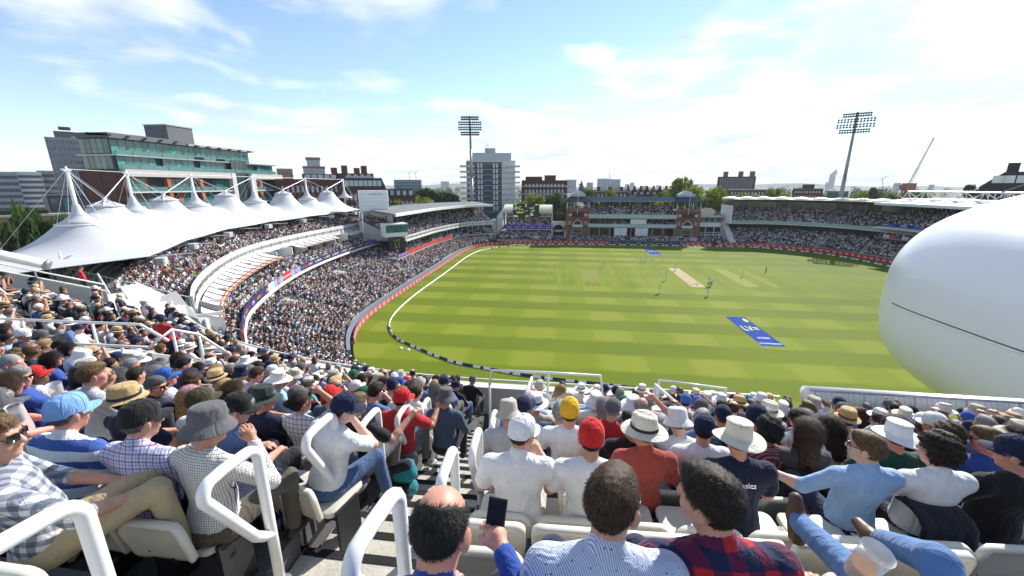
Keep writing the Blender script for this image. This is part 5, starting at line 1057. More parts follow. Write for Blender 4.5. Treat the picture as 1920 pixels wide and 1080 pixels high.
BLUEG = mat('blue_grey_panel', (.045, .062, .085), .6, var=.15, vscale=.3); PGREY = mat('pale_grey_panel', (.36, .40, .44), .7, var=.1); DGREY = mat('dark_grey_panel', (.10, .11, .125), .7, var=.15)
MGREY = mat('mid_grey_concrete', (.26, .26, .27), .8, var=.12); BUFF = mat('buff_brick', (.34, .22, .13), .85, var=.15)

# --- glass and brick apartment block on the left (long facade runs away along X = -105)
ap = thing('apartment_block', 'large green glass and red brick apartment block behind the tents', 'building', (-105, 88, 0), R(90))
# local: +x runs to world +Y (away), local -y faces world +X (the ground)
LN = 55
def bx(nm, m, x0, x1, y0, y1, z0, z1, par=ap): g = MB(); g.box(x0, x1, y0, y1, z0, z1); return g.build(nm, m, par)
bx('core_wall', mat('dark_green_core', (.03, .045, .045), .6), 0, LN, 1.0, 12, 0, 25.9); bx('core_wall', mat('dark_green_core', (.03, .045, .045), .6), 0, LN - 1, 2.0, 11, 25.9, 29.2); bx('core_wall', mat('dark_green_core', (.03, .045, .045), .6), 0, 44, 3.0, 10, 29.2, 33)  # core walls behind the glass in a very dark green
bx('end_wall', BRICK_D, -.6, 0, .2, 12.2, 0, 25.5); bx('end_wall_joint', BLACK, -.66, -.6, 6.2, 7.0, 0, 25.4)
fl = [(9.5, 'p'), (13.2, 'p'), (16.9, 'p'), (20.6, 'p')]
for z, _ in fl:
    bx('floor_slab', CONC_L, 0, 33, -.5, 1.2, z - .35, z); bx('floor_slab', CONC_L, 40, LN, -.5, 1.2, z - .35, z)
bx('deep_band', mat('stone_band', (.46, .45, .42), .8), -.3, 33, -.7, 1.0, 24.2, 25.9); bx('deep_band', mat('stone_band', (.46, .45, .42), .8), 40, LN + .3, -.7, 1.0, 24.2, 25.9)
k = 0
for x0, x1 in ((0, 33), (40, LN)):
    n = int((x1 - x0) / 1.65); w = (x1 - x0) / n
    for z in (9.5, 13.2, 16.9, 20.6):
        for i in range(n):
            if (i // 3 + int(z)) % 3 == 0:
                continue
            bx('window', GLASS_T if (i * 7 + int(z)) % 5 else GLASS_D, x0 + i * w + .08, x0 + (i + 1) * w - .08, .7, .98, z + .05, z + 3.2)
        for i in range(n // 3): 
            bx('balcony_glass', mat('balcony_glass', (.10, .20, .19), .1, var=.2), x0 + i * 3 * w + .1, x0 + i * 3 * w + 3 * w - .2, -.45, -.40, z + .05, z + 1.1)
for x in (10.5, 20.5, 44.5, LN - .4): bx('brick_pier', ORANGE, x - .5, x + .5, -.3, 1.0, 6, 24.2)
for x in (4, 15.0): bx('brick_panel', ORANGE, x - 1.6, x + 1.6, .75, .99, 17, 24.1)
for x in (32.3, 40.7): bx('stone_pier', CONC_L, x - .8, x + .8, -.8, 1.0, 0, 25.9)
for i in range(4): bx('stair_glass', GLASS_D, 33.2 + i * 1.7, 34.8 + i * 1.7, .4, .6, 2, 30)
# set-back glass storeys
for z, h, inset, x1 in ((26.0, 3.0, 1.6, LN - 1), (29.4, 3.6, 2.6, 44)):
    n = int((x1 - 0) / 1.9)
    for i in range(n):
        if i % 6 == 5 and z < 28: continue
        bx('penthouse_window', GLASS_T if i % 4 else mat('bright_teal_glass', (.07, .26, .24), .08, var=.3), .2 + i * 1.9, 1.98 + i * 1.9, inset, inset + .15, z, z + h)
    bx('penthouse_slab', GREYM, -.4, x1 + .4, inset - 1.0, 12, z + h, z + h + .35)
    for i in range(n // 2): bx('terrace_glass', mat('balcony_glass', (.10, .20, .19), .1, var=.2), .2 + i * 3.8, 3.8 + i * 3.8, inset - 1.4, inset - 1.34, z, z + 1.05)
for i in range(11):
    x = -1 + i * 4.2 if i < 5 else 22 + (i - 5) * 4.0; zr = 33.4 if i < 5 else 33.0
    g = MB(); g.add([(x, .2, zr + .35), (x + .5, .2, zr + .35), (x + .5, 7, zr + .9), (x, 7, zr + .9), (x, .2, zr), (x + .5, .2, zr), (x + .5, 7, zr + .2), (x, 7, zr + .2)], [(0, 1, 2, 3), (7, 6, 5, 4), (0, 4, 5, 1), (1, 5, 6, 2), (2, 6, 7, 3), (3, 7, 4, 0)]); g.build('roof_fin', DGREY, ap)
bx('roof', mat('roof_slope_grey', (.30, .31, .31), .7), 20, 45, 1.2, 8, 33.0, 33.6); bx('roof', DGREY, -1, 19, 1.2, 10, 33.0, 34.2)
for i in range(5):
    for z, h in ((26.0, 3.0), (29.6, 3.3)): bx('end_window', GLASS_T if i % 3 else GLASS_D, -.08, .0, 2.7 + i * 1.65, 4.2 + i * 1.65, z, z + h)
bx('plant_room', DGREY, 17, 25, 4, 11, 33.6, 38.2); bx('plant_room_cap', GREYM, 16.8, 25.2, 3.8, 11.2, 38.2, 38.5)
for x, w in ((21.5, 3), (29, 3.2), (36, 3)):
    for k in range(5): g = MB(); g.lathe([(.05, 0), (.45, .25), (.5, .6), (.1, .9)], 8); g.build('planting', LEAF[1], ap, M=Matrix.Translation((x + k * w / 5, 1.4, 29.3)))
bx('rear_step', BUFF, -14, -1, 2, 14, 0, 10.5)
# left wing, brown terrace building + steps
bw = thing('terraced_flats', 'low brown stone flats with dark balconies behind the nearest tent', 'building', (-99, 64, 0), R(60))
def bb(nm, m, x0, x1, y0, y1, z0, z1, par=bw): g = MB(); g.box(x0, x1, y0, y1, z0, z1); return g.build(nm, m, par)
bb('wall', BUFF, -4, 16, 0, 10, 0, 16.4); bb('roof_terrace', CONC_L, -4.2, 16.2, -.2, 10, 16.4, 16.8); bb('upper_storey', mat('dark_bronze', (.05, .05, .05), .5), 3, 8.4, 2, 10, 16.8, 20.2)
for i in range(3):
    o = bb('window', mat('bronze_frame', (.06, .05, .045), .5), -2.5 + i * 6, .8 + i * 6, -.1, .02, 10.5, 15.0); bb('pane', GLASS_D, -2.3 + i * 6, .6 + i * 6, -.14, -.1, 10.7, 14.8, o)
for i in range(3): bb('upper_window', GLASS_T if i % 2 else GLASS_D, 3.3 + i * 1.7, 4.8 + i * 1.7, 1.9, 2.02, 17.2, 19.6)
bb('planter', LEAF[0], -3.6, 2.6, .4, 1.2, 16.8, 17.5)
# tapering concrete tower far left
tw = thing('tower_block', 'grey gridded concrete tower leaning over the apartment block at left', 'building', (0, 0, 0))
a = at_d(83, 256, 210); b = at_d(172, 256, 210); L = math.hypot(b.x - a.x, b.y - a.y); tw.location = ((a.x + b.x) / 2, (a.y + b.y) / 2, 0); tw.rotation_euler = (0, 0, math.atan2(b.y - a.y, b.x - a.x)); H = a.z
facade(tw, mat('pale_grid_concrete', (.44, .44, .46), .8, var=.1), L, H, 14, 16, 17, GLASS_D, winfrac=(.62, .55), margin=(.02, .01))
g = MB(); g.box(-L * .3, L * .15, 2, 10, H + .3, H + 2.2); g.build('plant_room', DGREY, tw); g = MB(); g.box(-L * .18, L * .08, 3, 9, H + 3.2, H + 3.8); g.build('roof_disc', DGREY, tw)
for i in range(17): g = MB(); x = -L / 2 + L * i / 16; g.box(x - .12, x + .12, -.35, 0, 0, H); g.build('rib', PGREY, tw)
block('office_block', 'pale striped slab block at the far left edge', 26, 76, 322, 260, 16, OFFW, 9, 12, DGREY, winfrac=(1.0, .5), margin=(.02, .03))
block('office_block', 'blue grey slab block at the very left edge of the skyline', -30, 30, 322, 240, 16, PGREY, 10, 11, DGREY, winfrac=(.9, .5), margin=(.02, .03))
block('office_block', 'low grey block between the left slabs and the leaning tower', 68, 112, 320, 280, 16, MGREY, 8, 10, BLUEG, winfrac=(.9, .5), margin=(.02, .03))
# brick mansion blocks behind the right end of the tents
t, L, H = block('mansion_block', 'long dark brick building behind the far tents', 515, 640, 336, 172, 14, BRICK_D, 12, 3, PALEW, zbase=8, winfrac=(.3, .45), frame=OFFW, frame_w=.12)
g = MB(); g.box(-L * .1, L * .5, 2, 10, H, H + 2.0); g.build('mansard', SLATE, t)
for i in range(5): g = MB(); x = L * (-.02 + i * .1); g.box(x - .9, x + .9, 1.8, 2.2, H + .3, H + 1.7); g.build('dormer', PALEW, t)
t, L, H = block('mansion_block', 'red brick block with tall chimneys and white gable right of the tents', 622, 700, 325, 200, 16, BRICK, 8, 3, PALEW, zbase=10, winfrac=(.35, .5), frame=OFFW, frame_w=.12)
for i, x in enumerate((-.45, -.2, .1, .28)): g = MB(); g.box(L * x - 1.3, L * x + 1.3, 3, 6, H, H + 2.5 + (i % 2)); g.build('chimney', BRICK, t)
for i in range(4): g = MB(); x = L * (-.1 + .16 * i); g.add([(x - 1.7, -.3, H - 4.5), (x + 1.7, -.3, H - 4.5), (x + 1.7, -.3, H - 1.6), (x, -.3, H - .1), (x - 1.7, -.3, H - 1.6), (x - 1.7, .3, H - 4.5), (x + 1.7, .3, H - 4.5), (x + 1.7, .3, H - 1.6), (x, .3, H - .1), (x - 1.7, .3, H - 1.6)], [(0, 1, 2, 3, 4), (9, 8, 7, 6, 5), (0, 5, 6, 1), (1, 6, 7, 2), (2, 7, 8, 3), (3, 8, 9, 4), (4, 9, 5, 0)]); g.build('white_gable', OFFW, t)
t, L, H = block('mansion_block', 'dark mansard-roofed brick block right of the clock tower', 640, 722, 352, 165, 14, BRICK_D, 9, 3, PALEW, zbase=6, winfrac=(.4, .5), frame=OFFW, frame_w=.1)
g = MB(); g.loft([[(-L / 2 - .3, -.3, H), (L / 2 + .3, -.3, H)], [(-L / 2 + 1, 1.2, H + 3.6), (L / 2 - 1, 1.2, H + 3.6)], [(-L / 2 + 1, 12, H + 3.6), (L / 2 - 1, 12, H + 3.6)], [(-L / 2 - .3, 14, H), (L / 2 + .3, 14, H)]]); g.build('mansard', SLATE, t)
for i in range(8): x = -L / 2 + 2 + i * (L - 4) / 7; g = MB(); g.box(x - .7, x + .7, -.1, 1.2, H + .6, H + 2.6); g.build('dormer', OFFW, t)
t, L, H = block('mansion_block', 'red brick and white banded mansion block among the trees', 716, 778, 368, 175, 16, BRICK, 7, 4, PALEW, zbase=2, winfrac=(.4, .5), frame=OFFW, frame_w=.12, bands=[(14.5, .5, .25, OFFW), (11.2, .4, .2, OFFW)])
g = MB(); g.loft([[(-L / 2 - .3, -.3, H), (L / 2 + .3, -.3, H)], [(-L / 2 + 1, 1.5, H + 2.8), (L / 2 - 1, 1.5, H + 2.8)], [(-L / 2 + 1, 12, H + 2.8), (L / 2 - 1, 12, H + 2.8)], [(-L / 2 - .3, 14, H), (L / 2 + .3, 14, H)]]); g.build('mansard', SLATE, t)
for i in range(5): x = -L / 2 + 1.6 + i * (L - 3.2) / 4; g = MB(); g.box(x - .7, x + .7, -.1, 1.5, H + .4, H + 2.2); g.build('dormer', OFFW, t)
t, L, H = block('tower_block', 'grey tower with a red stepped top far behind the tents', 568, 609, 316, 620, 30, PGREY, 9, 10, BLUEG, zbase=25, winfrac=(.45, .45))
RT_ = mat('dull_red_cladding', (.26, .035, .045), .6); g = MB(); g.box(-L / 2 - .5, L / 2 + .5, -.5, 20, H, H + 3); g.build('red_band', RT_, t); g = MB(); g.box(-L * .3, L * .3, 2, 18, H + 3, H + 13); g.build('crown_storey', PGREY, t); g = MB(); g.box(-L * .34, L * .34, 1.5, 18, H + 11, H + 14.5); g.build('red_cap', RT_, t)
block('office_block', 'long glass office block on the skyline left of the trees', 738, 790, 337, 420, 20, mat('blue_glass_office', (.12, .22, .27), .2, var=.2), 12, 6, GLASS_D, zbase=8, winfrac=(.8, .55))
block('house_block', 'pinkish flat-topped building behind the apartment block', 518, 548, 316, 260, 14, mat('pink_render', (.36, .22, .18), .8), 4, 4, GLASS_D, zbase=14)
# --- white and charcoal tower block
t, L, H = block('tower_block', 'white and charcoal residential tower with balconies behind the flat-roofed stand', 874, 966, 303, 225, 22, BLUEG, 11, 9, PALEW, zbase=8, winfrac=(.62, .78), margin=(.15, .02), skip=lambda c, r: c in (0, 3, 4, 5, 8, 10))
for r_ in range(10): g = MB(); z = 8 + (H - 8) * r_ / 9.5; g.box(-L * .36, L * .36, -.25, 0, z, z + .22); g.build('floor_line', mat('pale_line', (.40, .43, .46), .6), t)
for s in (-1, 1):
    for r_ in range(9):
        z = 9 + (H - 9) * r_ / 9; g = MB(); x0, x1 = (s * L * .5 - (4.6 if s < 0 else -1.8) * 1, s * L * .5 + (1.8 if s > 0 else 5.0)) if False else (-L / 2 - 3.4, -L / 2 + 4.6) if s < 0 else (L / 2 - 7.5, L / 2 + 2.6)
        g.box(x0, x1, -1.5, 3, z, z + .9); g.build('balcony', OFFW, t); g = MB(); g.box(x0 + (3.4 if s < 0 else .3), x1 - (.3 if s < 0 else 2.6), -.35, 0, z + .9, z + 2.8); g.build('bay_window', GLASS_D if s < 0 else PALEW, t)
g = MB(); g.box(-L * .38, L * .42, 1, 20, H, H + 4.6); g.build('roof_storey', mat('pale_roof_storey', (.46, .48, .50), .6), t); g = MB(); g.box(-L * .5, L * .5, -.2, 22, H - .3, H + .5); g.build('parapet', OFFW, t)
g = MB(); g.box(-L * .12, L * .1, 4, 14, H + 4.6, H + 7.2); g.build('lift_house', PGREY, t); g = MB(); g.tube([(-2, 6, H + 7), (-2, 6, H + 10.5)], .12, 5); g.tube([(-3.2, 6, H + 8.4), (-.6, 6, H + 9)], .1, 5); g.build('aerial', GREYM, t)
# --- brick flats right of the tower
t, L, H = block('mansion_block', 'red brick flats with white bands and round arch behind the scoreboard', 978, 1064, 338, 250, 18, BRICK_D, 11, 5, PALEW, zbase=6, winfrac=(.45, .55), frame=OFFW, frame_w=.1, bands=[(10.2, .7, .3, OFFW), (16.8, .7, .3, OFFW), (21.5, .6, .3, OFFW)])
g = MB(); g.box(-L * .42, -L * .05, 3, 12, H, H + 2.2); g.box(L * .0, L * .25, 3, 12, H, H + 3); g.build('roof_house', BRICK_D, t)
g = MB(); g.tube([(-L * .22 + 4.2 * math.cos(a), -.3, 13.4 + 4.2 * math.sin(a)) for a in np.linspace(0, math.pi, 14)], .35, 6); g.build('round_arch', OFFW, t)
# --- skyline (hazy, far)
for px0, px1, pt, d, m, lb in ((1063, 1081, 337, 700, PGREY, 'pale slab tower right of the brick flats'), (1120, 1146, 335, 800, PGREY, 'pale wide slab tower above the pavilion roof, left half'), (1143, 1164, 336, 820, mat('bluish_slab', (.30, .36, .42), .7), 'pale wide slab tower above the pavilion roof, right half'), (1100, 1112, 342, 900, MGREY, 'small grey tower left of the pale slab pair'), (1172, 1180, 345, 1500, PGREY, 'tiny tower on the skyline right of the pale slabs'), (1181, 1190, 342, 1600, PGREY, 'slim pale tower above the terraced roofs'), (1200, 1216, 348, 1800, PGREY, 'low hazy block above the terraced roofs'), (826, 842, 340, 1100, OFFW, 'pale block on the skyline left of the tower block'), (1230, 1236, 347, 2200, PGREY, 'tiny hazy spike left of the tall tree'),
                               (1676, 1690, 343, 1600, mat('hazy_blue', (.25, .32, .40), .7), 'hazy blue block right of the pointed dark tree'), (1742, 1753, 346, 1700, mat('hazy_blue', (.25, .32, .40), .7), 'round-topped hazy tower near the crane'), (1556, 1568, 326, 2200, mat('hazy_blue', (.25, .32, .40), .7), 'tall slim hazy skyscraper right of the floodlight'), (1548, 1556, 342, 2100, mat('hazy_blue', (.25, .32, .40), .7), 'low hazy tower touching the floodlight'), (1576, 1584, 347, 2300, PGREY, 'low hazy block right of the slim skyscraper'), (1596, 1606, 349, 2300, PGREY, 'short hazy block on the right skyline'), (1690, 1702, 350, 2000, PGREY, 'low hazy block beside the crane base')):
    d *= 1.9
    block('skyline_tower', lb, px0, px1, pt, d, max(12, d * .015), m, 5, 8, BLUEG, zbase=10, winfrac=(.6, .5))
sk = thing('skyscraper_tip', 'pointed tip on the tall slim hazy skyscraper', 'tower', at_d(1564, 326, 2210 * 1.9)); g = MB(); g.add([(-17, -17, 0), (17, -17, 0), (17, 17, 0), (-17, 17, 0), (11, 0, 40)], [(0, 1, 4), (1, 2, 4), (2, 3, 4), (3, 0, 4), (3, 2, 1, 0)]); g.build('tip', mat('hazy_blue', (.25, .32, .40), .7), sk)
sp = thing('church_spire', 'thin dark church spire on the skyline beside the pavilion tower', 'spire', at_d(1090, 356, 600)); g = MB(); g.lathe([(4.5, -30), (4.5, 0), (.1, 14)], 8); g.build('spire', SLATE, sp)
# terraces of houses behind the pavilion
t, L, H = block('terraced_houses', 'row of dark red houses with round windows behind the pavilion roof', 1108, 1180, 357, 245, 12, BRICK_D, 9, 3, PALEW, zbase=6, winfrac=(.35, .5), frame=OFFW, frame_w=.12, bands=[(18.4, .5, .4, PGREY)])
for i in range(3): g = MB(); x = -L * .3 + i * L * .3; g.box(x - 1, x + 1, 3, 5, H, H + 2); g.build('chimney', BRICK_D, t)
t = thing('slate_roofs', 'cluster of steep slate roofs and chimneys behind the pavilion', 'building', at_d(1215, 372, 250)); t.location.z = 0
for i in range(7):
    g = MB(); x = -11 + i * 3.6; g.add([(x - 1.8, 0, 17), (x + 1.8, 0, 17), (x + 1.8, 9, 17), (x - 1.8, 9, 17), (x, 0, 20.4), (x, 9, 20.4), (x - 1.8, 0, 8), (x + 1.8, 0, 8), (x + 1.8, 9, 8), (x - 1.8, 9, 8)], [(0, 1, 4), (2, 3, 5), (1, 2, 5, 4), (3, 0, 4, 5), (6, 7, 1, 0), (7, 8, 2, 1), (8, 9, 3, 2), (9, 6, 0, 3)]); r_ = g.build('gabled_roof', SLATE if i % 2 else BRICK_D, t)
    g = MB(); g.box(x - .5, x + .5, 3, 4.2, 19, 22); g.build('chimney', BRICK_D, r_)
    g = MB(); g.box(x - .6, x + .6, -.06, 0, 17.2, 18.4); g.build('gable_window', PALEW, r_)
# right-hand buildings
t, L, H = block('tower_block', 'dark brown slab of flats on the skyline right of the pavilion', 1346, 1418, 331, 420, 24, mat('dark_brown_brick', (.085, .07, .07), .85, var=.15), 14, 8, PALEW, zbase=14, winfrac=(.35, .35))
for x in (-.3, .1, .4): g = MB(); g.box(L * x - 2, L * x + 2, 4, 10, H, H + 4.5); g.build('roof_house', DGREY, t)
t, L, H = block('mansion_block', 'low dark brick block with white cornice below the brown slab', 1366, 1446, 356, 320, 14, BRICK_D, 11, 2, PALEW, zbase=12, winfrac=(.4, .5), bands=[(15.5, .6, .4, OFFW), (19.2, .6, .4, OFFW)])
t, L, H = block('mansion_block', 'flat red brick block left of the right floodlight base', 1487, 1544, 354, 330, 14, BRICK, 9, 2, PALEW, zbase=13, winfrac=(.45, .4), bands=[(19.6, .7, .5, DGREY)]); g = MB(); g.box(-L * .2, L * .2, 2, 10, H, H + 2.8); g.build('roof_house', BRICK_D, t)
t, L, H = block('glazed_pavilion', 'low green glazed rooftop pavilion right of the floodlight', 1551, 1592, 358, 300, 10, DGREY, 8, 1, GLASS_T, zbase=15, winfrac=(.8, .7))
t, L, H = block('gabled_building', 'black gabled building at the right edge above the truss roof', 1836, 1945, 350, 180, 14, mat('black_slate', (.03, .03, .032), .8), 8, 2, PALEW, zbase=14, winfrac=(.25, .5))
g = MB(); g.loft([[(-L / 2, -.2, H), (L / 2, -.2, H)], [(-L / 2 + 4, 1.5, H + 4), (L / 2, 1.5, H + 4)], [(-L / 2 + 4, 12, H + 4), (L / 2, 12, H + 4)], [(-L / 2, 14, H), (L / 2, 14, H)]]); r_ = g.build('mansard', mat('black_slate', (.03, .03, .032), .8), t)
g = MB(); g.box(-L * .1, L * .12, 3, 9, H + 4, H + 6.5); g.build('roof_house', mat('black_slate', (.03, .03, .032), .8), r_)
for x in (-.2, 0, .22): g = MB(); g.box(L * x - 1, L * x + 1, .2, 1.6, H + 1, H + 3); g.build('dormer_window', PALEW, r_)
# crane
a = at_d(1702, 358, 380); b = at_d(1752, 258, 380); cr = thing('tower_crane', 'luffing tower crane with raised lattice jib on the right skyline', 'crane', (a.x, a.y, 0))
d = b - Vector((a.x, a.y, 0)); CRM_ = mat('crane_red', (.35, .12, .07), .6); CRW = mat('crane_pale', (.30, .30, .30), .6)
g = MB(); g.box(-1.2, 1.2, -1.2, 1.2, 0, a.z + 1); g.build('mast', CRM_, cr)
g = MB(); g.box(-3, 3, -2, 2, a.z, a.z + 5); g.box(-5, -1, -1, 1, a.z + 1, a.z + 4); g.build('slewing_cab', CRM_, cr)
st = Vector((0, 0, a.z + 3)); side = Vector((0, 1, 0)); up_ = d.cross(side).normalized()
for off in (side * .8, side * -.8, up_ * 1.2): g = MB(); g.tube([st + off, d + off * .3], .16, 4); g.build('jib_chord', CRW, cr)
for i in range(22):
    p = st + (d - st) * (i / 22); q = st + (d - st) * ((i + 1) / 22); g = MB(); g.tube([p + side * .8, q + up_ * 1.0], .07, 4); g.tube([p - side * .8, q + up_ * 1.0], .07, 4); g.build('jib_lattice', CRW, cr)
# thin distant cranes
for px, y0, y1, d_, lb in ((781, 338, 322, 900, 'thin crane left of the pale skyline block'), (769, 338, 324, 920, 'second thin crane above the long office block'), (1145, 336, 315, 1100, 'thin mast above the pale slab towers'), (1657, 352, 334, 900, 'thin crane left of the hazy blue block')):
    p = at_d(px, y0, d_); q = at_d(px - 2, y1, d_); t = thing('distant_crane', lb, 'crane', (p.x, p.y, 0), group='distant cranes'); g = MB(); g.tube([(0, 0, 10), (q.x - p.x, q.y - p.y, q.z)], .5, 4); g.build('mast', GREYM, t); g = MB(); v_ = Vector((q.x - p.x, q.y - p.y, q.z)); g.tube([v_ + Vector((-3, 0, -2)), v_ + Vector((9, 0, 4))], .35, 4); g.build('jib', GREYM, t)
# hills on the horizon
g = MB(); P = []
for i in range(60):
    az = R(-60 + i * 2.2); d_ = 6500; P.append([(d_ * math.sin(az), d_ * math.cos(az), -.4), (d_ * math.sin(az) * 1.02, d_ * math.cos(az) * 1.02, 25 + 22 * math.sin(i * .37) + 12 * math.sin(i * 1.3)), (d_ * math.sin(az) * 1.2, d_ * math.cos(az) * 1.2, -.4)])
g.grid(P); tag(g.build('hills', mat('hill_green', (.06, .09, .05), .95)), kind='structure')
# haze
g = MB(); g.box(-8500, 8500, -250, 8800, -1.5, 240); hz = g.build('haze', None); hz.data.materials.clear()
hm = bpy.data.materials.new('haze_air'); hm.use_nodes = True; N = hm.node_tree.nodes; N.remove(N['Principled BSDF']); pvn = N.new('ShaderNodeVolumePrincipled'); pvn.inputs['Color'].default_value = (.86, .92, 1, 1); pvn.inputs['Density'].default_value = .00012; pvn.inputs['Anisotropy'].default_value = .0
hm.node_tree.links.new(pvn.outputs[0], N['Material Output'].inputs['Volume']); hz.data.materials.append(hm); tag(hz, 'pale blue summer haze over the town', 'haze', kind='stuff')
# ================================================================== NEAR STAND (camera side)
Y0, DY, Z0F, DZ, NR = .85, .76, 19.87, .365, 13        # row 0 tread centre / row pitch / tread height / rise / number of rows
CX, CYC = -2.0, 37.0
OFL, OFR = .45, .22          # the blocks either side of the aisle are offset by part of a row
def zrow(r): return Z0F - DZ * r
def row_pt(r, s, dy=0.):
    """point on row r at lateral coordinate s (X right of the bend, arc length left of it); returns x, y, yaw (facing, 0 = +Y)"""
    y = Y0 + DY * r + dy
    if s >= CX: u = s - CX; k = max(0., 1 - r / 7); return s, y + k * u * u / 110, math.atan(k * u / 55)
    Rr = CYC - y; ph = (CX - s) / Rr; return CX - Rr * math.sin(ph), CYC - Rr * math.cos(ph), -ph
def seat_s(px, r, py=None):
    """lateral coordinate on row r seen along photo column px (head height)"""
    best = None
    for i in range(1400):
        s = -26 + i * .03; x, y, _ = row_pt(r, s)
        p = to_px(x, y, zrow(r) + 1.17)
        if p is None: continue
        e = abs(p[0] - px)
        if best is None or e < best[0]: best = (e, s)
    return best[1]
def to_px(x, y, z):
    X = x * _cy + y * _sy; Y = -x * _sy + y * _cy; Z = z - CAM_H; zc = Y * _c - Z * _s
    if zc < .15: return None
    return 960 + FPX * X / zc, 540 - FPX * (Z * _c + Y * _s) / zc, zc
AL, AR = -2.0, -.68         # aisle edges
ns = thing('near_stand', 'stepped concrete upper tier the viewer stands in, falling away to the field', 'stand')
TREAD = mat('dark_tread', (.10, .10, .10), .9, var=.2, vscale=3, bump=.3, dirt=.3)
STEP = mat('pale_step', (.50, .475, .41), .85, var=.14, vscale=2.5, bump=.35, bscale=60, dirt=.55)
NOSE = mat('black_grit_strip', (.018, .018, .018), .95, var=.6, vscale=60, bump=.6, bscale=220)
def srange(a, b, n): return np.linspace(a, b, n)
for r in range(-2, NR):
    for s0, s1, of_ in ((-21.5, AL, OFL), (AR, 15, OFR)):
        S = srange(s0, s1 if s0 < -5 or r < 10 else 6.0, 40 if s0 < -5 else 14); g = MB()
        back = [row_pt(r + of_, s, -.36) for s in S]; fr_ = [row_pt(r + of_, s, .40) for s in S]; z = zrow(r + of_)
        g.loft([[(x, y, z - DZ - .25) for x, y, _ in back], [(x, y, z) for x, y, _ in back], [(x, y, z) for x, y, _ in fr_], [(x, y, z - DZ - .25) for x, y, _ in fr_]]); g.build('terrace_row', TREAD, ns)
    if r <= 9:
        for h in (0, 1):
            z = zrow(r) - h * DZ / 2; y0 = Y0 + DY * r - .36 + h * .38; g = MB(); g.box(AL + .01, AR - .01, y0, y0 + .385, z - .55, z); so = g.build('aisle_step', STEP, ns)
            g = MB(); g.box(AL + .02, AR - .02, y0 + .315, y0 + .389, z - .03, z + .006); g.build('nosing_strip', NOSE, so)
            g = MB(); g.box(AL + .02, AL + .13, y0 + .0, y0 + .31, z + .001, z + .012); g.build('edge_channel', CONC, so)
# front parapet (follows the curve)
S = srange(-20.5, 6.0, 50); P0 = [row_pt(NR - 1, s, .55) for s in S]; P1 = [row_pt(NR - 1, s, .85) for s in S]; zf_ = zrow(NR - 1)
g = MB(); g.loft([[(x, y, zf_ - 1.5) for x, y, _ in P0], [(x, y, zf_ + .72) for x, y, _ in P0], [(x, y, zf_ + .72) for x, y, _ in P1], [(x, y, zf_ - 1.5) for x, y, _ in P1]]); g.build('front_parapet', CONC_L, ns)
g = MB(); g.tube([(x, y, zf_ + .98) for x, y, _ in P0], .03, 6); g.build('front_rail', WHITE_R, ns)
# lower deck under the tier (roof of the seats below)
g = MB(); g.box(-30, 15, 9.9, 10.6, 8, zf_ - .6); g.build('front_wall', CONC_L, ns)
def wall_poly(name, pts, z0, z1, th, m, parent):
    """vertical wall along plan points, top heights z1 (list)"""
    P = np.array(pts, float); n = normals(P) * th / 2; g = MB(); A = P + n; B = P - n
    g.loft([[(x, y, z0) for x, y in A], [(x, y, z) for (x, y), z in zip(A, z1)], [(x, y, z) for (x, y), z in zip(B, z1)], [(x, y, z0) for x, y in B]]); return g.build(name, m, parent)
PWALL = mat('smooth_grey_wall', (.52, .51, .48), .75, var=.08, vscale=1.2, dirt=.2, bump=.1)
def loop_rail(parent, pts, zs, posts, name='rail'):
    g = MB(); g.tube([(p[0], p[1], z) for p, z in zip(pts, zs)], .032, 8); g.build(name, WHITE_R, parent, smooth=True)
    for i, z0 in posts: g = MB(); g.tube([(pts[i][0], pts[i][1], z0), (pts[i][0], pts[i][1], zs[i])], .028, 8); g.build('post', WHITE_R, parent, smooth=True)
# centre vomitory (stairwell opening)
vm = thing('stairwell_wall', 'pale concrete stairwell wall with white rails in front of the central rows', 'stairwell', (0, 0, 0))
zc_ = zrow(8)
wall_poly('rear_wall', [(-.75, 7.12), (2.35, 7.12)], zc_ - 1.5, [zc_ + .62] * 2, .34, PWALL, vm)
wall_poly('side_wall', [(2.25, 7.28), (2.25, 9.0)], zc_ - 2, [zc_ + .62, zc_ - .05], .2, PWALL, vm); wall_poly('side_wall', [(-.65, 7.28), (-.65, 9.0)], zc_ - 2, [zc_ + .62, zc_ - .05], .2, PWALL, vm)
loop_rail(vm, [(-.72, 7.12), (2.3, 7.12)], [zc_ + .86] * 2, [(0, zc_ + .6), (1, zc_ + .6)], 'top_rail'); g = MB()
for x in (.3, 1.3): g.tube([(x, 7.12, zc_ + .6), (x, 7.12, zc_ + .86)], .022, 8)
g.build('post', WHITE_R, vm)
loop_rail(vm, [(-1.6, 8.6), (-1.55, 8.6), (-.3, 8.6), (-.2, 8.6), (1.0, 8.6), (1.1, 8.6)], [zc_ + .40, zc_ + .78, zc_ + .80, zc_ + .80, zc_ + .80, zc_ + .2], [(0, zc_ - 1), (3, zc_ - 1), (5, zc_ - 1)], 'guard_rail')
for x in (-.6, 2.3): loop_rail(vm, [(x, 7.2), (x, 7.25), (x, 8.8), (x, 8.9)], [zc_ + .62, zc_ + 1.0, zc_ + .55, zc_ + .1], [(2, zc_ - .3)], 'sloping_rail')
loop_rail(vm, [(2.35, 8.9), (2.4, 8.9), (3.9, 8.9), (4.0, 8.9)], [zc_ - .6, zc_ + .62, zc_ + .5, zc_ - .4], [(1, zc_ - 1), (2, zc_ - 1)], 'guard_rail')
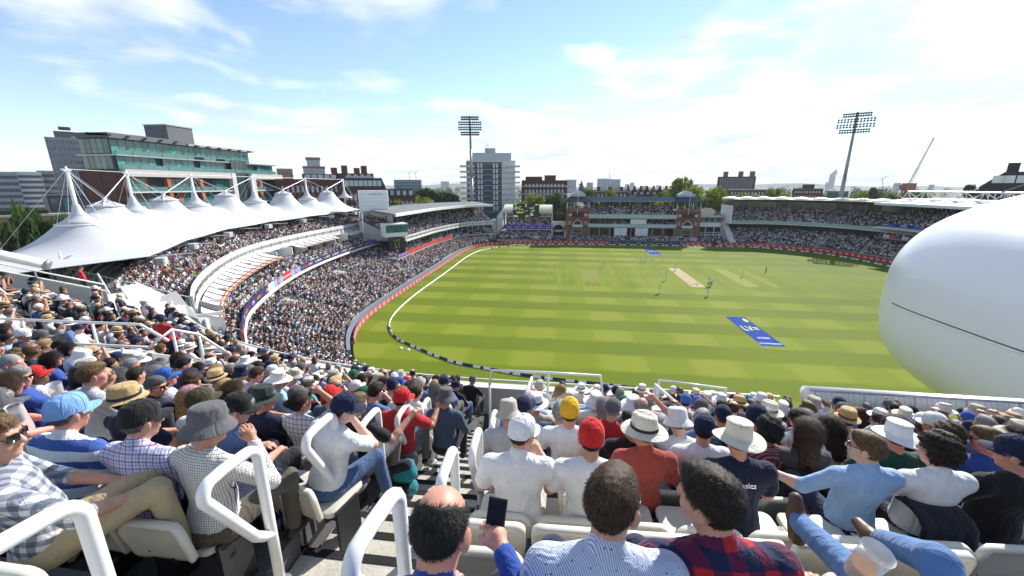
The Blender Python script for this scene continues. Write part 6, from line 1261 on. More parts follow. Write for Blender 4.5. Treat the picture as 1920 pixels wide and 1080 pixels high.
# left vomitory: curved wall with rails
vl = thing('stairwell_wall', 'long grey wall with double white rails across the left of the stand', 'stairwell')
W = [(x, 7.0 + .012 * (x + 8.8)) for x in np.linspace(-17, -8.8, 14)]; zl = zrow(7.0)
wall_poly('rear_wall', W, zl - 1.2, [zl + 1.0] * 14, .22, PWALL, vl)
loop_rail(vl, W, [zl + 1.12] * 14, [(i, zl + .95) for i in range(0, 14, 3)], 'low_rail'); loop_rail(vl, [(x - .1, y + .55) for x, y in W], [zl + 1.42] * 13 + [zl + 1.05], [(i, zl + .2) for i in range(1, 13, 3)], 'high_rail'); vl.location.z = .18
E_ = [(-8.8 + .12 * k, 7.0 + .5 * k) for k in (0, 1, 2, 3)]; wall_poly('side_wall', E_, zl - 2, [zl + 1.0, zl + .7, zl + .35, zl + .1], .2, PWALL, vl)
loop_rail(vl, E_[0:4], [zl + 1.1, zl + 1.35, zl + 1.05, zl + .4], [(1, zl), (2, zl)], 'end_rail')
# far left radial wall closing the tier, with its rolled canopy tube
vw = thing('end_wall', 'sloping grey end wall with a white rail at the far left of the tier', 'wall')
ph = R(40); Wp = [(CX - q * math.sin(ph), CYC - q * math.cos(ph)) for q in (28.6, 30.5, 32.5, 35, 38)]; zz = [zrow((CYC - q - Y0) / DY) + 1.15 for q in (28.6, 30.5, 32.5, 35, 38)]
wall_poly('wall', Wp, 12, zz, .25, PWALL, vw); loop_rail(vw, Wp, [z + .28 for z in zz], [(i, zz[i]) for i in range(5)], 'top_rail')
tb = thing('canopy_tube', 'fat white rolled canopy tube along the far left end wall', 'tube'); g = MB(); g.tube([(p[0] - .3, p[1] + .6, z + .42) for p, z in zip(Wp[1:], zz[1:])], .20, 16); g.build('tube', WHITE_R, tb, smooth=True); g = MB(); g.tube([(Wp[1][0] - .3, Wp[1][1] + .6, zz[1] + .42), (Wp[1][0] - .22, Wp[1][1] + .64, zz[1] + .38)], .22, 16); g.build('end_collar', GREYM, tb, smooth=True)
# white duct box and service stair block between this stand and the tented stand
du = thing('service_duct', 'long white sloping service duct box between the near stand and tented stand', 'duct')
c0 = [at_z(225, 537, 15.6), at_z(262, 531, 15.6), at_z(320, 590, 15.3), at_z(272, 603, 15.3)]
g = MB(); V = [tuple(v) for v in c0] + [(v.x, v.y, v.z - 1.9) for v in c0]; g.add(V, [(0, 1, 2, 3), (7, 6, 5, 4), (0, 4, 5, 1), (1, 5, 6, 2), (2, 6, 7, 3), (3, 7, 4, 0)]); g.build('casing', mat('duct_white', (.74, .74, .72), .5), du)
g = MB(); a, b = c0[3], c0[2]; dn = Vector((0, 0, -1)); ou = (b - a).cross(dn).normalized()
if ou.dot(Vector((0, 0, 22)) - a) < 0: ou = -ou
ins = lambda u, v: a + (b - a) * u + dn * v + ou * .02
g.add([ins(.08, .25), ins(.92, .25), ins(.92, 1.75), ins(.08, 1.75)], [(0, 1, 2, 3)]); g.build('end_hatch', CONC_L, du)
for i in range(5): g = MB(); p = c0[0] + (c0[3] - c0[0]) * (i / 4); g.tube([(p.x - .6, p.y - .4, p.z + .35), (p.x - .6, p.y - .4, p.z - 1.5)], .03, 6); g.build('bracket', STEEL, du)
gw = thing('glass_screen', 'sloping glass screen rail beside the white duct', 'screen')
for i in range(4):
    p = c0[0] + (c0[3] - c0[0]) * (i / 4.2); q = c0[0] + (c0[3] - c0[0]) * ((i + .92) / 4.2); of = Vector((-.75, -.5, 0)); g = MB(); g.add([p + of + Vector((0, 0, .9)), q + of + Vector((0, 0, .9)), q + of + Vector((0, 0, -.6)), p + of + Vector((0, 0, -.6))], [(0, 1, 2, 3)]); o = g.build('pane', GLASS_G, gw); sm = o.modifiers.new('t', 'SOLIDIFY'); sm.thickness = .02
    g = MB(); g.tube([p + of + Vector((0, 0, .95)), q + of + Vector((0, 0, .95))], .035, 6); g.build('cap_rail', WHITE_R, gw)
# gangway platform and lift shaft blocks
sbk = thing('service_block', 'grey panelled stair and lift block below the tented stand end', 'block')
def quadbox(nm, m, par, c, dz): g = MB(); V = [tuple(v) for v in c] + [(v[0], v[1], v[2] - dz) for v in c]; g.add(V, [(0, 1, 2, 3), (7, 6, 5, 4), (0, 4, 5, 1), (1, 5, 6, 2), (2, 6, 7, 3), (3, 7, 4, 0)]); return g.build(nm, m, par)
quadbox('platform', mat('grey_platform', (.34, .34, .34), .8, var=.1), sbk, [at_z(285, 562, 12.2), at_z(350, 590, 12.2), at_z(372, 598, 12.2), at_z(330, 545, 12.2)], .5)
quadbox('stair_soffit', mat('grey_platform', (.34, .34, .34), .8), sbk, [at_z(250, 525, 13.6), at_z(360, 575, 10.6), at_z(372, 600, 10.4), at_z(285, 575, 12.4)], .4)
for i in range(3):
    p = at_z(322 + i * 26, 625 + i * 4, 8.5); g = MB(); g.box(p.x - .9, p.x + .9, p.y - .5, p.y + .5, 0, 11.5 - i * .6); g.build('shaft_panel', mat('pale_shaft', (.46, .47, .48), .6), sbk)
    g = MB(); g.tube([(p.x + 1.0, p.y, 0), (p.x + 1.0, p.y, 11.5 - i * .6)], .16, 10); g.build('pipe_column', WHITE, sbk, smooth=True)
lowr = barrier('landing_railing', 'white barred landing railing at the near end of the tented stand', [(*at_z(385, 612, 7.4)[:2], 7.0), (*at_z(415, 622, 7.2)[:2], 6.8), (*at_z(452, 628, 7.0)[:2], 6.5)], 7, 1.1, step=.18)
# gangway floor where the red-vest steward stands
gp = thing('gangway', 'pale concrete gangway steps beside the left end wall', 'gangway')
for i in range(5):
    q = 29.6 - i * .8; phi = R(42.5); c = Vector((CX - q * math.sin(phi), CYC - q * math.cos(phi), 0)); z = zrow((CYC - q - Y0) / DY) + .15
    g = MB(); g.M = Matrix.Translation((c.x, c.y, 0)) @ Matrix.Rotation(-phi, 4, 'Z'); g.box(-2.6, 1.6, -.45, .45, z - .5, z); g.build('gangway_step', CONC_L, gp)

# ---- aisle handrail loops, one object each
def rail_mesh():
    P = [(0, 0, 0), (0, 0, .55), (0, 0, 1.0)]
    for a in np.linspace(0, math.pi / 2, 6)[1:]: P.append((0, -.09 * (1 - math.cos(a)), 1.0 + .09 * math.sin(a)))
    P += [(0, -.24, 1.10)]
    for a in np.linspace(0, math.pi * .72, 8)[1:]: P.append((0, -.30 - .075 * math.sin(a), 1.025 + .075 * math.cos(a)))
    P += [(0, -.12, .52), (0, -.06, .46), (0, -.005, .43)]
    g = MB(); g.tube(P, .033, 14); return new_mesh('handrail', g.V, g.F, [WHITE_R], smooth=True)
RAILM = rail_mesh()
base_m = MB(); base_m.lathe([(.07, 0), (.07, .012), (.04, .02)], 14); BASEM = new_mesh('base_plate', base_m.V, base_m.F, [STEEL])
for i, (x, y_, z_) in enumerate([(-1.83, *q) for q in ((1.13, 19.68), (1.93, 19.36), (2.74, 19.09), (3.49, 18.69), (4.25, 18.30), (5.0, 17.95))] + [(AR, *q) for q in ((1.41, 19.63), (2.29, 19.2), (3.11, 18.8), (3.99, 18.45), (4.75, 18.1), (5.5, 17.75))]):
    o = link('handrail', RAILM); o.location = (x - (.08 if i == 0 else 0), y_, z_); o.rotation_euler = (0, 0, R(random.uniform(-4, 4)))
    tag(o, f'white tubular handrail loop, {ordn(i % 6 + 1)} nearest on the {"left" if i < 6 else "right"} side of the aisle', 'handrail', 'aisle handrail loops'); link('base_plate', BASEM, o)

# ---- seats
SEATM = mat('seat_plastic', (.60, .575, .50), .38, var=.05, vscale=4, spec=.45)
SEATR = mat('seat_rim_grey', (.42, .41, .38), .4, var=.05)
def rrect(w, h, r, n=5):
    P = []
    for cx, cz, a0 in ((w - r, h - r, 0), (-w + r, h - r, 90), (-w + r, -h + r, 180), (w - r, -h + r, 270)):
        P += [(cx + r * math.cos(R(a0 + 90 * i / n)), cz + r * math.sin(R(a0 + 90 * i / n))) for i in range(n + 1)]
    return P
def shell_mesh(name, w, h, r, taper, bow):
    """seat shell: dished front, thick rolled rim, flat moulded rear panel"""
    g = MB(); o = rrect(w, h, r); n = len(o)
    def ring(sc, y, dz=0): return [(x * sc * (1 - taper * (.5 - z / h * .5) * .5), y + bow * (x / w) ** 2, z * (1 - (1 - sc) * w / h) + dz) for x, z in o]
    rings = [ring(.80, -.020), ring(.86, -.028), ring(.97, -.030), ring(1.0, -.018), ring(1.0, .014), ring(.95, .020), ring(.6, .012)]
    V = [p for q in rings for p in q]; F = [(i * n + k, i * n + (k + 1) % n, (i + 1) * n + (k + 1) % n, (i + 1) * n + k) for i in range(len(rings) - 1) for k in range(n)]
    F += [tuple(range(n - 1, -1, -1)), tuple((len(rings) - 1) * n + k for k in range(n))]; g.add(V, F)
    me = new_mesh(name, g.V, g.F, [SEATM], smooth=True); return me
BACKM = shell_mesh('backrest', .225, .165, .075, .28, -.05); PANM = shell_mesh('seat_pan', .215, .20, .07, .1, .02)
g = MB(); g.box(-.25, -.225, -.06, .18, .0, .46); g.box(.225, .25, -.06, .18, .0, .46); g.box(-.25, .25, .0, .05, .30, .34); BRKM = new_mesh('bracket', g.V, g.F, [BLACK])
g = MB()
for x, z in ((-.13, .09), (.13, .09), (-.12, -.10), (.12, -.10)): g.M = Matrix.Translation((x, -.042, z)) @ Matrix.Rotation(math.pi / 2, 4, 'X'); g.lathe([(.006, -.012), (.006, .012)], 6)
SCREWM = new_mesh('screw_cap', g.V, g.F, [BLACK]); SCREWM_OK = True
def seat(r, s, folded, label):
    x, y, yaw = row_pt(r, s, -.12 + (.14 if r < 2 and s > AR else 0)); t = thing('stadium_seat', label, 'seat', (x, y, zrow(r)), yaw, 'cream stadium seats')
    b = link('backrest', BACKM, t, Matrix.Translation((0, -.13, .60)) @ Matrix.Rotation(R(13), 4, 'X'))
    link('screw_cap', SCREWM, b)
    if folded: link('seat_pan', PANM, t, Matrix.Translation((0, -.01, .57)) @ Matrix.Rotation(R(8), 4, 'X'))
    else: link('seat_pan', PANM, t, Matrix.Translation((0, .12, .42)) @ Matrix.Rotation(R(94), 4, 'X'))
    link('bracket', BRKM, t); return t

# ---- mesh fence along the right of the front edge
fn = thing('mesh_fence', 'grey rail and wire mesh safety fence with white rolled canopy at the right front', 'fence')
FX = np.arange(6.2, 14.6, 1.08); zt_ = 17.22
g = MB(); g.tube([(6.1, 9.52, zt_), (14.8, 9.45, zt_)], .03, 8); g.build('top_rail', STEEL, fn, smooth=True)
for x in FX: g = MB(); g.tube([(x, 9.52, zt_ - .02), (x - .03, 9.30, zt_ - .45), (x - .03, 9.25, zt_ - 1.5)], .025, 6); g.build('post', STEEL, fn)
for x in FX[:-1]:
    g = MB()
    for i in range(1, 9): g.tube([(x + i * .12, 9.5, zt_ - .02), (x + i * .12, 9.27, zt_ - .5), (x + i * .12, 9.24, zt_ - 1.0)], .0035, 3, caps=False)
    for k in range(8): f = k / 7; g.tube([(x + .02, 9.5 - .25 * min(1, f * 1.6), zt_ - .03 - f * .9), (x + 1.05, 9.5 - .25 * min(1, f * 1.6), zt_ - .03 - f * .9)], .0035, 3, caps=False)
    g.build('mesh_panel', mat('wire_grey', (.30, .31, .32), .5, metal=.5), fn)
g = MB(); g.tube([(6.2, 9.85, zt_ - .30), (14.8, 9.75, zt_ - .30)], .22, 20); g.build('rolled_canopy', WHITE_R, fn, smooth=True)
# ================================================================== PEOPLE
def surface_nets(D, gx, gy, gz):
    ins = D < 0; nx, ny, nz = D.shape
    c = sum(ins[i:nx - 1 + i, j:ny - 1 + j, k:nz - 1 + k].astype(np.int8) for i in (0, 1) for j in (0, 1) for k in (0, 1))
    act = (c > 0) & (c < 8); idx = np.argwhere(act); n = len(idx); I, J, K = idx.T
    P = np.zeros((n, 3)); W = np.zeros(n)
    for ax in range(3):
        for o in ((0, 0), (0, 1), (1, 0), (1, 1)):
            a = [0, 0, 0]; b = [0, 0, 0]; oth = [q for q in range(3) if q != ax]; a[oth[0]] = b[oth[0]] = o[0]; a[oth[1]] = b[oth[1]] = o[1]; b[ax] = 1
            va = D[I + a[0], J + a[1], K + a[2]]; vb = D[I + b[0], J + b[1], K + b[2]]; m = (va < 0) != (vb < 0); t = np.where(m, va / np.where(m, va - vb, 1), 0)
            pa = np.stack([gx[I + a[0]], gy[J + a[1]], gz[K + a[2]]], -1); pb = np.stack([gx[I + b[0]], gy[J + b[1]], gz[K + b[2]]], -1)
            P[m] += (pa + (pb - pa) * t[:, None])[m]; W[m] += 1
    P /= W[:, None]; vid = -np.ones(act.shape, np.int64); vid[I, J, K] = np.arange(n); F = []
    for ax in range(3):
        u, v = (ax + 1) % 3, (ax + 2) % 3; s0 = [slice(None)] * 3; s1 = [slice(None)] * 3; s0[ax] = slice(0, -1); s1[ax] = slice(1, None)
        A, B = ins[tuple(s0)], ins[tuple(s1)]; e = np.argwhere(A != B); ok = (e[:, u] > 0) & (e[:, v] > 0) & (e[:, u] < D.shape[u] - 1) & (e[:, v] < D.shape[v] - 1); e = e[ok]; fl = A[tuple(e.T)]
        def vv(du, dv): q = e.copy(); q[:, u] -= du; q[:, v] -= dv; return vid[tuple(q.T)]
        q = np.stack([vv(0, 0), vv(1, 0), vv(1, 1), vv(0, 1)], -1); q[~fl] = q[~fl][:, ::-1]; F.append(q)
    F = np.concatenate(F); F = F[(F >= 0).all(1)]; return P, F, (I, J, K)
class Field:
    """layered distance field on a rectilinear grid; every layer becomes a material of one continuous surface"""
    def __init__(s, gx, gy, gz, nl): s.g = (gx, gy, gz); s.D = [np.full((len(gx), len(gy), len(gz)), .3, np.float32) for _ in range(nl)]
    def _sub(s, lo, hi):
        sl = []
        for ax in range(3): a = np.searchsorted(s.g[ax], lo[ax]); b = np.searchsorted(s.g[ax], hi[ax]); sl.append(slice(max(0, a - 1), b + 1))
        return tuple(sl)
    def _put(s, l, sl, d, k):
        A = s.D[l][sl]
        if k > 0: h = np.clip(.5 + .5 * (A - d) / k, 0, 1); s.D[l][sl] = A + (d - A) * h - k * h * (1 - h)
        else: s.D[l][sl] = np.minimum(A, d)
    def cap(s, l, a, b, ra, rb, k=.02):
        a = np.array(a, float); b = np.array(b, float); R_ = max(ra, rb) + .05 + k; sl = s._sub(np.minimum(a, b) - R_, np.maximum(a, b) + R_)
        X, Y, Z = np.meshgrid(s.g[0][sl[0]], s.g[1][sl[1]], s.g[2][sl[2]], indexing='ij', sparse=True); ab = b - a
        t = np.clip(((X - a[0]) * ab[0] + (Y - a[1]) * ab[1] + (Z - a[2]) * ab[2]) / max(1e-9, ab @ ab), 0, 1)
        d = np.sqrt((X - a[0] - t * ab[0]) ** 2 + (Y - a[1] - t * ab[1]) ** 2 + (Z - a[2] - t * ab[2]) ** 2) - (ra + (rb - ra) * t); s._put(l, sl, d.astype(np.float32), k)
    def ell(s, l, c, r, k=.02, M=None, cut=None):
        c = np.array(c, float); r = np.array(r, float); R_ = r.max() + .05 + k; sl = s._sub(c - R_, c + R_)
        X, Y, Z = np.meshgrid(s.g[0][sl[0]] - c[0], s.g[1][sl[1]] - c[1], s.g[2][sl[2]] - c[2], indexing='ij', sparse=True)
        if M is not None: x = M[0][0] * X + M[1][0] * Y + M[2][0] * Z; y = M[0][1] * X + M[1][1] * Y + M[2][1] * Z; z = M[0][2] * X + M[1][2] * Y + M[2][2] * Z
        else: x, y, z = X, Y, Z
        q = np.sqrt((x / r[0]) ** 2 + (y / r[1]) ** 2 + (z / r[2]) ** 2); d = (q - 1) * r.min() * np.where(q > 1, 1.2, 1)
        q2 = np.sqrt((x / r[0] ** 2) ** 2 + (y / r[1] ** 2) ** 2 + (z / r[2] ** 2) ** 2); d = q * (q - 1) / np.maximum(q2, 1e-6)
        s._put(l, sl, d.astype(np.float32), k)
    def mesh(s, name, mats):
        D = np.minimum.reduce(s.D); P, F, (I, J, K) = surface_nets(D, *s.g)
        L = np.stack([sum(d[I + a, J + b, K + c] for a in (0, 1) for b in (0, 1) for c in (0, 1)) for d in s.D], -1); lab = L.argmin(1)
        me = bpy.data.meshes.new(name); me.vertices.add(len(P)); me.vertices.foreach_set('co', P.astype(np.float32).ravel()); F = F.astype(np.int32)
        me.loops.add(F.size); me.loops.foreach_set('vertex_index', F.ravel()); me.polygons.add(len(F)); me.polygons.foreach_set('loop_start', np.arange(0, F.size, 4, dtype=np.int32))
        for m in mats: me.materials.append(m)
        vote = lab[F]; mi = np.sort(vote, 1)[:, 1]; me.polygons.foreach_set('material_index', mi.astype(np.int32)); me.polygons.foreach_set('use_smooth', np.ones(len(F), bool)); me.update(calc_edges=True)
        return me
def axis(lo, hi, coarse, zones=()):
    g = [lo]
    while g[-1] < hi:
        x = g[-1]; st = coarse
        for a, b, s in zones:
            if a <= x < b: st = min(st, s)
            elif x < a < x + st: st = max(a - x, .004)
        g.append(x + st)
    return np.array(g)
def rotm(pitch=0, roll=0, yaw=0): return np.array((Matrix.Rotation(yaw, 3, 'Z') @ Matrix.Rotation(-pitch, 3, 'X') @ Matrix.Rotation(roll, 3, 'Y')))
DEF = dict(lean=-.08, side=0., head=(0, 0, 0), eL=(-.275, .07, .73), wL=(-.11, .33, .63), eR=(.275, .07, .73), wR=(.11, .33, .63), kL=(-.15, .44, .53), aL=(-.13, .46, .09), kR=(.15, .44, .53), aR=(.13, .46, .09), sleeve='short', legs='long', fat=1.0, stand=False, collar=False, fem=False)
MAT_SKIN0 = mat('skin_light', (.50, .27, .19), .5, var=.10, vscale=18, bump=.08, bscale=120)
def make_body(name, res='mid', hands=True, **kw):
    """one continuous figure, seated (or standing), facing +Y, origin on the floor under the hips. Returns mesh, head matrix"""
    p = dict(DEF); p.update(kw); f = p['fat']
    c, fine, hd = {'hi': (.0125, .0105, .0070), 'mid': (.020, .016, .0105), 'low': (.034, .030, .019)}[res]
    pts = [p[k] for k in ('eL', 'wL', 'eR', 'wR', 'kL', 'aL', 'kR', 'aR')]; lo = np.min(pts, 0) - .16; hi = np.max(pts, 0) + .20
    zt = 1.95 if p['stand'] else 1.48
    H = np.array((0, 0, .95 if p['stand'] else .53)); T = rotm(p['lean'], p['side']); tp = lambda x, y, z: H + T @ np.array((x, y, z))
    NB = tp(0, -.025, .50); hy, hp, hr = p['head']; HM = T @ rotm(hp, hr, hy) if False else rotm(hp + p['lean'] * .3, hr + p['side'] * .4, hy); HC = NB + T @ np.array((0, .02, .075)) + HM @ np.array((0, .022, .085))
    xz = [(HC[0] - .13, HC[0] + .13, hd)]; yz = [(HC[1] - .16, HC[1] + .16, hd)]; zz_ = [(HC[2] - .17, HC[2] + .16, hd)]
    if hands and res == 'hi':
        for w in (p['wL'], p['wR']): xz.append((w[0] - .13, w[0] + .13, fine * .72)); yz.append((w[1] - .08, w[1] + .18, fine * .72)); zz_.append((w[2] - .12, w[2] + .12, fine * .72))
    gx = axis(min(-.36 * f, lo[0], HC[0] - .14), max(.36 * f, hi[0], HC[0] + .14), c, xz); gy = axis(min(-.30, lo[1], HC[1] - .16), max(.2, hi[1] + .1, HC[1] + .18), c, yz); gz = axis(-.03, max(zt, HC[2] + .17), c, zz_)
    A = Field(gx, gy, gz, 4); SK, SH, TR_, SO = 0, 1, 2, 3; fm = p['fem']
    sw = (.165 if fm else .19) * (.5 + .5 * f)
    # --- shirt
    A.ell(SH, tp(0, -.005, .04), (.165 * f, .125 * f, .13), .03, T.tolist()); A.ell(SH, tp(0, .012, .16), (.150 * f, .118 * f * f, .17), .05, T.tolist()); A.ell(SH, tp(0, -.012, .33), ((.150 if fm else .172) * f, .112 * f, .17), .05, T.tolist())
    sl_, sr_ = tp(-sw, -.02, .43), tp(sw, -.02, .43)
    A.cap(SH, sl_, sr_, .058, .058, .06); A.cap(SH, tp(-sw * .82, -.03, .445), tp(-.05, -.03, .495), .048, .045, .05); A.cap(SH, tp(sw * .82, -.03, .445), tp(.05, -.03, .495), .048, .045, .05)
    A.ell(SH, tp(0, -.055, .40), (.15 * f, .062, .11), .05, T.tolist())
    if p['collar']: A.cap(SH, NB + T @ np.array((0, -.002, -.005)), NB + T @ np.array((0, .006, .038)), .064, .060, .008)
    for s_, e, w in ((sl_, p['eL'], p['wL']), (sr_, p['eR'], p['wR'])):
        e = np.array(e); w = np.array(w)
        if p['stand']: pass
        if p['sleeve'] == 'long': A.cap(SH, s_, e, .062 * f, .050, .035); A.cap(SH, e, w + (e - w) * .10, .050, .040, .02)
        elif p['sleeve'] == 'roll': A.cap(SH, s_, e, .062 * f, .052, .035); A.cap(SH, e, e + (w - e) * .18, .052, .050, .015)
        elif p['sleeve'] == 'short': A.cap(SH, s_, s_ + (e - s_) * .66, .064 * f, .066 * f, .035)
        else: A.cap(SH, s_, s_ + (e - s_) * .06, .05, .046, .03)
        A.cap(SK, s_, e, .050, .042, .012); A.cap(SK, e, e + (w - e) * .3, .043, .042, .012); A.cap(SK, e + (w - e) * .25, w, .041, .027, .012)
        # hand: palm, four bent fingers, thumb
        d = (w - e) / np.linalg.norm(w - e); sx = np.sign(s_[0] - H[0]) or 1; up = np.array((0, 0, 1.)); lat = np.cross(d, up); lat /= max(1e-6, np.linalg.norm(lat)); nrm = np.cross(lat, d)
        pc = w + d * .045; A.cap(SK, w, pc, .027, .034, .012)
        if res != 'low':
            A.cap(SK, pc - lat * .022, pc + lat * .022, .019, .019, .012)
            for q, (o, ln) in enumerate(((-.030, .052), (-.010, .062), (.011, .060), (.031, .048))):
                b0 = pc + lat * o + d * .02; b1 = b0 + d * ln * .6 - nrm * .006; b2 = b1 + d * ln * .38 - nrm * ln * .45; b3 = b2 + d * ln * .05 - nrm * ln * .35
                A.cap(SK, b0, b1, .0098, .0092, .004); A.cap(SK, b1, b2, .0092, .0085, .003); A.cap(SK, b2, b3, .0085, .0078, .003)
            th = lat * -sx; t0 = w + d * .018 + th * .026; t1 = t0 + d * .030 + th * .022 - nrm * .008; t2 = t1 + d * .030 + th * .004 - nrm * .012; A.cap(SK, t0, t1, .014, .011, .008); A.cap(SK, t1, t2, .011, .009, .003)
    # --- legs
    A.ell(TR_, H + np.array((0, .0, -.03)), (.168 * f, .145 * f, .115), .03)
    for sx, k_, a_ in ((-1, p['kL'], p['aL']), (1, p['kR'], p['aR'])):
        k_ = np.array(k_); a_ = np.array(a_); hp_ = H + np.array((sx * .088 * f, .01, -.03))
        if p['legs'] == 'long': A.cap(TR_, hp_, k_, .092 * f, .066, .04); A.cap(TR_, k_, a_ + (k_ - a_) * .06, .066, .052, .02); A.cap(SK, a_, a_ + (k_ - a_) * .3, .036, .040, .0)
        else: A.cap(TR_, hp_, hp_ + (k_ - hp_) * .9, .094 * f, .082, .04); A.cap(SK, hp_ + (k_ - hp_) * .7, k_, .066, .056, .02); A.cap(SK, k_, k_ + (a_ - k_) * .35, .055, .056, .02); A.cap(SK, k_ + (a_ - k_) * .35, a_, .055, .034, .02)
        ft = np.array((sx * .02, 1, 0)) if (k_ - a_)[2] > .30 or p['stand'] else np.array((0, .35, .95)); ft = ft / np.linalg.norm(ft)
        h0 = a_ + np.array((0, 0, -.045)) - ft * .04; A.cap(SO, h0, h0 + ft * .10, .042, .045, .02); A.cap(SO, h0 + ft * .10, h0 + ft * .19, .044, .032, .02)
    # --- neck and head with face
    A.cap(SK, NB - T @ np.array((0, 0, .05)), HC + HM @ np.array((0, -.018, -.05)), .056 if not fm else .046, .052 if not fm else .044, .02)
    hh = lambda x, y, z: HC + HM @ np.array((x, y, z)); M = HM.tolist()
    A.ell(SK, hh(0, -.012, .022), (.0755, .096, .094), .02, M); A.ell(SK, hh(0, .028, -.045), (.060, .066, .078), .03, M); A.ell(SK, hh(0, .062, -.098), (.026, .024, .020), .02, M)
    A.cap(SK, hh(0, .088, .012), hh(0, .109, -.030), .010, .015, .012); A.cap(SK, hh(-.035, .078, .026), hh(.035, .078, .026), .012, .012, .015)
    A.cap(SK, hh(-.02, .086, -.062), hh(.02, .086, -.062), .008, .008, .008); A.ell(SK, hh(-.045, .055, -.025), (.022, .022, .026), .02, M); A.ell(SK, hh(.045, .055, -.025), (.022, .022, .026), .02, M)
    for s in (-1, 1): E = (HM @ rotm(0, 0, s * -.45)).tolist(); A.ell(SK, hh(s * .080, -.012, -.016), (.010, .023, .034), .006, E); A.ell(SK, hh(s * .077, -.004, -.040), (.009, .012, .014), .005, E)
    me = A.mesh(name, [MAT_SKIN0, WHITE, BLACK, BLACK])
    MM = Matrix.Identity(4)
    for i in range(3):
        for j in range(3): MM[i][j] = HM[i][j]
        MM[i][3] = HC[i]
    return me, MM

# ---- hair, hats, glasses (head-local: origin skull centre, face +Y)
def hair_mat(c, nm):
    if nm in MATS: return MATS[nm]
    m, N, L, b = nodes_of(nm); b.inputs['Roughness'].default_value = .6; b.inputs['Specular IOR Level'].default_value = .22
    tc = N.new('ShaderNodeTexCoord'); mp = N.new('ShaderNodeMapping'); mp.inputs['Scale'].default_value = (1, 1, .22); L.new(tc.outputs['Object'], mp.inputs[0]); n = N.new('ShaderNodeTexNoise'); n.inputs['Scale'].default_value = 190; n.inputs['Detail'].default_value = 3; L.new(mp.outputs[0], n.inputs[0])
    r = N.new('ShaderNodeValToRGB'); L.new(n.outputs[0], r.inputs[0]); r.color_ramp.elements[0].position = .35; r.color_ramp.elements[1].position = .68; r.color_ramp.elements[0].color = (*[x * .35 for x in c], 1); r.color_ramp.elements[1].color = (*[min(1, x * 1.7) for x in c], 1); L.new(r.outputs[0], b.inputs['Base Color'])
    bp = N.new('ShaderNodeBump'); bp.inputs['Strength'].default_value = .7; bp.inputs['Distance'].default_value = .004; L.new(n.outputs[0], bp.inputs['Height']); L.new(bp.outputs[0], b.inputs['Normal']); MATS[nm] = m; return m
HAIR_M = [hair_mat(c, 'hair_' + n) for c, n in (((.022, .015, .011), 'dark_brown'), ((.05, .028, .015), 'brown'), ((.012, .011, .011), 'black'), ((.13, .08, .04), 'light_brown'), ((.26, .25, .245), 'grey'), ((.10, .097, .095), 'dark_grey'), ((.34, .22, .10), 'blond'))]
HAIR_N = ['dark brown', 'brown', 'black', 'light brown', 'grey', 'dark grey', 'blond']
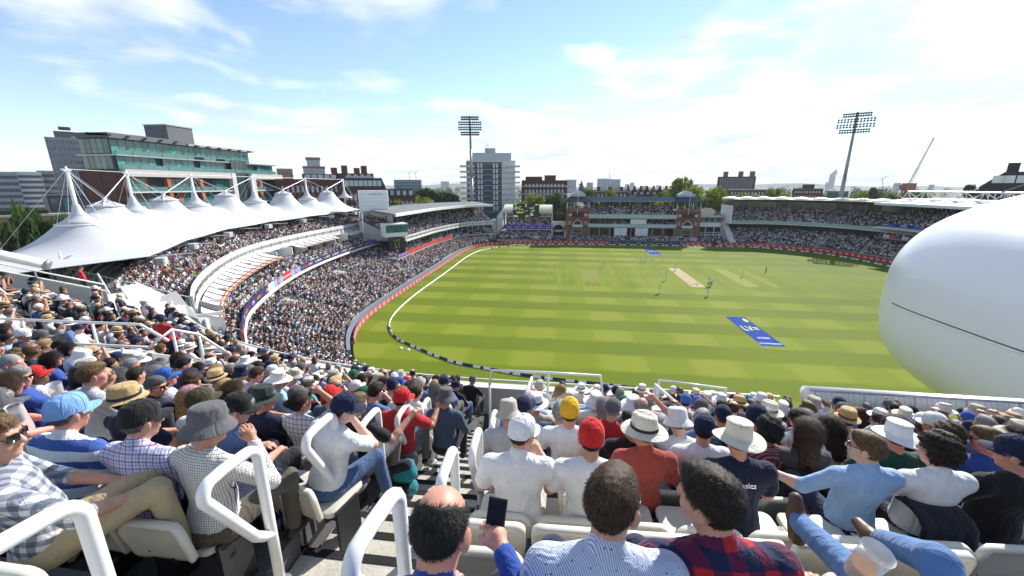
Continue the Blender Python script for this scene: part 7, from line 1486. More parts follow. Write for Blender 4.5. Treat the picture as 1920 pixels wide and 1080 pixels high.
def hair_mesh(style, res=.0065, spikes=1500, seed=1):
    big = style in ('long', 'bun'); rg = np.random.default_rng(seed); g1 = np.arange(-.15, .151, res); gz = np.arange(-.34 if style == 'long' else -.16, .17, res)
    A = Field(g1, g1 - .02, gz, 1); X, Y, Z = np.meshgrid(g1, g1 - .02, gz, indexing='ij', sparse=True)
    th = {'short': .004, 'full': .005, 'bald': .003, 'long': .018, 'bun': .010, 'curly': .028, 'buzz': .003}[style]
    A.ell(0, (0, -.014, .024), (.0765 + th, .097 + th, .095 + th * 1.15), 0)
    if style in ('short', 'full'): A.ell(0, (0, .03, .085 + th * .6), (.050 + th, .058 + th, .026 + th), .03)
    if style == 'long': A.cap(0, (0, -.07, .0), (0, -.095, -.24), .085, .075, .05); A.cap(0, (-.06, -.03, 0), (-.085, -.04, -.24), .035, .03, .03); A.cap(0, (.06, -.03, 0), (.085, -.04, -.24), .035, .03, .03)
    if style == 'bun': A.ell(0, (0, -.125, .045), (.038, .034, .036), .012)
    D = A.D[0]
    nap = {'short': -.055, 'full': -.075, 'bald': -.065, 'long': -.6, 'bun': -.06, 'curly': -.09, 'buzz': -.06}[style]
    face = np.maximum(Y - .045, -(Z - .052 - .35 * (Y - .06)) * .0 - 9)        # unused base
    hair_front = (Z - (.040 + .5 * (Y - .05)))                                     # hairline plane, keep above it in front
    front = np.where(Y > .012, -hair_front, -9.)
    ear = np.where((np.abs(X) > .062) & (Y > -.045) & (Y <= .03), -(Z + .002), -9.)
    D = np.maximum(D, front); D = np.maximum(D, ear if style not in ('long', 'curly') else -9.); D = np.maximum(D, (nap - Z) if style != 'long' else -9. + 0 * Z)
    if style == 'bald': D = np.maximum(D, .094 - np.sqrt(X ** 2 + (Y - .012) ** 2 * .62 + (Z - .135) ** 2) + .006 * np.sin(X * 90) * np.sin(Y * 70))
    nz_ = (np.sin(X * 140 + 3 * np.sin(Y * 60)) * np.sin(Y * 120 + 2) + np.sin(Z * 110 + X * 60)) * (.0022 if style in ('short', 'full', 'bun', 'long') else .006 if style == 'curly' else .0008); A.D[0] = (D + nz_).astype(np.float32)
    P, F, _ = surface_nets(A.D[0], g1, g1 - .02, gz); V = [P]; FF = [F]; base = len(P)
    if spikes:
        k = rg.integers(0, len(P), spikes); q = P[k]; n = q - np.array((0, -.014, .0)); n /= np.linalg.norm(n, axis=1)[:, None]
        flow = np.stack([rg.normal(0, .35, spikes), rg.normal(.15, .4, spikes) + (q[:, 2] > .07) * .5, -.55 - .6 * (q[:, 2] < .06)], -1) if style != 'curly' else rg.normal(size=(spikes, 3))
        tg = flow - n * (flow * n).sum(1)[:, None]; t = n * rg.uniform(.02, .20, (spikes, 1)) + tg / np.maximum(1e-6, np.linalg.norm(tg, axis=1))[:, None]; t /= np.linalg.norm(t, axis=1)[:, None]; w = np.cross(t, n); w /= np.maximum(1e-6, np.linalg.norm(w, axis=1))[:, None]; ln = rg.uniform(.014, .032, (spikes, 1)) * (1.2 if style == 'curly' else .75 if style == 'full' else 2.6 if style == 'long' else .8); ww = .0011
        a = q - n * .003; V.append(np.stack([a - w * ww, a + w * ww, a + t * ln + w * ww * .3, a + t * ln - w * ww * .3], 1).reshape(-1, 3)); FF.append(np.arange(4 * spikes).reshape(-1, 4) + base)
    me = new_mesh('hair', np.concatenate(V), np.concatenate(FF), smooth=True); me.materials.append(HAIR_M[0]); return me
HAIR = {s: hair_mesh(s, spikes=n) for s, n in (('short', 7000), ('full', 9000), ('bald', 5000), ('long', 8000), ('bun', 4000), ('curly', 5000), ('buzz', 0))}
def cap_mesh():
    g = MB(); n = 28; prof = [(1.0, -.012), (1.01, .01), (.99, .035), (.93, .062), (.80, .086), (.58, .104), (.30, .114), (.06, .117)]
    g.M = Matrix.Translation((0, -.012, .028)) @ Matrix.Rotation(R(4), 4, 'X')
    V = [(.0895 * r * math.cos(2 * math.pi * k / n), .111 * r * math.sin(2 * math.pi * k / n), z - (.016 if math.sin(2 * math.pi * k / n) < -.3 and i == 0 else 0)) for i, (r, z) in enumerate(prof) for k in range(n)]
    g.add(V, [(i * n + k, i * n + (k + 1) % n, (i + 1) * n + (k + 1) % n, (i + 1) * n + k) for i in range(len(prof) - 1) for k in range(n)] + [tuple((len(prof) - 1) * n + k for k in range(n))])
    g.tube([(0, 0, .116), (0, 0, .122)], .009, 8)
    for k in range(6): a = math.pi * k / 3 + .52; g.tube([(.0905 * r * math.cos(a), .112 * r * math.sin(a), z + .0008) for r, z in prof], .0016, 4)
    T_ = []; B_ = []
    for i in range(13):
        a = math.pi * (.10 + .80 * i / 12); x0, y0 = .088 * math.cos(a), .109 * math.sin(a); L_ = .075 * math.sin((a - math.pi * .1) / .8) ** .55 if 0 < i < 12 else 0.0
        T_.append([(x0 * (1 + .12 * t), y0 + L_ * t, .002 - .022 * (x0 / .088) ** 2 - .010 * t) for t in (0, .4, .75, 1)])
    g.grid(T_); g.grid([[(x, y, z - .004) for x, y, z in r] for r in T_][::-1]); return new_mesh('cap', g.V, g.F, smooth=True)
def bucket_mesh(brim=.046, drop=.045, crown=.098, top=.72, flop=.0, hgt=0.0):
    g = MB(); n = 32; g.M = Matrix.Translation((0, -.012, .03)) @ Matrix.Rotation(R(3), 4, 'X'); rings = [(1.0 + brim / .09, -.004 - drop), (1.0 + brim * .55 / .09, .004 - drop * .5), (1.03, .004), (1.0, .012), (.97, .05 + hgt * .5), (.90, crown - .012 + hgt), (top + .1, crown + hgt), (top * .6, crown + .006 + hgt), (.05, crown + .004 + hgt)]
    V = [(.0915 * r * math.cos(2 * math.pi * k / n), .112 * (r if r <= 1.04 else 1 + (r - 1) * .85) * math.sin(2 * math.pi * k / n), z + (flop * math.sin(2 * 2 * math.pi * k / n + .8) if i < 2 else 0) * (1 - i * .5)) for i, (r, z) in enumerate(rings) for k in range(n)]
    F = [(i * n + k, i * n + (k + 1) % n, (i + 1) * n + (k + 1) % n, (i + 1) * n + k) for i in range(len(rings) - 1) for k in range(n)] + [tuple((len(rings) - 1) * n + k for k in range(n))]
    V2 = [(x, y, z - .004) for x, y, z in V[:3 * n]]; b = len(V); F += [(b + (i + 1) * n + k, b + (i + 1) * n + (k + 1) % n, b + i * n + (k + 1) % n, b + i * n + k) for i in range(2) for k in range(n)]
    g.add(V + V2, F); return new_mesh('hat', g.V, g.F, smooth=True)
def band_mesh(h=.026, z=.012):
    g = MB(); n = 32; g.M = Matrix.Translation((0, -.012, .03)) @ Matrix.Rotation(R(3), 4, 'X'); g.lathe([(.0945, z), (.0940, z + h * .5), (.0925, z + h)], n, 1, 1.215, caps=False); return new_mesh('hat_band', g.V, g.F, smooth=True)
def fedora_mesh():
    me = bucket_mesh(brim=.072, drop=.008, crown=.118, top=.66, flop=.010, hgt=.012)
    for v in me.vertices:
        if v.co.z > .125: v.co.z -= .014 * math.exp(-(v.co.x / .02) ** 2) * (1 if v.co.y > -.09 else .5); 
        if v.co.z > .075 and v.co.y > .02: v.co.x *= .84
    return me
HATM = {'cap': cap_mesh(), 'bucket': bucket_mesh(crown=.108), 'wide': bucket_mesh(brim=.082, drop=.016, crown=.106, top=.86, flop=.014), 'panama': fedora_mesh(), 'trilby': bucket_mesh(brim=.045, drop=.0, crown=.108, top=.74, flop=.004, hgt=.01)}
BANDM = band_mesh()
def glasses_mesh():
    g = MB()
    for s in (-1, 1):
        g.M = Matrix.Translation((s * .034, .098, .004)) @ Matrix.Rotation(R(-s * 14), 4, 'Z'); P = rrect(.029, .021, .013, 4); n = len(P); g.add([(x, 0, z) for x, z in P] + [(x, .004, z) for x, z in P], [tuple(range(n)), tuple(range(2 * n - 1, n - 1, -1))] + [(i, (i + 1) % n, n + (i + 1) % n, n + i) for i in range(n)])
        g.M = Matrix.Identity(4); g.tube([(s * .064, .090, .012), (s * .078, .05, .012), (s * .081, -.01, .008), (s * .078, -.028, -.006)], .0035, 5)
    g.tube([(-.01, .103, .010), (.01, .103, .010)], .003, 5); return new_mesh('sunglasses', g.V, g.F, [mat('sunglass_black', (.008, .008, .009), .12, spec=.7, var=0)], smooth=True)
GLASSM = glasses_mesh()

# ---- cloth
def cloth(nm, c, pat=None, c2=None, c3=None, sc=14., rough=.85):
    key = 'cloth_' + nm
    if key in MATS: return MATS[key]
    m, N, L, b = nodes_of(key); b.inputs['Roughness'].default_value = rough; b.inputs['Specular IOR Level'].default_value = .18; b.inputs['Sheen Weight'].default_value = .12
    tc = N.new('ShaderNodeTexCoord'); sp = N.new('ShaderNodeSeparateXYZ'); L.new(tc.outputs['Object'], sp.inputs[0])
    def mm(op, a, d=None):
        n = N.new('ShaderNodeMath'); n.operation = op
        for i, v in enumerate((a, d)):
            if v is None: continue
            if isinstance(v, (int, float)): n.inputs[i].default_value = v
            else: L.new(v, n.inputs[i])
        return n.outputs[0]
    def mix(f, a, d):
        n = N.new('ShaderNodeMixRGB')
        if isinstance(f, float): n.inputs[0].default_value = f
        else: L.new(f, n.inputs[0])
        for i, v in ((1, a), (2, d)):
            if isinstance(v, tuple): n.inputs[i].default_value = (*v, 1)
            else: L.new(v, n.inputs[i])
        return n.outputs[0]
    nz = N.new('ShaderNodeTexNoise'); nz.inputs['Scale'].default_value = 5; nz.inputs['Detail'].default_value = 3; L.new(tc.outputs['Object'], nz.inputs[0])
    warp = mm('MULTIPLY', mm('SUBTRACT', nz.outputs[0], .5), .022)
    X = mm('ADD', mm('ADD', sp.outputs[0], mm('MULTIPLY', sp.outputs[1], .6)), warp); Zc = mm('ADD', mm('ADD', sp.outputs[2], mm('MULTIPLY', sp.outputs[1], .35)), warp)
    def bandf(v, s, duty): return mm('LESS_THAN', mm('FRACT', mm('MULTIPLY', v, s)), duty)
    base = c
    if pat == 'hstripe': base = mix(bandf(Zc, sc, .48), c, c2)
    elif pat == 'vstripe': base = mix(bandf(X, sc, .45), c, c2)
    elif pat == 'check': base = mix(bandf(X, sc, .14), mix(bandf(Zc, sc, .14), c, c2), c2)
    elif pat == 'check2': base = mix(bandf(X, sc * .5, .10), mix(bandf(Zc, sc * .5, .10), mix(mm('MULTIPLY', bandf(X, sc, .5), .55), mix(mm('MULTIPLY', bandf(Zc, sc, .5), .55), c, c2), c2), c3), c3)
    elif pat == 'gingham': base = mix(mm('MULTIPLY', bandf(X, sc, .5), .62), mix(mm('MULTIPLY', bandf(Zc, sc, .5), .62), c, c2), c2)
    elif pat == 'plaid': base = mix(bandf(X, sc, .52), mix(bandf(Zc, sc, .5), c, c3), mix(bandf(Zc, sc, .5), c3, c2))
    elif pat == 'dots':
        vo = N.new('ShaderNodeTexVoronoi'); vo.inputs['Scale'].default_value = sc * 3; vo.inputs['Randomness'].default_value = .25; L.new(tc.outputs['Object'], vo.inputs['Vector']); st = mix(bandf(X, sc * 8, .45), c, c2); base = mix(mm('LESS_THAN', vo.outputs['Distance'], .14), st, c3)
    elif pat == 'polka':
        vo = N.new('ShaderNodeTexVoronoi'); vo.inputs['Scale'].default_value = sc * 4; vo.inputs['Randomness'].default_value = .1; L.new(tc.outputs['Object'], vo.inputs['Vector']); base = mix(mm('LESS_THAN', vo.outputs['Distance'], .3), c, c2)
    elif pat == 'floral':
        vo = N.new('ShaderNodeTexNoise'); vo.inputs['Scale'].default_value = 26; vo.inputs['Detail'].default_value = 5; L.new(tc.outputs['Object'], vo.inputs['Vector']); base = mix(mm('GREATER_THAN', vo.outputs[0], .55), c, c2)
    v = N.new('ShaderNodeTexNoise'); v.inputs['Scale'].default_value = 9; v.inputs['Detail'].default_value = 5; L.new(tc.outputs['Object'], v.inputs[0]); r = N.new('ShaderNodeValToRGB'); L.new(v.outputs[0], r.inputs[0]); r.color_ramp.elements[0].position = .3; r.color_ramp.elements[0].color = (.84, .84, .85, 1); r.color_ramp.elements[1].position = .65; r.color_ramp.elements[1].color = (1, 1, 1, 1)
    mu = N.new('ShaderNodeMixRGB'); mu.blend_type = 'MULTIPLY'; mu.inputs[0].default_value = 1
    if isinstance(base, tuple): mu.inputs[1].default_value = (*base, 1)
    else: L.new(base, mu.inputs[1])
    L.new(r.outputs[0], mu.inputs[2]); L.new(mu.outputs[0], b.inputs['Base Color'])
    # folds: stretched noise + weave
    mp = N.new('ShaderNodeMapping'); mp.inputs['Scale'].default_value = (1.0, 1.0, .38); mp.inputs['Rotation'].default_value = (.3, .55, 0); L.new(tc.outputs['Object'], mp.inputs[0]); fo = N.new('ShaderNodeTexNoise'); fo.inputs['Scale'].default_value = 17; fo.inputs['Detail'].default_value = 3; fo.inputs['Distortion'].default_value = 1.1; L.new(mp.outputs[0], fo.inputs[0])
    bp = N.new('ShaderNodeBump'); bp.inputs['Strength'].default_value = .7; bp.inputs['Distance'].default_value = .024; L.new(fo.outputs[0], bp.inputs['Height']); L.new(bp.outputs[0], b.inputs['Normal']); MATS[key] = m; return m
CL = {'white': ((.74, .74, .75),), 'pale grey': ((.45, .46, .48),), 'navy': ((.012, .018, .045),), 'black': ((.014, .014, .016),), 'royal blue': ((.03, .07, .30),), 'light blue': ((.28, .42, .66),), 'denim blue': ((.09, .16, .32),), 'red': ((.42, .025, .03),), 'maroon': ((.16, .02, .035),), 'brick red': ((.36, .07, .055),), 'pink': ((.62, .34, .38),), 'dark green': ((.012, .07, .05),), 'beige': ((.46, .40, .31),), 'charcoal': ((.06, .06, .065),), 'teal': ((.10, .36, .42),), 'orange red': ((.60, .06, .03),), 'lilac': ((.42, .36, .52),), 'grey': ((.20, .20, .21),), 'slate blue': ((.07, .10, .15),), 'cream': ((.62, .57, .46),)}
PT = {'blue striped polo': ((.70, .71, .73), 'hstripe', (.045, .10, .34), None, 7.2), 'purple check': ((.66, .67, .74), 'check2', (.22, .30, .60), (.22, .03, .14), 44.), 'fine check': ((.70, .69, .66), 'check', (.035, .035, .06), None, 62.), 'gingham navy': ((.66, .67, .70), 'gingham', (.02, .04, .09), None, 17.), 'striped dotted blue': ((.66, .68, .74), 'dots', (.22, .31, .60), (.01, .01, .03), 17.), 'red plaid': ((.42, .02, .03), 'plaid', (.012, .018, .06), (.10, .012, .05), 9.), 'window check': ((.68, .67, .66), 'check', (.20, .15, .17), None, 20.), 'polka burgundy': ((.13, .015, .04), 'polka', (.6, .5, .5), None, 20.), 'dark floral': ((.012, .02, .035), 'floral', (.12, .17, .19), None, 10.), 'navy striped': ((.66, .66, .68), 'hstripe', (.02, .03, .08), None, 30.), 'red blue striped': ((.60, .60, .62), 'hstripe', (.40, .05, .06), None, 16.), 'grey striped': ((.30, .30, .31), 'hstripe', (.12, .12, .13), None, 26.), 'pale check': ((.64, .66, .70), 'check', (.20, .28, .50), None, 40.)}
def shirt_mat(n):
    if n in PT: c, pt, c2, c3, sc = PT[n]; return cloth(n.replace(' ', '_'), c, pt, c2, c3, sc)
    return cloth(n.replace(' ', '_'), CL[n][0])
SKIN = [MAT_SKIN0] + [mat(n, c, .5, var=.10, vscale=18, bump=.08, bscale=120) for n, c in (('skin_tan', (.42, .21, .13)), ('skin_ruddy', (.55, .25, .18)), ('skin_brown', (.19, .09, .05)), ('skin_fair', (.58, .36, .28)))]
TROU = {'denim': cloth('denim_trousers', (.07, .12, .24)), 'khaki': cloth('khaki_trousers', (.44, .36, .22)), 'dark': cloth('dark_trousers', (.025, .027, .035)), 'navy': cloth('navy_trousers', (.02, .028, .06)), 'grey': cloth('grey_trousers', (.13, .13, .13)), 'brown': cloth('brown_trousers', (.10, .085, .065)), 'stone': cloth('stone_trousers', (.52, .49, .42)), 'blue': cloth('blue_jeans', (.10, .19, .37))}
SHOE = {'brown': mat('brown_leather', (.09, .04, .02), .45), 'black': mat('black_shoe', (.02, .02, .02), .5), 'white': mat('white_trainer', (.62, .62, .60), .6), 'grey': mat('grey_trainer', (.16, .15, .15), .7)}
HATMAT = lambda n: cloth('hat_' + n.replace(' ', '_'), {'white': (.76, .76, .75), 'cream': (.68, .63, .52), 'navy': (.012, .02, .055), 'black': (.014, .014, .015), 'red': (.55, .02, .02), 'yellow': (.72, .42, .02), 'light blue': (.20, .36, .66), 'straw': (.50, .35, .16), 'grey': (.11, .105, .115), 'olive': (.055, .05, .022), 'green': (.01, .12, .06), 'pink': (.60, .30, .38), 'royal blue': (.04, .12, .42), 'dark green': (.03, .05, .045), 'beige': (.44, .40, .33), 'pale grey': (.42, .42, .42), 'teal green': (.03, .16, .14)}[n])
BANDC = {k: mat('band_' + k, c, .6) for k, c in (('black', (.012, .012, .014)), ('brown', (.08, .035, .018)), ('navy', (.015, .02, .06)), ('white', (.66, .66, .66)))}

def dress(o, skin, shirt, trous, shoe):
    for i, m in enumerate((SKIN[skin], shirt_mat(shirt), TROU[trous], SHOE[shoe])): o.material_slots[i].link = 'OBJECT'; o.material_slots[i].material = m
def person(body, loc, yaw, label, skin=0, shirt='white', trous='dark', shoe='black', hair='short', hcol=0, hat=None, hatc='white', band=None, glasses=False, scale=1., group='spectators in the near stand'):
    me, HM = body; o = link('person', me); o.location = loc; o.rotation_euler = (0, 0, yaw); o.scale = (scale,) * 3; dress(o, skin, shirt, trous, shoe); tag(o, label, 'person', group)
    if hair:
        h = link('hair', HAIR[hair if not (hat and hair == 'full') else 'short'], o, HM); h.material_slots[0].link = 'OBJECT'; h.material_slots[0].material = HAIR_M[hcol]
    if hat:
        kind = hat; me2 = HATM[kind]
        if not len(me2.materials): me2.materials.append(WHITE)
        h = link('cap' if kind == 'cap' else 'hat', me2, o, HM); h.material_slots[0].link = 'OBJECT'; h.material_slots[0].material = HATMAT(hatc)
        if band:
            if not len(BANDM.materials): BANDM.materials.append(WHITE)
            b = link('hat_band', BANDM, h); b.material_slots[0].link = 'OBJECT'; b.material_slots[0].material = BANDC[band]
    if glasses: link('sunglasses', GLASSM, o, HM)
    return o
def at_seat(px, r, dx=0.): s = seat_s(px, r); x, y, yaw = row_pt(r, s + dx); return s + dx, Vector((x, y, zrow(r))), yaw
# ---- hero figures near the camera: explicit poses
occ = {}          # row -> list of taken lateral coordinates
def take(r, s): occ.setdefault(r, []).append(s)
def hero(px, r, label, pose, yaw=0., dz=0., dy=0., **kw):
    s, loc, y0 = at_seat(px, r); take(r, s); b = make_body('person', 'hi', **pose); sc = kw.get('scale', 1.)
    # keep the head (not the hips) on the surveyed sight line
    hx = b[1][0][3] * sc; hy = b[1][1][3] * sc; c_, s_ = math.cos(y0 + yaw), math.sin(y0 + yaw); loc = loc - Vector((hx * c_ - hy * s_, (hx * s_ + hy * c_) * .6, 0)) + Vector((0, dy, dz)); hz = b[1][2][3] * sc
    return person(b, loc, y0 + yaw, label, **kw), loc
t0_ = __import__('time').time()
# row 0 (nearest)
bald, bl = hero(822, 0, 'balding man in a blue and yellow jersey looking at his phone', dict(head=(R(-4), R(26), 0), lean=.06, eR=(.29, .12, .76), wR=(.15, .34, .84), eL=(-.27, .1, .72), wL=(-.08, .33, .64), sleeve='long', collar=True), skin=2, shirt='royal blue', trous='dark', hair='bald', hcol=2)
hero(1165, 0, 'man in a blue striped shirt with navy dots, dark hair and sunglasses', dict(head=(R(-28), R(8), 0), lean=.02, sleeve='long', collar=True, wR=(.10, .32, .70), fat=1.06), dy=.20, dz=-.05, skin=0, shirt='striped dotted blue', trous='navy', hair='short', hcol=1, glasses=True)
hero(1402, 0, 'dark-haired man in a red and navy plaid shirt turning his head left', dict(head=(R(38), R(5), R(-4)), lean=.05, side=-.04, sleeve='long', collar=True, fat=1.10), dy=.26, dz=-.07, skin=0, shirt='red plaid', trous='navy', hair='short', hcol=0)
hero(2, 0.75, 'bearded man in a navy gingham shirt and khaki trousers behind the left handrail', dict(head=(R(-30), R(4), 0), lean=-.12, sleeve='roll', collar=True, eR=(.28, .14, .74), wR=(.16, .36, .66), kR=(.20, .46, .66), aR=(.22, .52, .22), kL=(-.06, .48, .62)), yaw=R(-34), skin=0, shirt='gingham navy', trous='khaki', hair='short', hcol=3, glasses=True)
# reclining man in jeans at the lower right (feet on the row in front)
jm = make_body('person', 'hi', lean=-.42, head=(R(12), R(-8), 0), kL=(-.16, .30, .76), aL=(-.12, .86, .58), kR=(.10, .42, .84), aR=(.28, .84, .52), sleeve='long', eL=(-.30, .16, .68), wL=(-.30, .40, .66), eR=(.30, .05, .66), wR=(.22, .32, .60))
jx, jy, _ = row_pt(0, 1.42); take(0, 1.42); person(jm, Vector((jx, jy + .06, zrow(0) - .14)), R(2), 'reclining man in light blue jeans with feet up on the seats in front', skin=0, shirt='light blue', trous='blue', shoe='brown', hair='full', hcol=1)
# row 1
hero(122, 1.45, 'man in a light blue cap and blue and white striped polo', dict(head=(R(-6), R(8), 0), lean=.04, fat=1.12, collar=True), skin=2, shirt='blue striped polo', trous='dark', hair='short', hcol=5, hat='cap', hatc='light blue')
hero(265, 1.45, 'man in a black cap and purple checked shirt', dict(head=(R(-14), R(10), 0), lean=.03, fat=1.08, sleeve='long', collar=True), skin=0, shirt='purple check', trous='dark', hair='short', hcol=5, hat='cap', hatc='black')
hero(385, 1.45, 'man in a grey bucket hat and fine check shirt with raised hand', dict(head=(R(-16), R(8), 0), lean=.10, sleeve='long', eR=(.30, .20, .74), wR=(.12, .26, .98), kR=(.16, .45, .54)), yaw=R(-8), skin=1, shirt='fine check', trous='brown', hair='short', hcol=4, hat='bucket', hatc='grey')
hero(-8, 1.45, 'man in a grey cap and dark pinstripe jacket cut by the left edge', dict(head=(R(-25), R(6), 0), sleeve='long', collar=True), yaw=R(-15), skin=2, shirt='charcoal', trous='dark', hair='short', hcol=4, hat='cap', hatc='grey')
# row 2
tee, tel = hero(622, 2.38, 'young man in a navy cap and white tee with chin on hand at the aisle', dict(head=(R(-38), R(12), 0), lean=.30, side=.12, eR=(.24, .34, .74), wR=(.06, .30, 1.0), kR=(.19, .42, .55), aR=(.24, .48, .06), eL=(-.26, .2, .70)), yaw=R(-14), dy=.12, skin=4, shirt='white', trous='denim', shoe='grey', hair='short', hcol=0, hat='cap', hatc='navy')
hero(440, 2.38, 'bearded man in a black cap and blue grey polo looking down to the right', dict(head=(R(-42), R(18), 0), lean=.12, collar=True), yaw=R(-14), skin=2, shirt='denim blue', trous='dark', hair='short', hcol=4, hat='cap', hatc='black', glasses=True)
hero(380, 2.73, 'person in an olive cap and white tee behind the grey bucket hat', dict(head=(R(-20), R(4), 0)), skin=1, shirt='white', trous='dark', hair='short', hcol=5, hat='cap', hatc='olive')
hero(242, 2.38, 'man in a straw trilby with striped band and navy tee', dict(head=(R(-30), R(4), 0), fat=1.04), yaw=R(-8), skin=2, shirt='navy', trous='khaki', hair='short', hcol=1, hat='trilby', hatc='straw', band='navy')
hero(182, 2.68, 'brown-haired man in a grey shirt left of the straw trilby', dict(head=(R(-12), R(4), 0), sleeve='long', collar=True, lean=.02), dz=.16, yaw=R(-10), skin=2, shirt='pale grey', trous='dark', hair='full', hcol=3)
hero(980, 2.06, 'man in a white cap and white polo holding a beer beside the aisle', dict(head=(R(-34), R(12), 0), lean=.08, fat=1.10, eR=(.29, .14, .74), wR=(.14, .32, .86), collar=True), skin=0, shirt='white', trous='stone', hair='short', hcol=1, hat='cap', hatc='white')
hero(1105, 2.06, 'bearded man in a red cap and white tee', dict(head=(R(-3), R(6), 0), lean=.03, fat=1.05), skin=1, shirt='white', trous='stone', hair='short', hcol=0, hat='cap', hatc='red')
hero(1206, 2.65, 'man in a cream panama with black band and brick red shirt', dict(head=(R(48), R(6), 0), lean=.02, sleeve='long', collar=True), skin=1, shirt='brick red', trous='navy', hair='short', hcol=2, hat='panama', hatc='cream', band='black')
asics, asl = hero(1390, 2.42, 'man in a wide white sun hat and navy sports top lettered asics', dict(head=(R(-4), R(10), 0), lean=.10, fat=1.14), skin=2, shirt='navy', trous='dark', hair='short', hcol=1, hat='wide', hatc='cream')
hero(1622, 2.42, 'man in a pale blue shirt and sunglasses with his arm along the seat', dict(head=(R(40), R(4), 0), sleeve='roll', collar=True, eL=(-.36, .02, .80), wL=(-.58, .10, .86)), skin=4, shirt='light blue', trous='navy', hair='full', hcol=3, glasses=True)
hero(1752, 2.42, 'dark-haired man in a white shirt with a jacket over his seat', dict(head=(R(20), R(8), 0), sleeve='long', collar=True, fat=1.04), skin=0, shirt='white', trous='dark', hair='curly', hcol=0)
hero(1898, 2.42, 'man in a navy cap, red sunglasses and black tee at the right edge', dict(head=(R(35), R(10), 0), fat=1.06), skin=2, shirt='black', trous='dark', hair='short', hcol=1, hat='cap', hatc='navy')
# row 3
hero(1070, 3.26, 'man in a yellow cap and white tee', dict(head=(R(-5), R(4), 0), fat=1.04), dz=.10, skin=2, shirt='white', trous='dark', hair='short', hcol=1, hat='cap', hatc='yellow')
hero(1182, 3.3, 'bearded man in sunglasses and black tee looking left', dict(head=(R(50), R(2), 0)), skin=1, shirt='black', trous='dark', hair='full', hcol=2, glasses=True)
hero(1322, 3.2, 'man in a navy cap with badge and white tee with red piping', dict(head=(R(-30), R(14), 0), fat=1.04), skin=0, shirt='white', trous='navy', hair='short', hcol=0, hat='cap', hatc='navy')
hero(1276, 3.6, 'person in a white bucket hat left of the navy cap', dict(head=(R(10), R(22), 0), lean=.15), skin=4, shirt='white', trous='denim', hair='short', hcol=1, hat='bucket', hatc='white')
hero(1440, 3.42, 'person with curly black hair and spotted burgundy top', dict(head=(R(8), R(6), 0), fem=True), skin=3, shirt='polka burgundy', trous='dark', hair='curly', hcol=2)
hero(1516, 3.32, 'woman with long brown hair and bare shoulders', dict(head=(R(-20), R(6), 0), fem=True, sleeve='none'), skin=1, shirt='charcoal', trous='dark', hair='long', hcol=1)
hero(1552, 4.02, 'woman with long dark hair in a white vest top', dict(head=(R(24), R(8), 0), fem=True, sleeve='none'), skin=1, shirt='white', trous='dark', hair='long', hcol=0)
hero(1682, 3.42, 'man in a wide cream hat and dark green tee', dict(head=(R(-8), R(8), 0), fat=1.12), skin=2, shirt='dark green', trous='stone', hair='short', hcol=1, hat='wide', hatc='white')
hero(1775, 3.62, 'curly brown-haired man in a maroon tee', dict(head=(R(-14), R(6), 0)), skin=0, shirt='maroon', trous='dark', hair='curly', hcol=1)
hero(1846, 3.42, 'man in sunglasses and a royal blue tee looking left', dict(head=(R(44), R(6), 0)), skin=2, shirt='royal blue', trous='dark', hair='full', hcol=3, glasses=True)
hero(1908, 4.02, 'woman in a wide straw sun hat with black cord', dict(head=(R(10), R(6), 0), fem=True), skin=1, shirt='charcoal', trous='dark', hair='long', hcol=1, hat='wide', hatc='beige', band='black')
hero(668, 3.38, 'brown-haired man in a black tee gripping the handrail', dict(head=(R(-20), R(6), 0), lean=.10, eR=(.34, .14, .78), wR=(.44, .40, .92), kR=(.2, .44, .55)), yaw=R(-6), skin=0, shirt='black', trous='grey', hair='full', hcol=3)
hero(566, 3.38, 'woman with tied-back dark hair in a window check shirt shading her eyes', dict(head=(R(-25), R(0), 0), eR=(.34, .12, 1.10), wR=(.14, .12, 1.24), sleeve='roll', collar=True), yaw=R(-6), skin=1, shirt='window check', trous='stone', hair='bun', hcol=0)
hero(498, 3.38, 'man in a dark green fedora and navy jacket', dict(head=(R(-40), R(10), 0), sleeve='long', fat=1.08), yaw=R(-8), skin=2, shirt='navy', trous='dark', hair='short', hcol=4, hat='panama', hatc='dark green', band='black')
hero(438, 3.88, 'woman with long auburn hair in a black top', dict(head=(R(-8), R(6), 0), fem=True), skin=4, shirt='black', trous='dark', hair='long', hcol=1)
hero(356, 3.68, 'fair-haired girl in a pink cap and orange red tee', dict(head=(R(-20), R(6), 0), fem=True), yaw=R(-8), skin=0, shirt='orange red', trous='denim', hair='long', hcol=6, hat='cap', hatc='pink', scale=.92)
hero(297, 3.58, 'grey-haired bearded man in glasses and a navy polo in profile', dict(head=(R(-62), R(6), 0), collar=True), yaw=R(-12), skin=2, shirt='navy', trous='khaki', hair='full', hcol=5, glasses=True)
hero(42, 2.98, 'grey-haired man in a dark blue shirt and sunglasses holding a beer', dict(head=(R(-66), R(6), 0), sleeve='roll', eR=(.30, .18, .76), wR=(.16, .42, .80)), yaw=R(-20), skin=2, shirt='royal blue', trous='stone', hair='full', hcol=4, glasses=True)
hero(1006, 5.26, 'man in a beige jacket and white brimmed hat against the stairwell wall', dict(head=(R(-12), R(6), 0), sleeve='long'), skin=2, shirt='beige', trous='stone', hair='short', hcol=4, hat='panama', hatc='white', band='black')
hero(955, 3.46, 'person in a beige bucket hat beside the aisle', dict(head=(R(10), R(20), 0), lean=.15), skin=2, shirt='pale grey', trous='stone', hair='short', hcol=4, hat='bucket', hatc='beige')
hero(752, 4.38, 'man in a faded red cap and red tee leaning on the aisle rail', dict(head=(R(-35), R(8), 0), lean=.1, fat=1.1, eR=(.34, .18, .78), wR=(.36, .42, .90)), skin=1, shirt='red', trous='grey', hair='short', hcol=2, hat='cap', hatc='red')
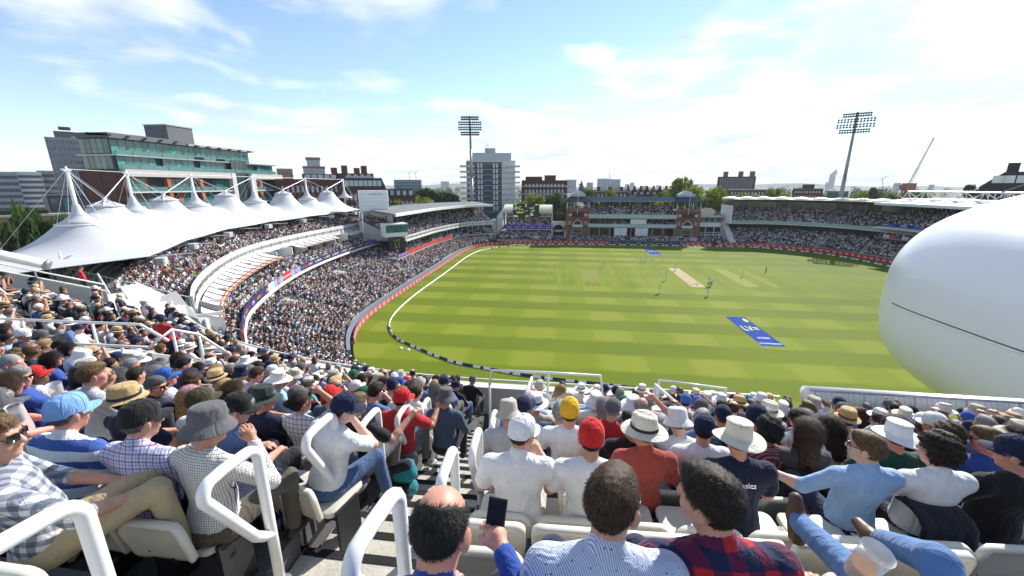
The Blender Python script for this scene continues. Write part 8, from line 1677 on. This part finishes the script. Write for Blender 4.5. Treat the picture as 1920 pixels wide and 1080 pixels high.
hero(836, 5.06, 'man in a grey bucket hat and slate jacket beside the aisle', dict(head=(R(-10), R(12), 0), sleeve='long', lean=.14), skin=2, shirt='slate blue', trous='dark', hair='short', hcol=4, hat='bucket', hatc='grey')
hero(690, 5.88, 'person in a straw hat with black band and grey tee', dict(head=(R(0), R(8), 0)), skin=0, shirt='pale grey', trous='dark', hair='short', hcol=1, hat='panama', hatc='cream', band='black') if False else None
print('heroes', __import__('time').time() - t0_)

# lettering on clothes and seats
put_text('asics', .055, WHB, asics, (.0, -.150, .965), rx=R(80), extrude=.002)
# ---- generic bodies shared by the rest of the near stand
POSES = [dict(), dict(head=(R(-32), R(6), 0), lean=.02, fat=1.08), dict(head=(R(30), R(4), 0), lean=.05), dict(head=(R(-12), R(14), 0), lean=.16, eL=(-.28, .2, .72), eR=(.28, .2, .72), wL=(-.06, .42, .64), wR=(.06, .42, .64)), dict(head=(R(-22), R(-2), 0), sleeve='long', collar=True, fat=1.04), dict(head=(R(14), R(6), 0), sleeve='long', lean=-.14), dict(head=(R(-26), R(2), 0), eR=(.36, .12, 1.08), wR=(.16, .14, 1.26), lean=0.), dict(head=(R(-8), R(4), 0), fem=True, lean=-.04), dict(head=(R(24), R(10), 0), fem=True, sleeve='none', lean=.06), dict(head=(R(-48), R(4), 0), lean=.03, sleeve='roll', collar=True)]
MIDB = [make_body('person', 'mid', **p) for p in POSES]; LOWB = [make_body('person', 'low', hands=False, **p) for p in POSES]
print('generic', __import__('time').time() - t0_)
SH_W = [('white', 24), ('navy', 12), ('black', 8), ('light blue', 8), ('pale grey', 6), ('royal blue', 5), ('denim blue', 5), ('charcoal', 4), ('red', 3), ('maroon', 3), ('pink', 3), ('beige', 4), ('dark green', 2), ('teal', 2), ('lilac', 3), ('grey', 4), ('slate blue', 3), ('pale check', 3), ('navy striped', 2), ('fine check', 3), ('purple check', 2), ('grey striped', 2), ('window check', 2), ('red blue striped', 1), ('dark floral', 1)]
HT_W = [(None, 40), (('cap', 'navy'), 12), (('cap', 'black'), 5), (('cap', 'white'), 6), (('cap', 'royal blue'), 3), (('cap', 'red'), 2), (('cap', 'green'), 1), (('bucket', 'white'), 5), (('bucket', 'beige'), 3), (('wide', 'white'), 6), (('wide', 'cream'), 3), (('panama', 'cream'), 6), (('panama', 'white'), 3), (('trilby', 'straw'), 3), (('cap', 'grey'), 3), (('bucket', 'teal green'), 1), (('cap', 'beige'), 2), (('bucket', 'navy'), 1)]
HN = {'cap': 'cap', 'bucket': 'bucket hat', 'wide': 'sun hat', 'panama': 'panama hat', 'trilby': 'trilby'}
def wch(L): return random.choices([a for a, _ in L], [w for _, w in L])[0]
cand = []
def blocked(r, x, y, s):
    if -.95 < x < 2.55 and 6.95 < y < 9.1: return True                      # centre stairwell
    if AL - .28 < s < AR + .28: return True                                 # aisle
    if -17 < x < -8.3 and 6.55 < y < 8.3:
        return True                                                          # left stairwell
    Rr = CYC - (Y0 + DY * r); phd = math.degrees((CX - s) / Rr) if s < CX else 0
    return phd > 38.5 or (x > 5.6 and y > 9.0)
seen_lbl = set()
for r_ in range(0, NR):
    pitch = .50
    for side, rng_ in (('left', np.arange(AL - .30, -24, -pitch)), ('right', np.arange(AR + .30, 14, pitch))):
        r = r_ + (OFL if side == 'left' else OFR)
        for k, s in enumerate(rng_):
            x, y, yaw = row_pt(r, s)
            if blocked(r, x, y, s): continue
            if any(abs(s - q) < .40 for rr in occ for q in occ[rr] if abs(rr - r) < .5): continue
            p = to_px(x, y, zrow(r) + 1.17)
            if p is None or not (-40 < p[0] < 1960 and p[1] < 1150): continue
            if r_ == 0: continue
            if r_ == 1 and (s > AL): continue                                # empty folded row in front of the nearest people
            cand.append((p[2], r, s, x, y, yaw, side, k + 1))
cand.sort(); print('near seats to fill', len(cand))
NMAX = 300 - sum(len(v) for v in occ.values()); stuff_spots = []; n_ind = 0
for zc_d, r, s, x, y, yaw, side, k in cand:
    if random.random() < (.05 if r > 2.8 else .12): continue
    if n_ind >= NMAX: stuff_spots.append((x, y, zrow(r), yaw)); continue
    n_ind += 1
    i = random.randrange(10); b = (MIDB if zc_d < 6.5 else LOWB)[i]; fem = POSES[i].get('fem')
    sh = wch(SH_W); ht = wch(HT_W) if not fem or random.random() < .25 else None; hc = random.choices(range(7), [5, 5, 3, 3, 4, 3, 1])[0]; hs = random.choice(['long', 'long', 'bun', 'curly']) if fem else random.choices(['short', 'full', 'bald', 'buzz', 'curly'], [5, 5, 2, 1, .6])[0]
    if ht and hs in ('bald', 'curly'): hs = 'short'
    who = (f'person, {ht[1]} {HN[ht[0]]}, {sh} top' if ht else f'{"bald" if hs in ("bald", "buzz") else HAIR_N[hc] + "-haired"} person in {sh} top')
    lb = f'{who}, {ordn(k)} {side} of aisle, {ordn(NR - int(r))} row up'
    turn = (R(-12) if x < 3 else R(8)) + random.gauss(0, R(9))
    person(b, (x + random.gauss(0, .03), y + random.gauss(0, .03), zrow(r)), yaw + turn, lb, skin=random.choices(range(5), [5, 3, 4, 1.2, 3])[0], shirt=sh, trous=random.choice(list(TROU)), shoe=random.choice(list(SHOE)), hair=hs, hcol=hc, hat=ht[0] if ht else None, hatc=ht[1] if ht else 'white', band=random.choice(['black', 'brown', 'navy']) if ht and ht[0] in ('panama', 'trilby') else None, glasses=random.random() < .3, scale=random.uniform(.95, 1.05) * (.95 if fem else 1))
if stuff_spots: crowd('crowd', 'rearmost visible spectators at the far left bend of the near stand', stuff_spots, lo=False)
print('individuals', n_ind, 'stuff', len(stuff_spots))

# ---- seats (near rows that show)
st_ = seat(2.38, -1.9, False, 'cream plastic aisle seat under the young man in the white tee'); st_.location = (tel.x, tel.y - .12, zrow(2.38)); st_.rotation_euler = (0, 0, R(-14))
for r_ in range(0, 8):
    for side, rng_ in (('left', np.arange(AL - .32, -12, -.46)), ('right', np.arange(AR + .32, 11, .46))):
        r = r_ + (OFL if side == 'left' else OFR)
        for k, s in enumerate(rng_):
            x, y, yaw = row_pt(r, s)
            if -.95 < x < 2.55 and 6.95 < y < 9.1: continue
            if s < -8.5 and r_ > 6.4: continue
            p = to_px(x, y - .2, zrow(r) + .6)
            if p is None or not (-60 < p[0] < 1980 and p[1] < 1200): continue
            full = any(abs(s - q) < .3 for rr in occ for q in occ[rr] if abs(rr - r) < .5) or not (r_ == 0 or (r_ == 1 and s > AL))
            seat(r, s, not full, f'cream plastic {"folded-up" if not full else "stadium"} seat, {ordn(k + 1)} {side} of aisle, {ordn(NR - r_)} row from front')

# ================================================================== standing stewards and the woman at the stairwell
STD = dict(stand=True, lean=0., kL=(-.11, .03, .50), aL=(-.12, 0, .09), kR=(.11, .03, .50), aR=(.12, 0, .09), eL=(-.27, -.02, 1.12), wL=(-.24, .14, .92), eR=(.27, -.02, 1.12), wR=(.24, .14, .92))
def standing(res, **k): d = dict(STD); d.update(k); return make_body('person', res, **d)
sp_, loc, y0 = at_seat(318, 8.3); person(standing('mid', sleeve='long', head=(R(20), 0, 0), eL=(-.34, .14, 1.20), wL=(-.46, .34, 1.30)), Vector((*at_z(318, 668, 17.3)[:2], zrow(8) - .15)), R(10), 'steward in a red jacket and navy cap standing by the long grey wall', skin=3, shirt='red', trous='navy', hair='short', hcol=2, hat='cap', hatc='navy', group=None)
q = at_z(165, 556, 16.6); person(standing('mid', sleeve='long', lean=-.05, eL=(-.36, -.04, 1.16), wL=(-.5, .1, 1.0)), (q.x, q.y, 16.45), R(-30), 'steward in a red waistcoat and dark trousers by the far left end wall', skin=0, shirt='red', trous='dark', hair='short', hcol=1, hat='cap', hatc='olive', group=None)
q = at_z(200, 665, 18.1); person(make_body('person', 'mid', lean=-.05, eL=(-.33, .12, .80), wL=(-.45, .3, .78), fat=1.12), (q.x, q.y, 17.0), R(-60), 'grey-haired man in a dark floral shirt leaning on the rail of the long grey wall', skin=2, shirt='dark floral', trous='dark', hair='full', hcol=5, group=None)
q = at_z(1048, 735, 17.3); person(standing('mid', fem=True, sleeve='long', head=(R(-70), R(14), 0), lean=.05, eR=(.26, .10, 1.08), wR=(.12, .32, 1.04)), (q.x, q.y, 15.75), R(-40), 'blonde woman in a white top standing in the centre stairwell', skin=0, shirt='white', trous='denim', hair='long', hcol=6, group=None)
q = at_z(1132, 735, 17.2); stw = person(standing('mid', sleeve='long', head=(R(-40), R(6), 0), collar=True), (q.x, q.y, 15.65), R(-10), 'steward in a maroon jacket and navy cap in the centre stairwell', skin=0, shirt='maroon', trous='navy', hair='short', hcol=0, hat='cap', hatc='navy', group=None); put_text('STEWARD', .062, WHB, stw, (0, -.135, 1.28), extrude=.002)
for k, (px, py, r_) in enumerate(((185, 552, 0), (200, 575, 1))):
    q = at_z(px, py, 16.9); person(MIDB[5], (q.x, q.y, 15.75), R(-55), ('man in a pale jacket and red scarf' if k == 0 else 'man in a grey top and pale cap') + ' sitting alone on the left gangway', skin=0, shirt='cream' if k == 0 else 'charcoal', trous='navy', hair='short', hcol=0, hat=None if k == 0 else 'cap', hatc='beige', group=None)

# ================================================================== small things
CUPM = mat('clear_plastic_cup', (.75, .77, .80), .25, var=0, alpha=.55); BEER = mat('beer', (.62, .26, .03), .15, var=.1); FOAM = mat('pale_lager', (.62, .55, .42), .3)
def cup(loc, label, beer, tilt=0., fill=.55):
    t = thing('plastic_cup', label, 'cup', loc, group='plastic beer cups'); t.rotation_euler = (tilt, tilt * .5, 0)
    g = MB(); g.lathe([(.030, 0), (.034, .004), (.043, .125), (.045, .128)], 20, caps=False); g.add([(.030 * math.cos(2 * math.pi * k / 20), .030 * math.sin(2 * math.pi * k / 20), .003) for k in range(20)], [tuple(range(20))]); g.build('cup_wall', CUPM, t, smooth=True)
    g = MB(); g.lathe([(.029, .006), (.029 + .012 * fill, .006 + .115 * fill)], 18); g.build('drink', beer, t)
q = at_d(1612, 1048, 1.45); cup((q.x, q.y, q.z - .06), 'half-full plastic cup of beer held by the man in jeans', BEER, .25, .4)
q = at_d(1000, 852, 2.75); cup((q.x, q.y, q.z - .06), 'plastic cup of amber beer held by the man in the white cap', BEER, .1, .5)
cup((1.95, 7.1, zc_ + .62), 'pint of golden beer standing on the stairwell wall', BEER, 0, .75)
q = at_d(34, 775, 4.2); cup((q.x, q.y, q.z - .06), 'plastic cup of pale lager at the left edge', FOAM, .1, .6)
q = at_d(107, 733, 4.4); cup((q.x, q.y, q.z - .06), 'plastic cup of beer held by the grey-haired man in dark blue', BEER, .1, .35)
ph_ = thing('phone', 'black smartphone held up by the balding man', 'phone', bald.location + Vector((.105, .425, .885))); ph_.rotation_euler = (R(-24), R(4), R(-4)); g = MB(); g.bevbox(-.037, .037, -.005, .005, -.078, .078, .003); g.build('phone_body', BLACK, ph_); g = MB(); g.box(-.033, .033, -.0062, -.005, -.072, .072); g.build('screen', mat('phone_screen', (.012, .013, .015), .45, spec=.2, var=.2), ph_)
# teal backpack on the aisle step
bp = thing('backpack', 'teal and black backpack standing on the aisle steps', 'backpack', (AL + .22, Y0 + DY * 4 - .05, zrow(4)))
def blobmesh(prims, res, mats):
    lo = np.min([np.minimum(a, b) - r for a, b, r, _ in prims], 0) - .02; hi = np.max([np.maximum(a, b) + r for a, b, r, _ in prims], 0) + .02
    A = Field(*(np.arange(lo[i], hi[i], res) for i in range(3)), len(mats))
    for a, b, r, l in prims: A.cap(l, a, b, r, r, .03)
    return A.mesh('blob', mats)
v3 = lambda *a: np.array(a, float)
me = blobmesh([(v3(-.08, 0, .1), v3(.08, 0, .1), .1, 0), (v3(-.08, 0, .3), v3(.08, 0, .3), .1, 0), (v3(-.07, .02, .38), v3(.07, .02, .38), .08, 0), (v3(-.05, -.09, .14), v3(.05, -.09, .14), .07, 1), (v3(-.06, -.05, .40), v3(.06, -.02, .42), .07, 1)], .016, [cloth('bag_teal', (.02, .22, .27)), cloth('bag_black', (.02, .02, .022))]); link('pack', me, bp)
g = MB(); g.tube([(-.03, .05, .45), (0, .05, .5), (.03, .05, .45)], .01, 6); g.build('handle', BLACK, bp); g = MB(); g.tube([(-.07, -.14, .1), (-.08, -.15, .3), (-.06, -.08, .42)], .014, 6); g.build('strap', BLACK, bp)
bg_ = thing('striped_bag', 'striped multicolour carrier bag under the aisle seat', 'bag', (AL - .12, Y0 + DY * 2 + .12, zrow(2))); g = MB(); g.add([(-.12, -.08, 0), (.12, -.08, 0), (.12, .08, 0), (-.12, .08, 0), (-.15, -.05, .34), (.15, -.05, .34), (.15, .05, .34), (-.15, .05, .34)], [(3, 2, 1, 0), (0, 1, 5, 4), (1, 2, 6, 5), (2, 3, 7, 6), (3, 0, 4, 7)]); g.build('bag_body', cloth('bag_stripe', (.6, .6, .6), 'vstripe', (.05, .03, .10), None, 16.), bg_); g = MB(); g.tube([(-.06, 0, .33), (-.05, 0, .45), (.05, 0, .45), (.06, 0, .33)], .008, 6); g.build('bag_handle', BLACK, bg_)
# jackets over seats
def drape(name, label, r, s, m, w=.34, h=.46, dx=0.):
    x, y, yaw = row_pt(r, s); t = thing(name, label, 'jacket', (x, y, zrow(r)), yaw); P = []
    for i in range(15):
        v = i / 14; row = []
        for j in range(13):
            u = j / 12 - .5
            if v < .22: yy, zz = -.04 - v * .9, .80 + .02 * math.sin(v * 14)
            else: yy, zz = -.27 - .03 * math.sin((v - .2) * 3), .80 - (v - .22) * h * 1.25
            row.append((u * w * (1 + .2 * v) + dx, yy + .018 * math.sin(u * 26 + v * 4) * v, zz + .02 * math.sin(u * 9) * v))
        P.append(row)
    g = MB(); g.grid(P); o = g.build('cloth_drape', m, t, smooth=True); md = o.modifiers.new('thick', 'SOLIDIFY'); md.thickness = .014
    g = MB(); g.tube([(-.1 + dx, -.05, .81), (0 + dx, -.03, .825), (.1 + dx, -.05, .81)], .018, 6); g.build('collar', m, t)
s_ = seat_s(1735, 2.42); drape('jacket', 'dark navy jacket hanging over a seat back behind the white shirt', 2.42, s_, cloth('jacket_navy', (.012, .014, .025)))
x, y, _ = row_pt(1.45, AL - .42); jk = thing('jacket', 'navy jacket draped over a lap beside the second handrail', 'jacket', (x - .02, y + .20, zrow(1.45) + .55)); P = [[(u * .5 + .10, v * .5 - .1, .06 - .35 * max(0, v - .45) ** 1.2 - .5 * max(0, abs(u) - .32) ** 1.1 + .02 * math.sin(u * 18 + v * 7)) for u in np.linspace(-.5, .6, 16)] for v in np.linspace(-.2, 1.0, 14)]
g = MB(); g.grid(P); o = g.build('cloth_drape', cloth('jacket_navy2', (.014, .02, .045)), jk, smooth=True); md = o.modifiers.new('thick', 'SOLIDIFY'); md.thickness = .014
g = MB(); g.tube([(.1, .42, -.16), (.2, .50, -.34)], .05, 8); g.build('sleeve', cloth('jacket_navy2', (.014, .02, .045)), jk)
put_text('E78', .03, BLACK, bpy.data.objects['near_stand'], (-.12, Y0 + DY * 1 - .12 - .09, zrow(1) + .80), rx=R(60), extrude=.001)

# ================================================================== cricketers and umpires on the field
WHITES = {}
FLD = [standing('low', sleeve='long', hands=False), standing('low', sleeve='long', hands=False, lean=.15, kL=(-.16, .10, .52), aL=(-.2, .0, .09), kR=(.16, .06, .52), aR=(.2, -.05, .09)), standing('low', sleeve='long', hands=False, kL=(-.1, .16, .52), aL=(-.1, .12, .12), kR=(.1, -.02, .50), aR=(.1, -.22, .14)), standing('low', sleeve='long', hands=False, lean=.55, head=(0, R(-20), 0), kL=(-.17, .16, .50), aL=(-.2, 0, .09), kR=(.17, .16, .50), aR=(.2, 0, .09), eL=(-.24, .28, .98), wL=(-.08, .38, .80), eR=(.24, .28, .98), wR=(.08, .38, .80))]
PL = [(11.8, 109.8, 2, 'fielder in whites standing alone left of the slips', 2.6, 'navy'), (23.5, 118.3, 0, 'leftmost of the four slip fielders in whites', -2.3, 'navy'), (25.4, 121.9, 0, 'second slip fielder from the left in whites', -2.4, 'navy'), (28.4, 125.0, 2, 'fielder in whites walking past the far painted logo', -1.8, 'navy'), (31.2, 124.4, 0, 'wicketkeeper in whites at right of the slip group', 3.0, 'navy'), (30.8, 109.2, 3, 'batter in whites bending at the far end of the pitch', 2.9, 'navy'), (25.2, 96.7, 1, 'fielder in whites left of the middle of the pitch', -1.2, 'navy'), (21.0, 84.3, 0, 'nearest fielder in whites left of the pitch', -1.0, 'navy'), (33.4, 91.9, 2, 'batter in whites beside the umpire at the near end', .3, 'navy'), (34.1, 92.3, 0, 'umpire in white coat and black trousers at the near end', 0, 'cream'), (30.4, 83.4, 2, 'bowler in whites walking behind the near stumps', 0, 'navy'), (45.0, 102.6, 1, 'fielder in whites standing on the pale strip right of the pitch', 1.2, 'cream'), (54.2, 110.7, 0, 'square leg umpire in white top and black trousers', 1.5, 'cream'), (69.7, 150.2, 2, 'fielder in whites near the right-hand boundary', 2.2, 'navy')]
TROU['white'] = cloth('cricket_whites', (.70, .70, .68)); CL['cricket white'] = ((.72, .72, .70),)
for i, (x, y, b, lb, yw, hc) in enumerate(PL):
    ump = 'umpire' in lb
    o = person(FLD[b], (x, y, .0), yw, lb, skin=i % 4, shirt='cricket white', trous='dark' if ump else 'white', shoe='white', hair='short', hcol=i % 3, hat='wide' if hc == 'cream' else 'cap', hatc=hc, group='cricketers on the field', scale=1.03)
# red ball bags / white markers by the rope
for k, (px, py) in enumerate(((751, 652), (765, 655))):
    q = at_z(px, py, .1); o = thing('boundary_marker', ('left' if k == 0 else 'right') + ' small white marker lying inside the near boundary', 'marker', (q.x, q.y, 0)); g = MB(); g.lathe([(.22, 0), (.2, .12), (.1, .2), (.02, .22)], 12, 1.3, 1); g.build('disc', SOFTW, o, smooth=True); g = MB(); g.lathe([(.26, 0), (.26, .02)], 12, 1.3, 1); g.build('rim', SOFTW, o)
# jet high in the sky
pl = thing('aeroplane', 'tiny airliner high in the sky at the upper right', 'aeroplane', at_d(1836, 163, 6000)); pl.rotation_euler = (0, R(-8), R(40)); g = MB(); g.tube([(-18, 0, 0), (0, 0, 0), (16, 0, 0), (20, 0, 0)], 2, 8); g.build('fuselage', WHITE, pl, smooth=True); g = MB(); g.add([(4, 0, 0), (-3, 0, 0), (-8, 17, 1), (-5, 17, 1), (-8, -17, 1), (-5, -17, 1)], [(0, 1, 2, 3), (0, 5, 4, 1)]); g.build('wing', PGREY, pl); g = MB(); g.add([(-13, 0, 1), (-18, 0, 1), (-19, 0, 7), (-16, 0, 7)], [(0, 1, 2, 3)]); g.build('tail_fin', PGREY, pl)
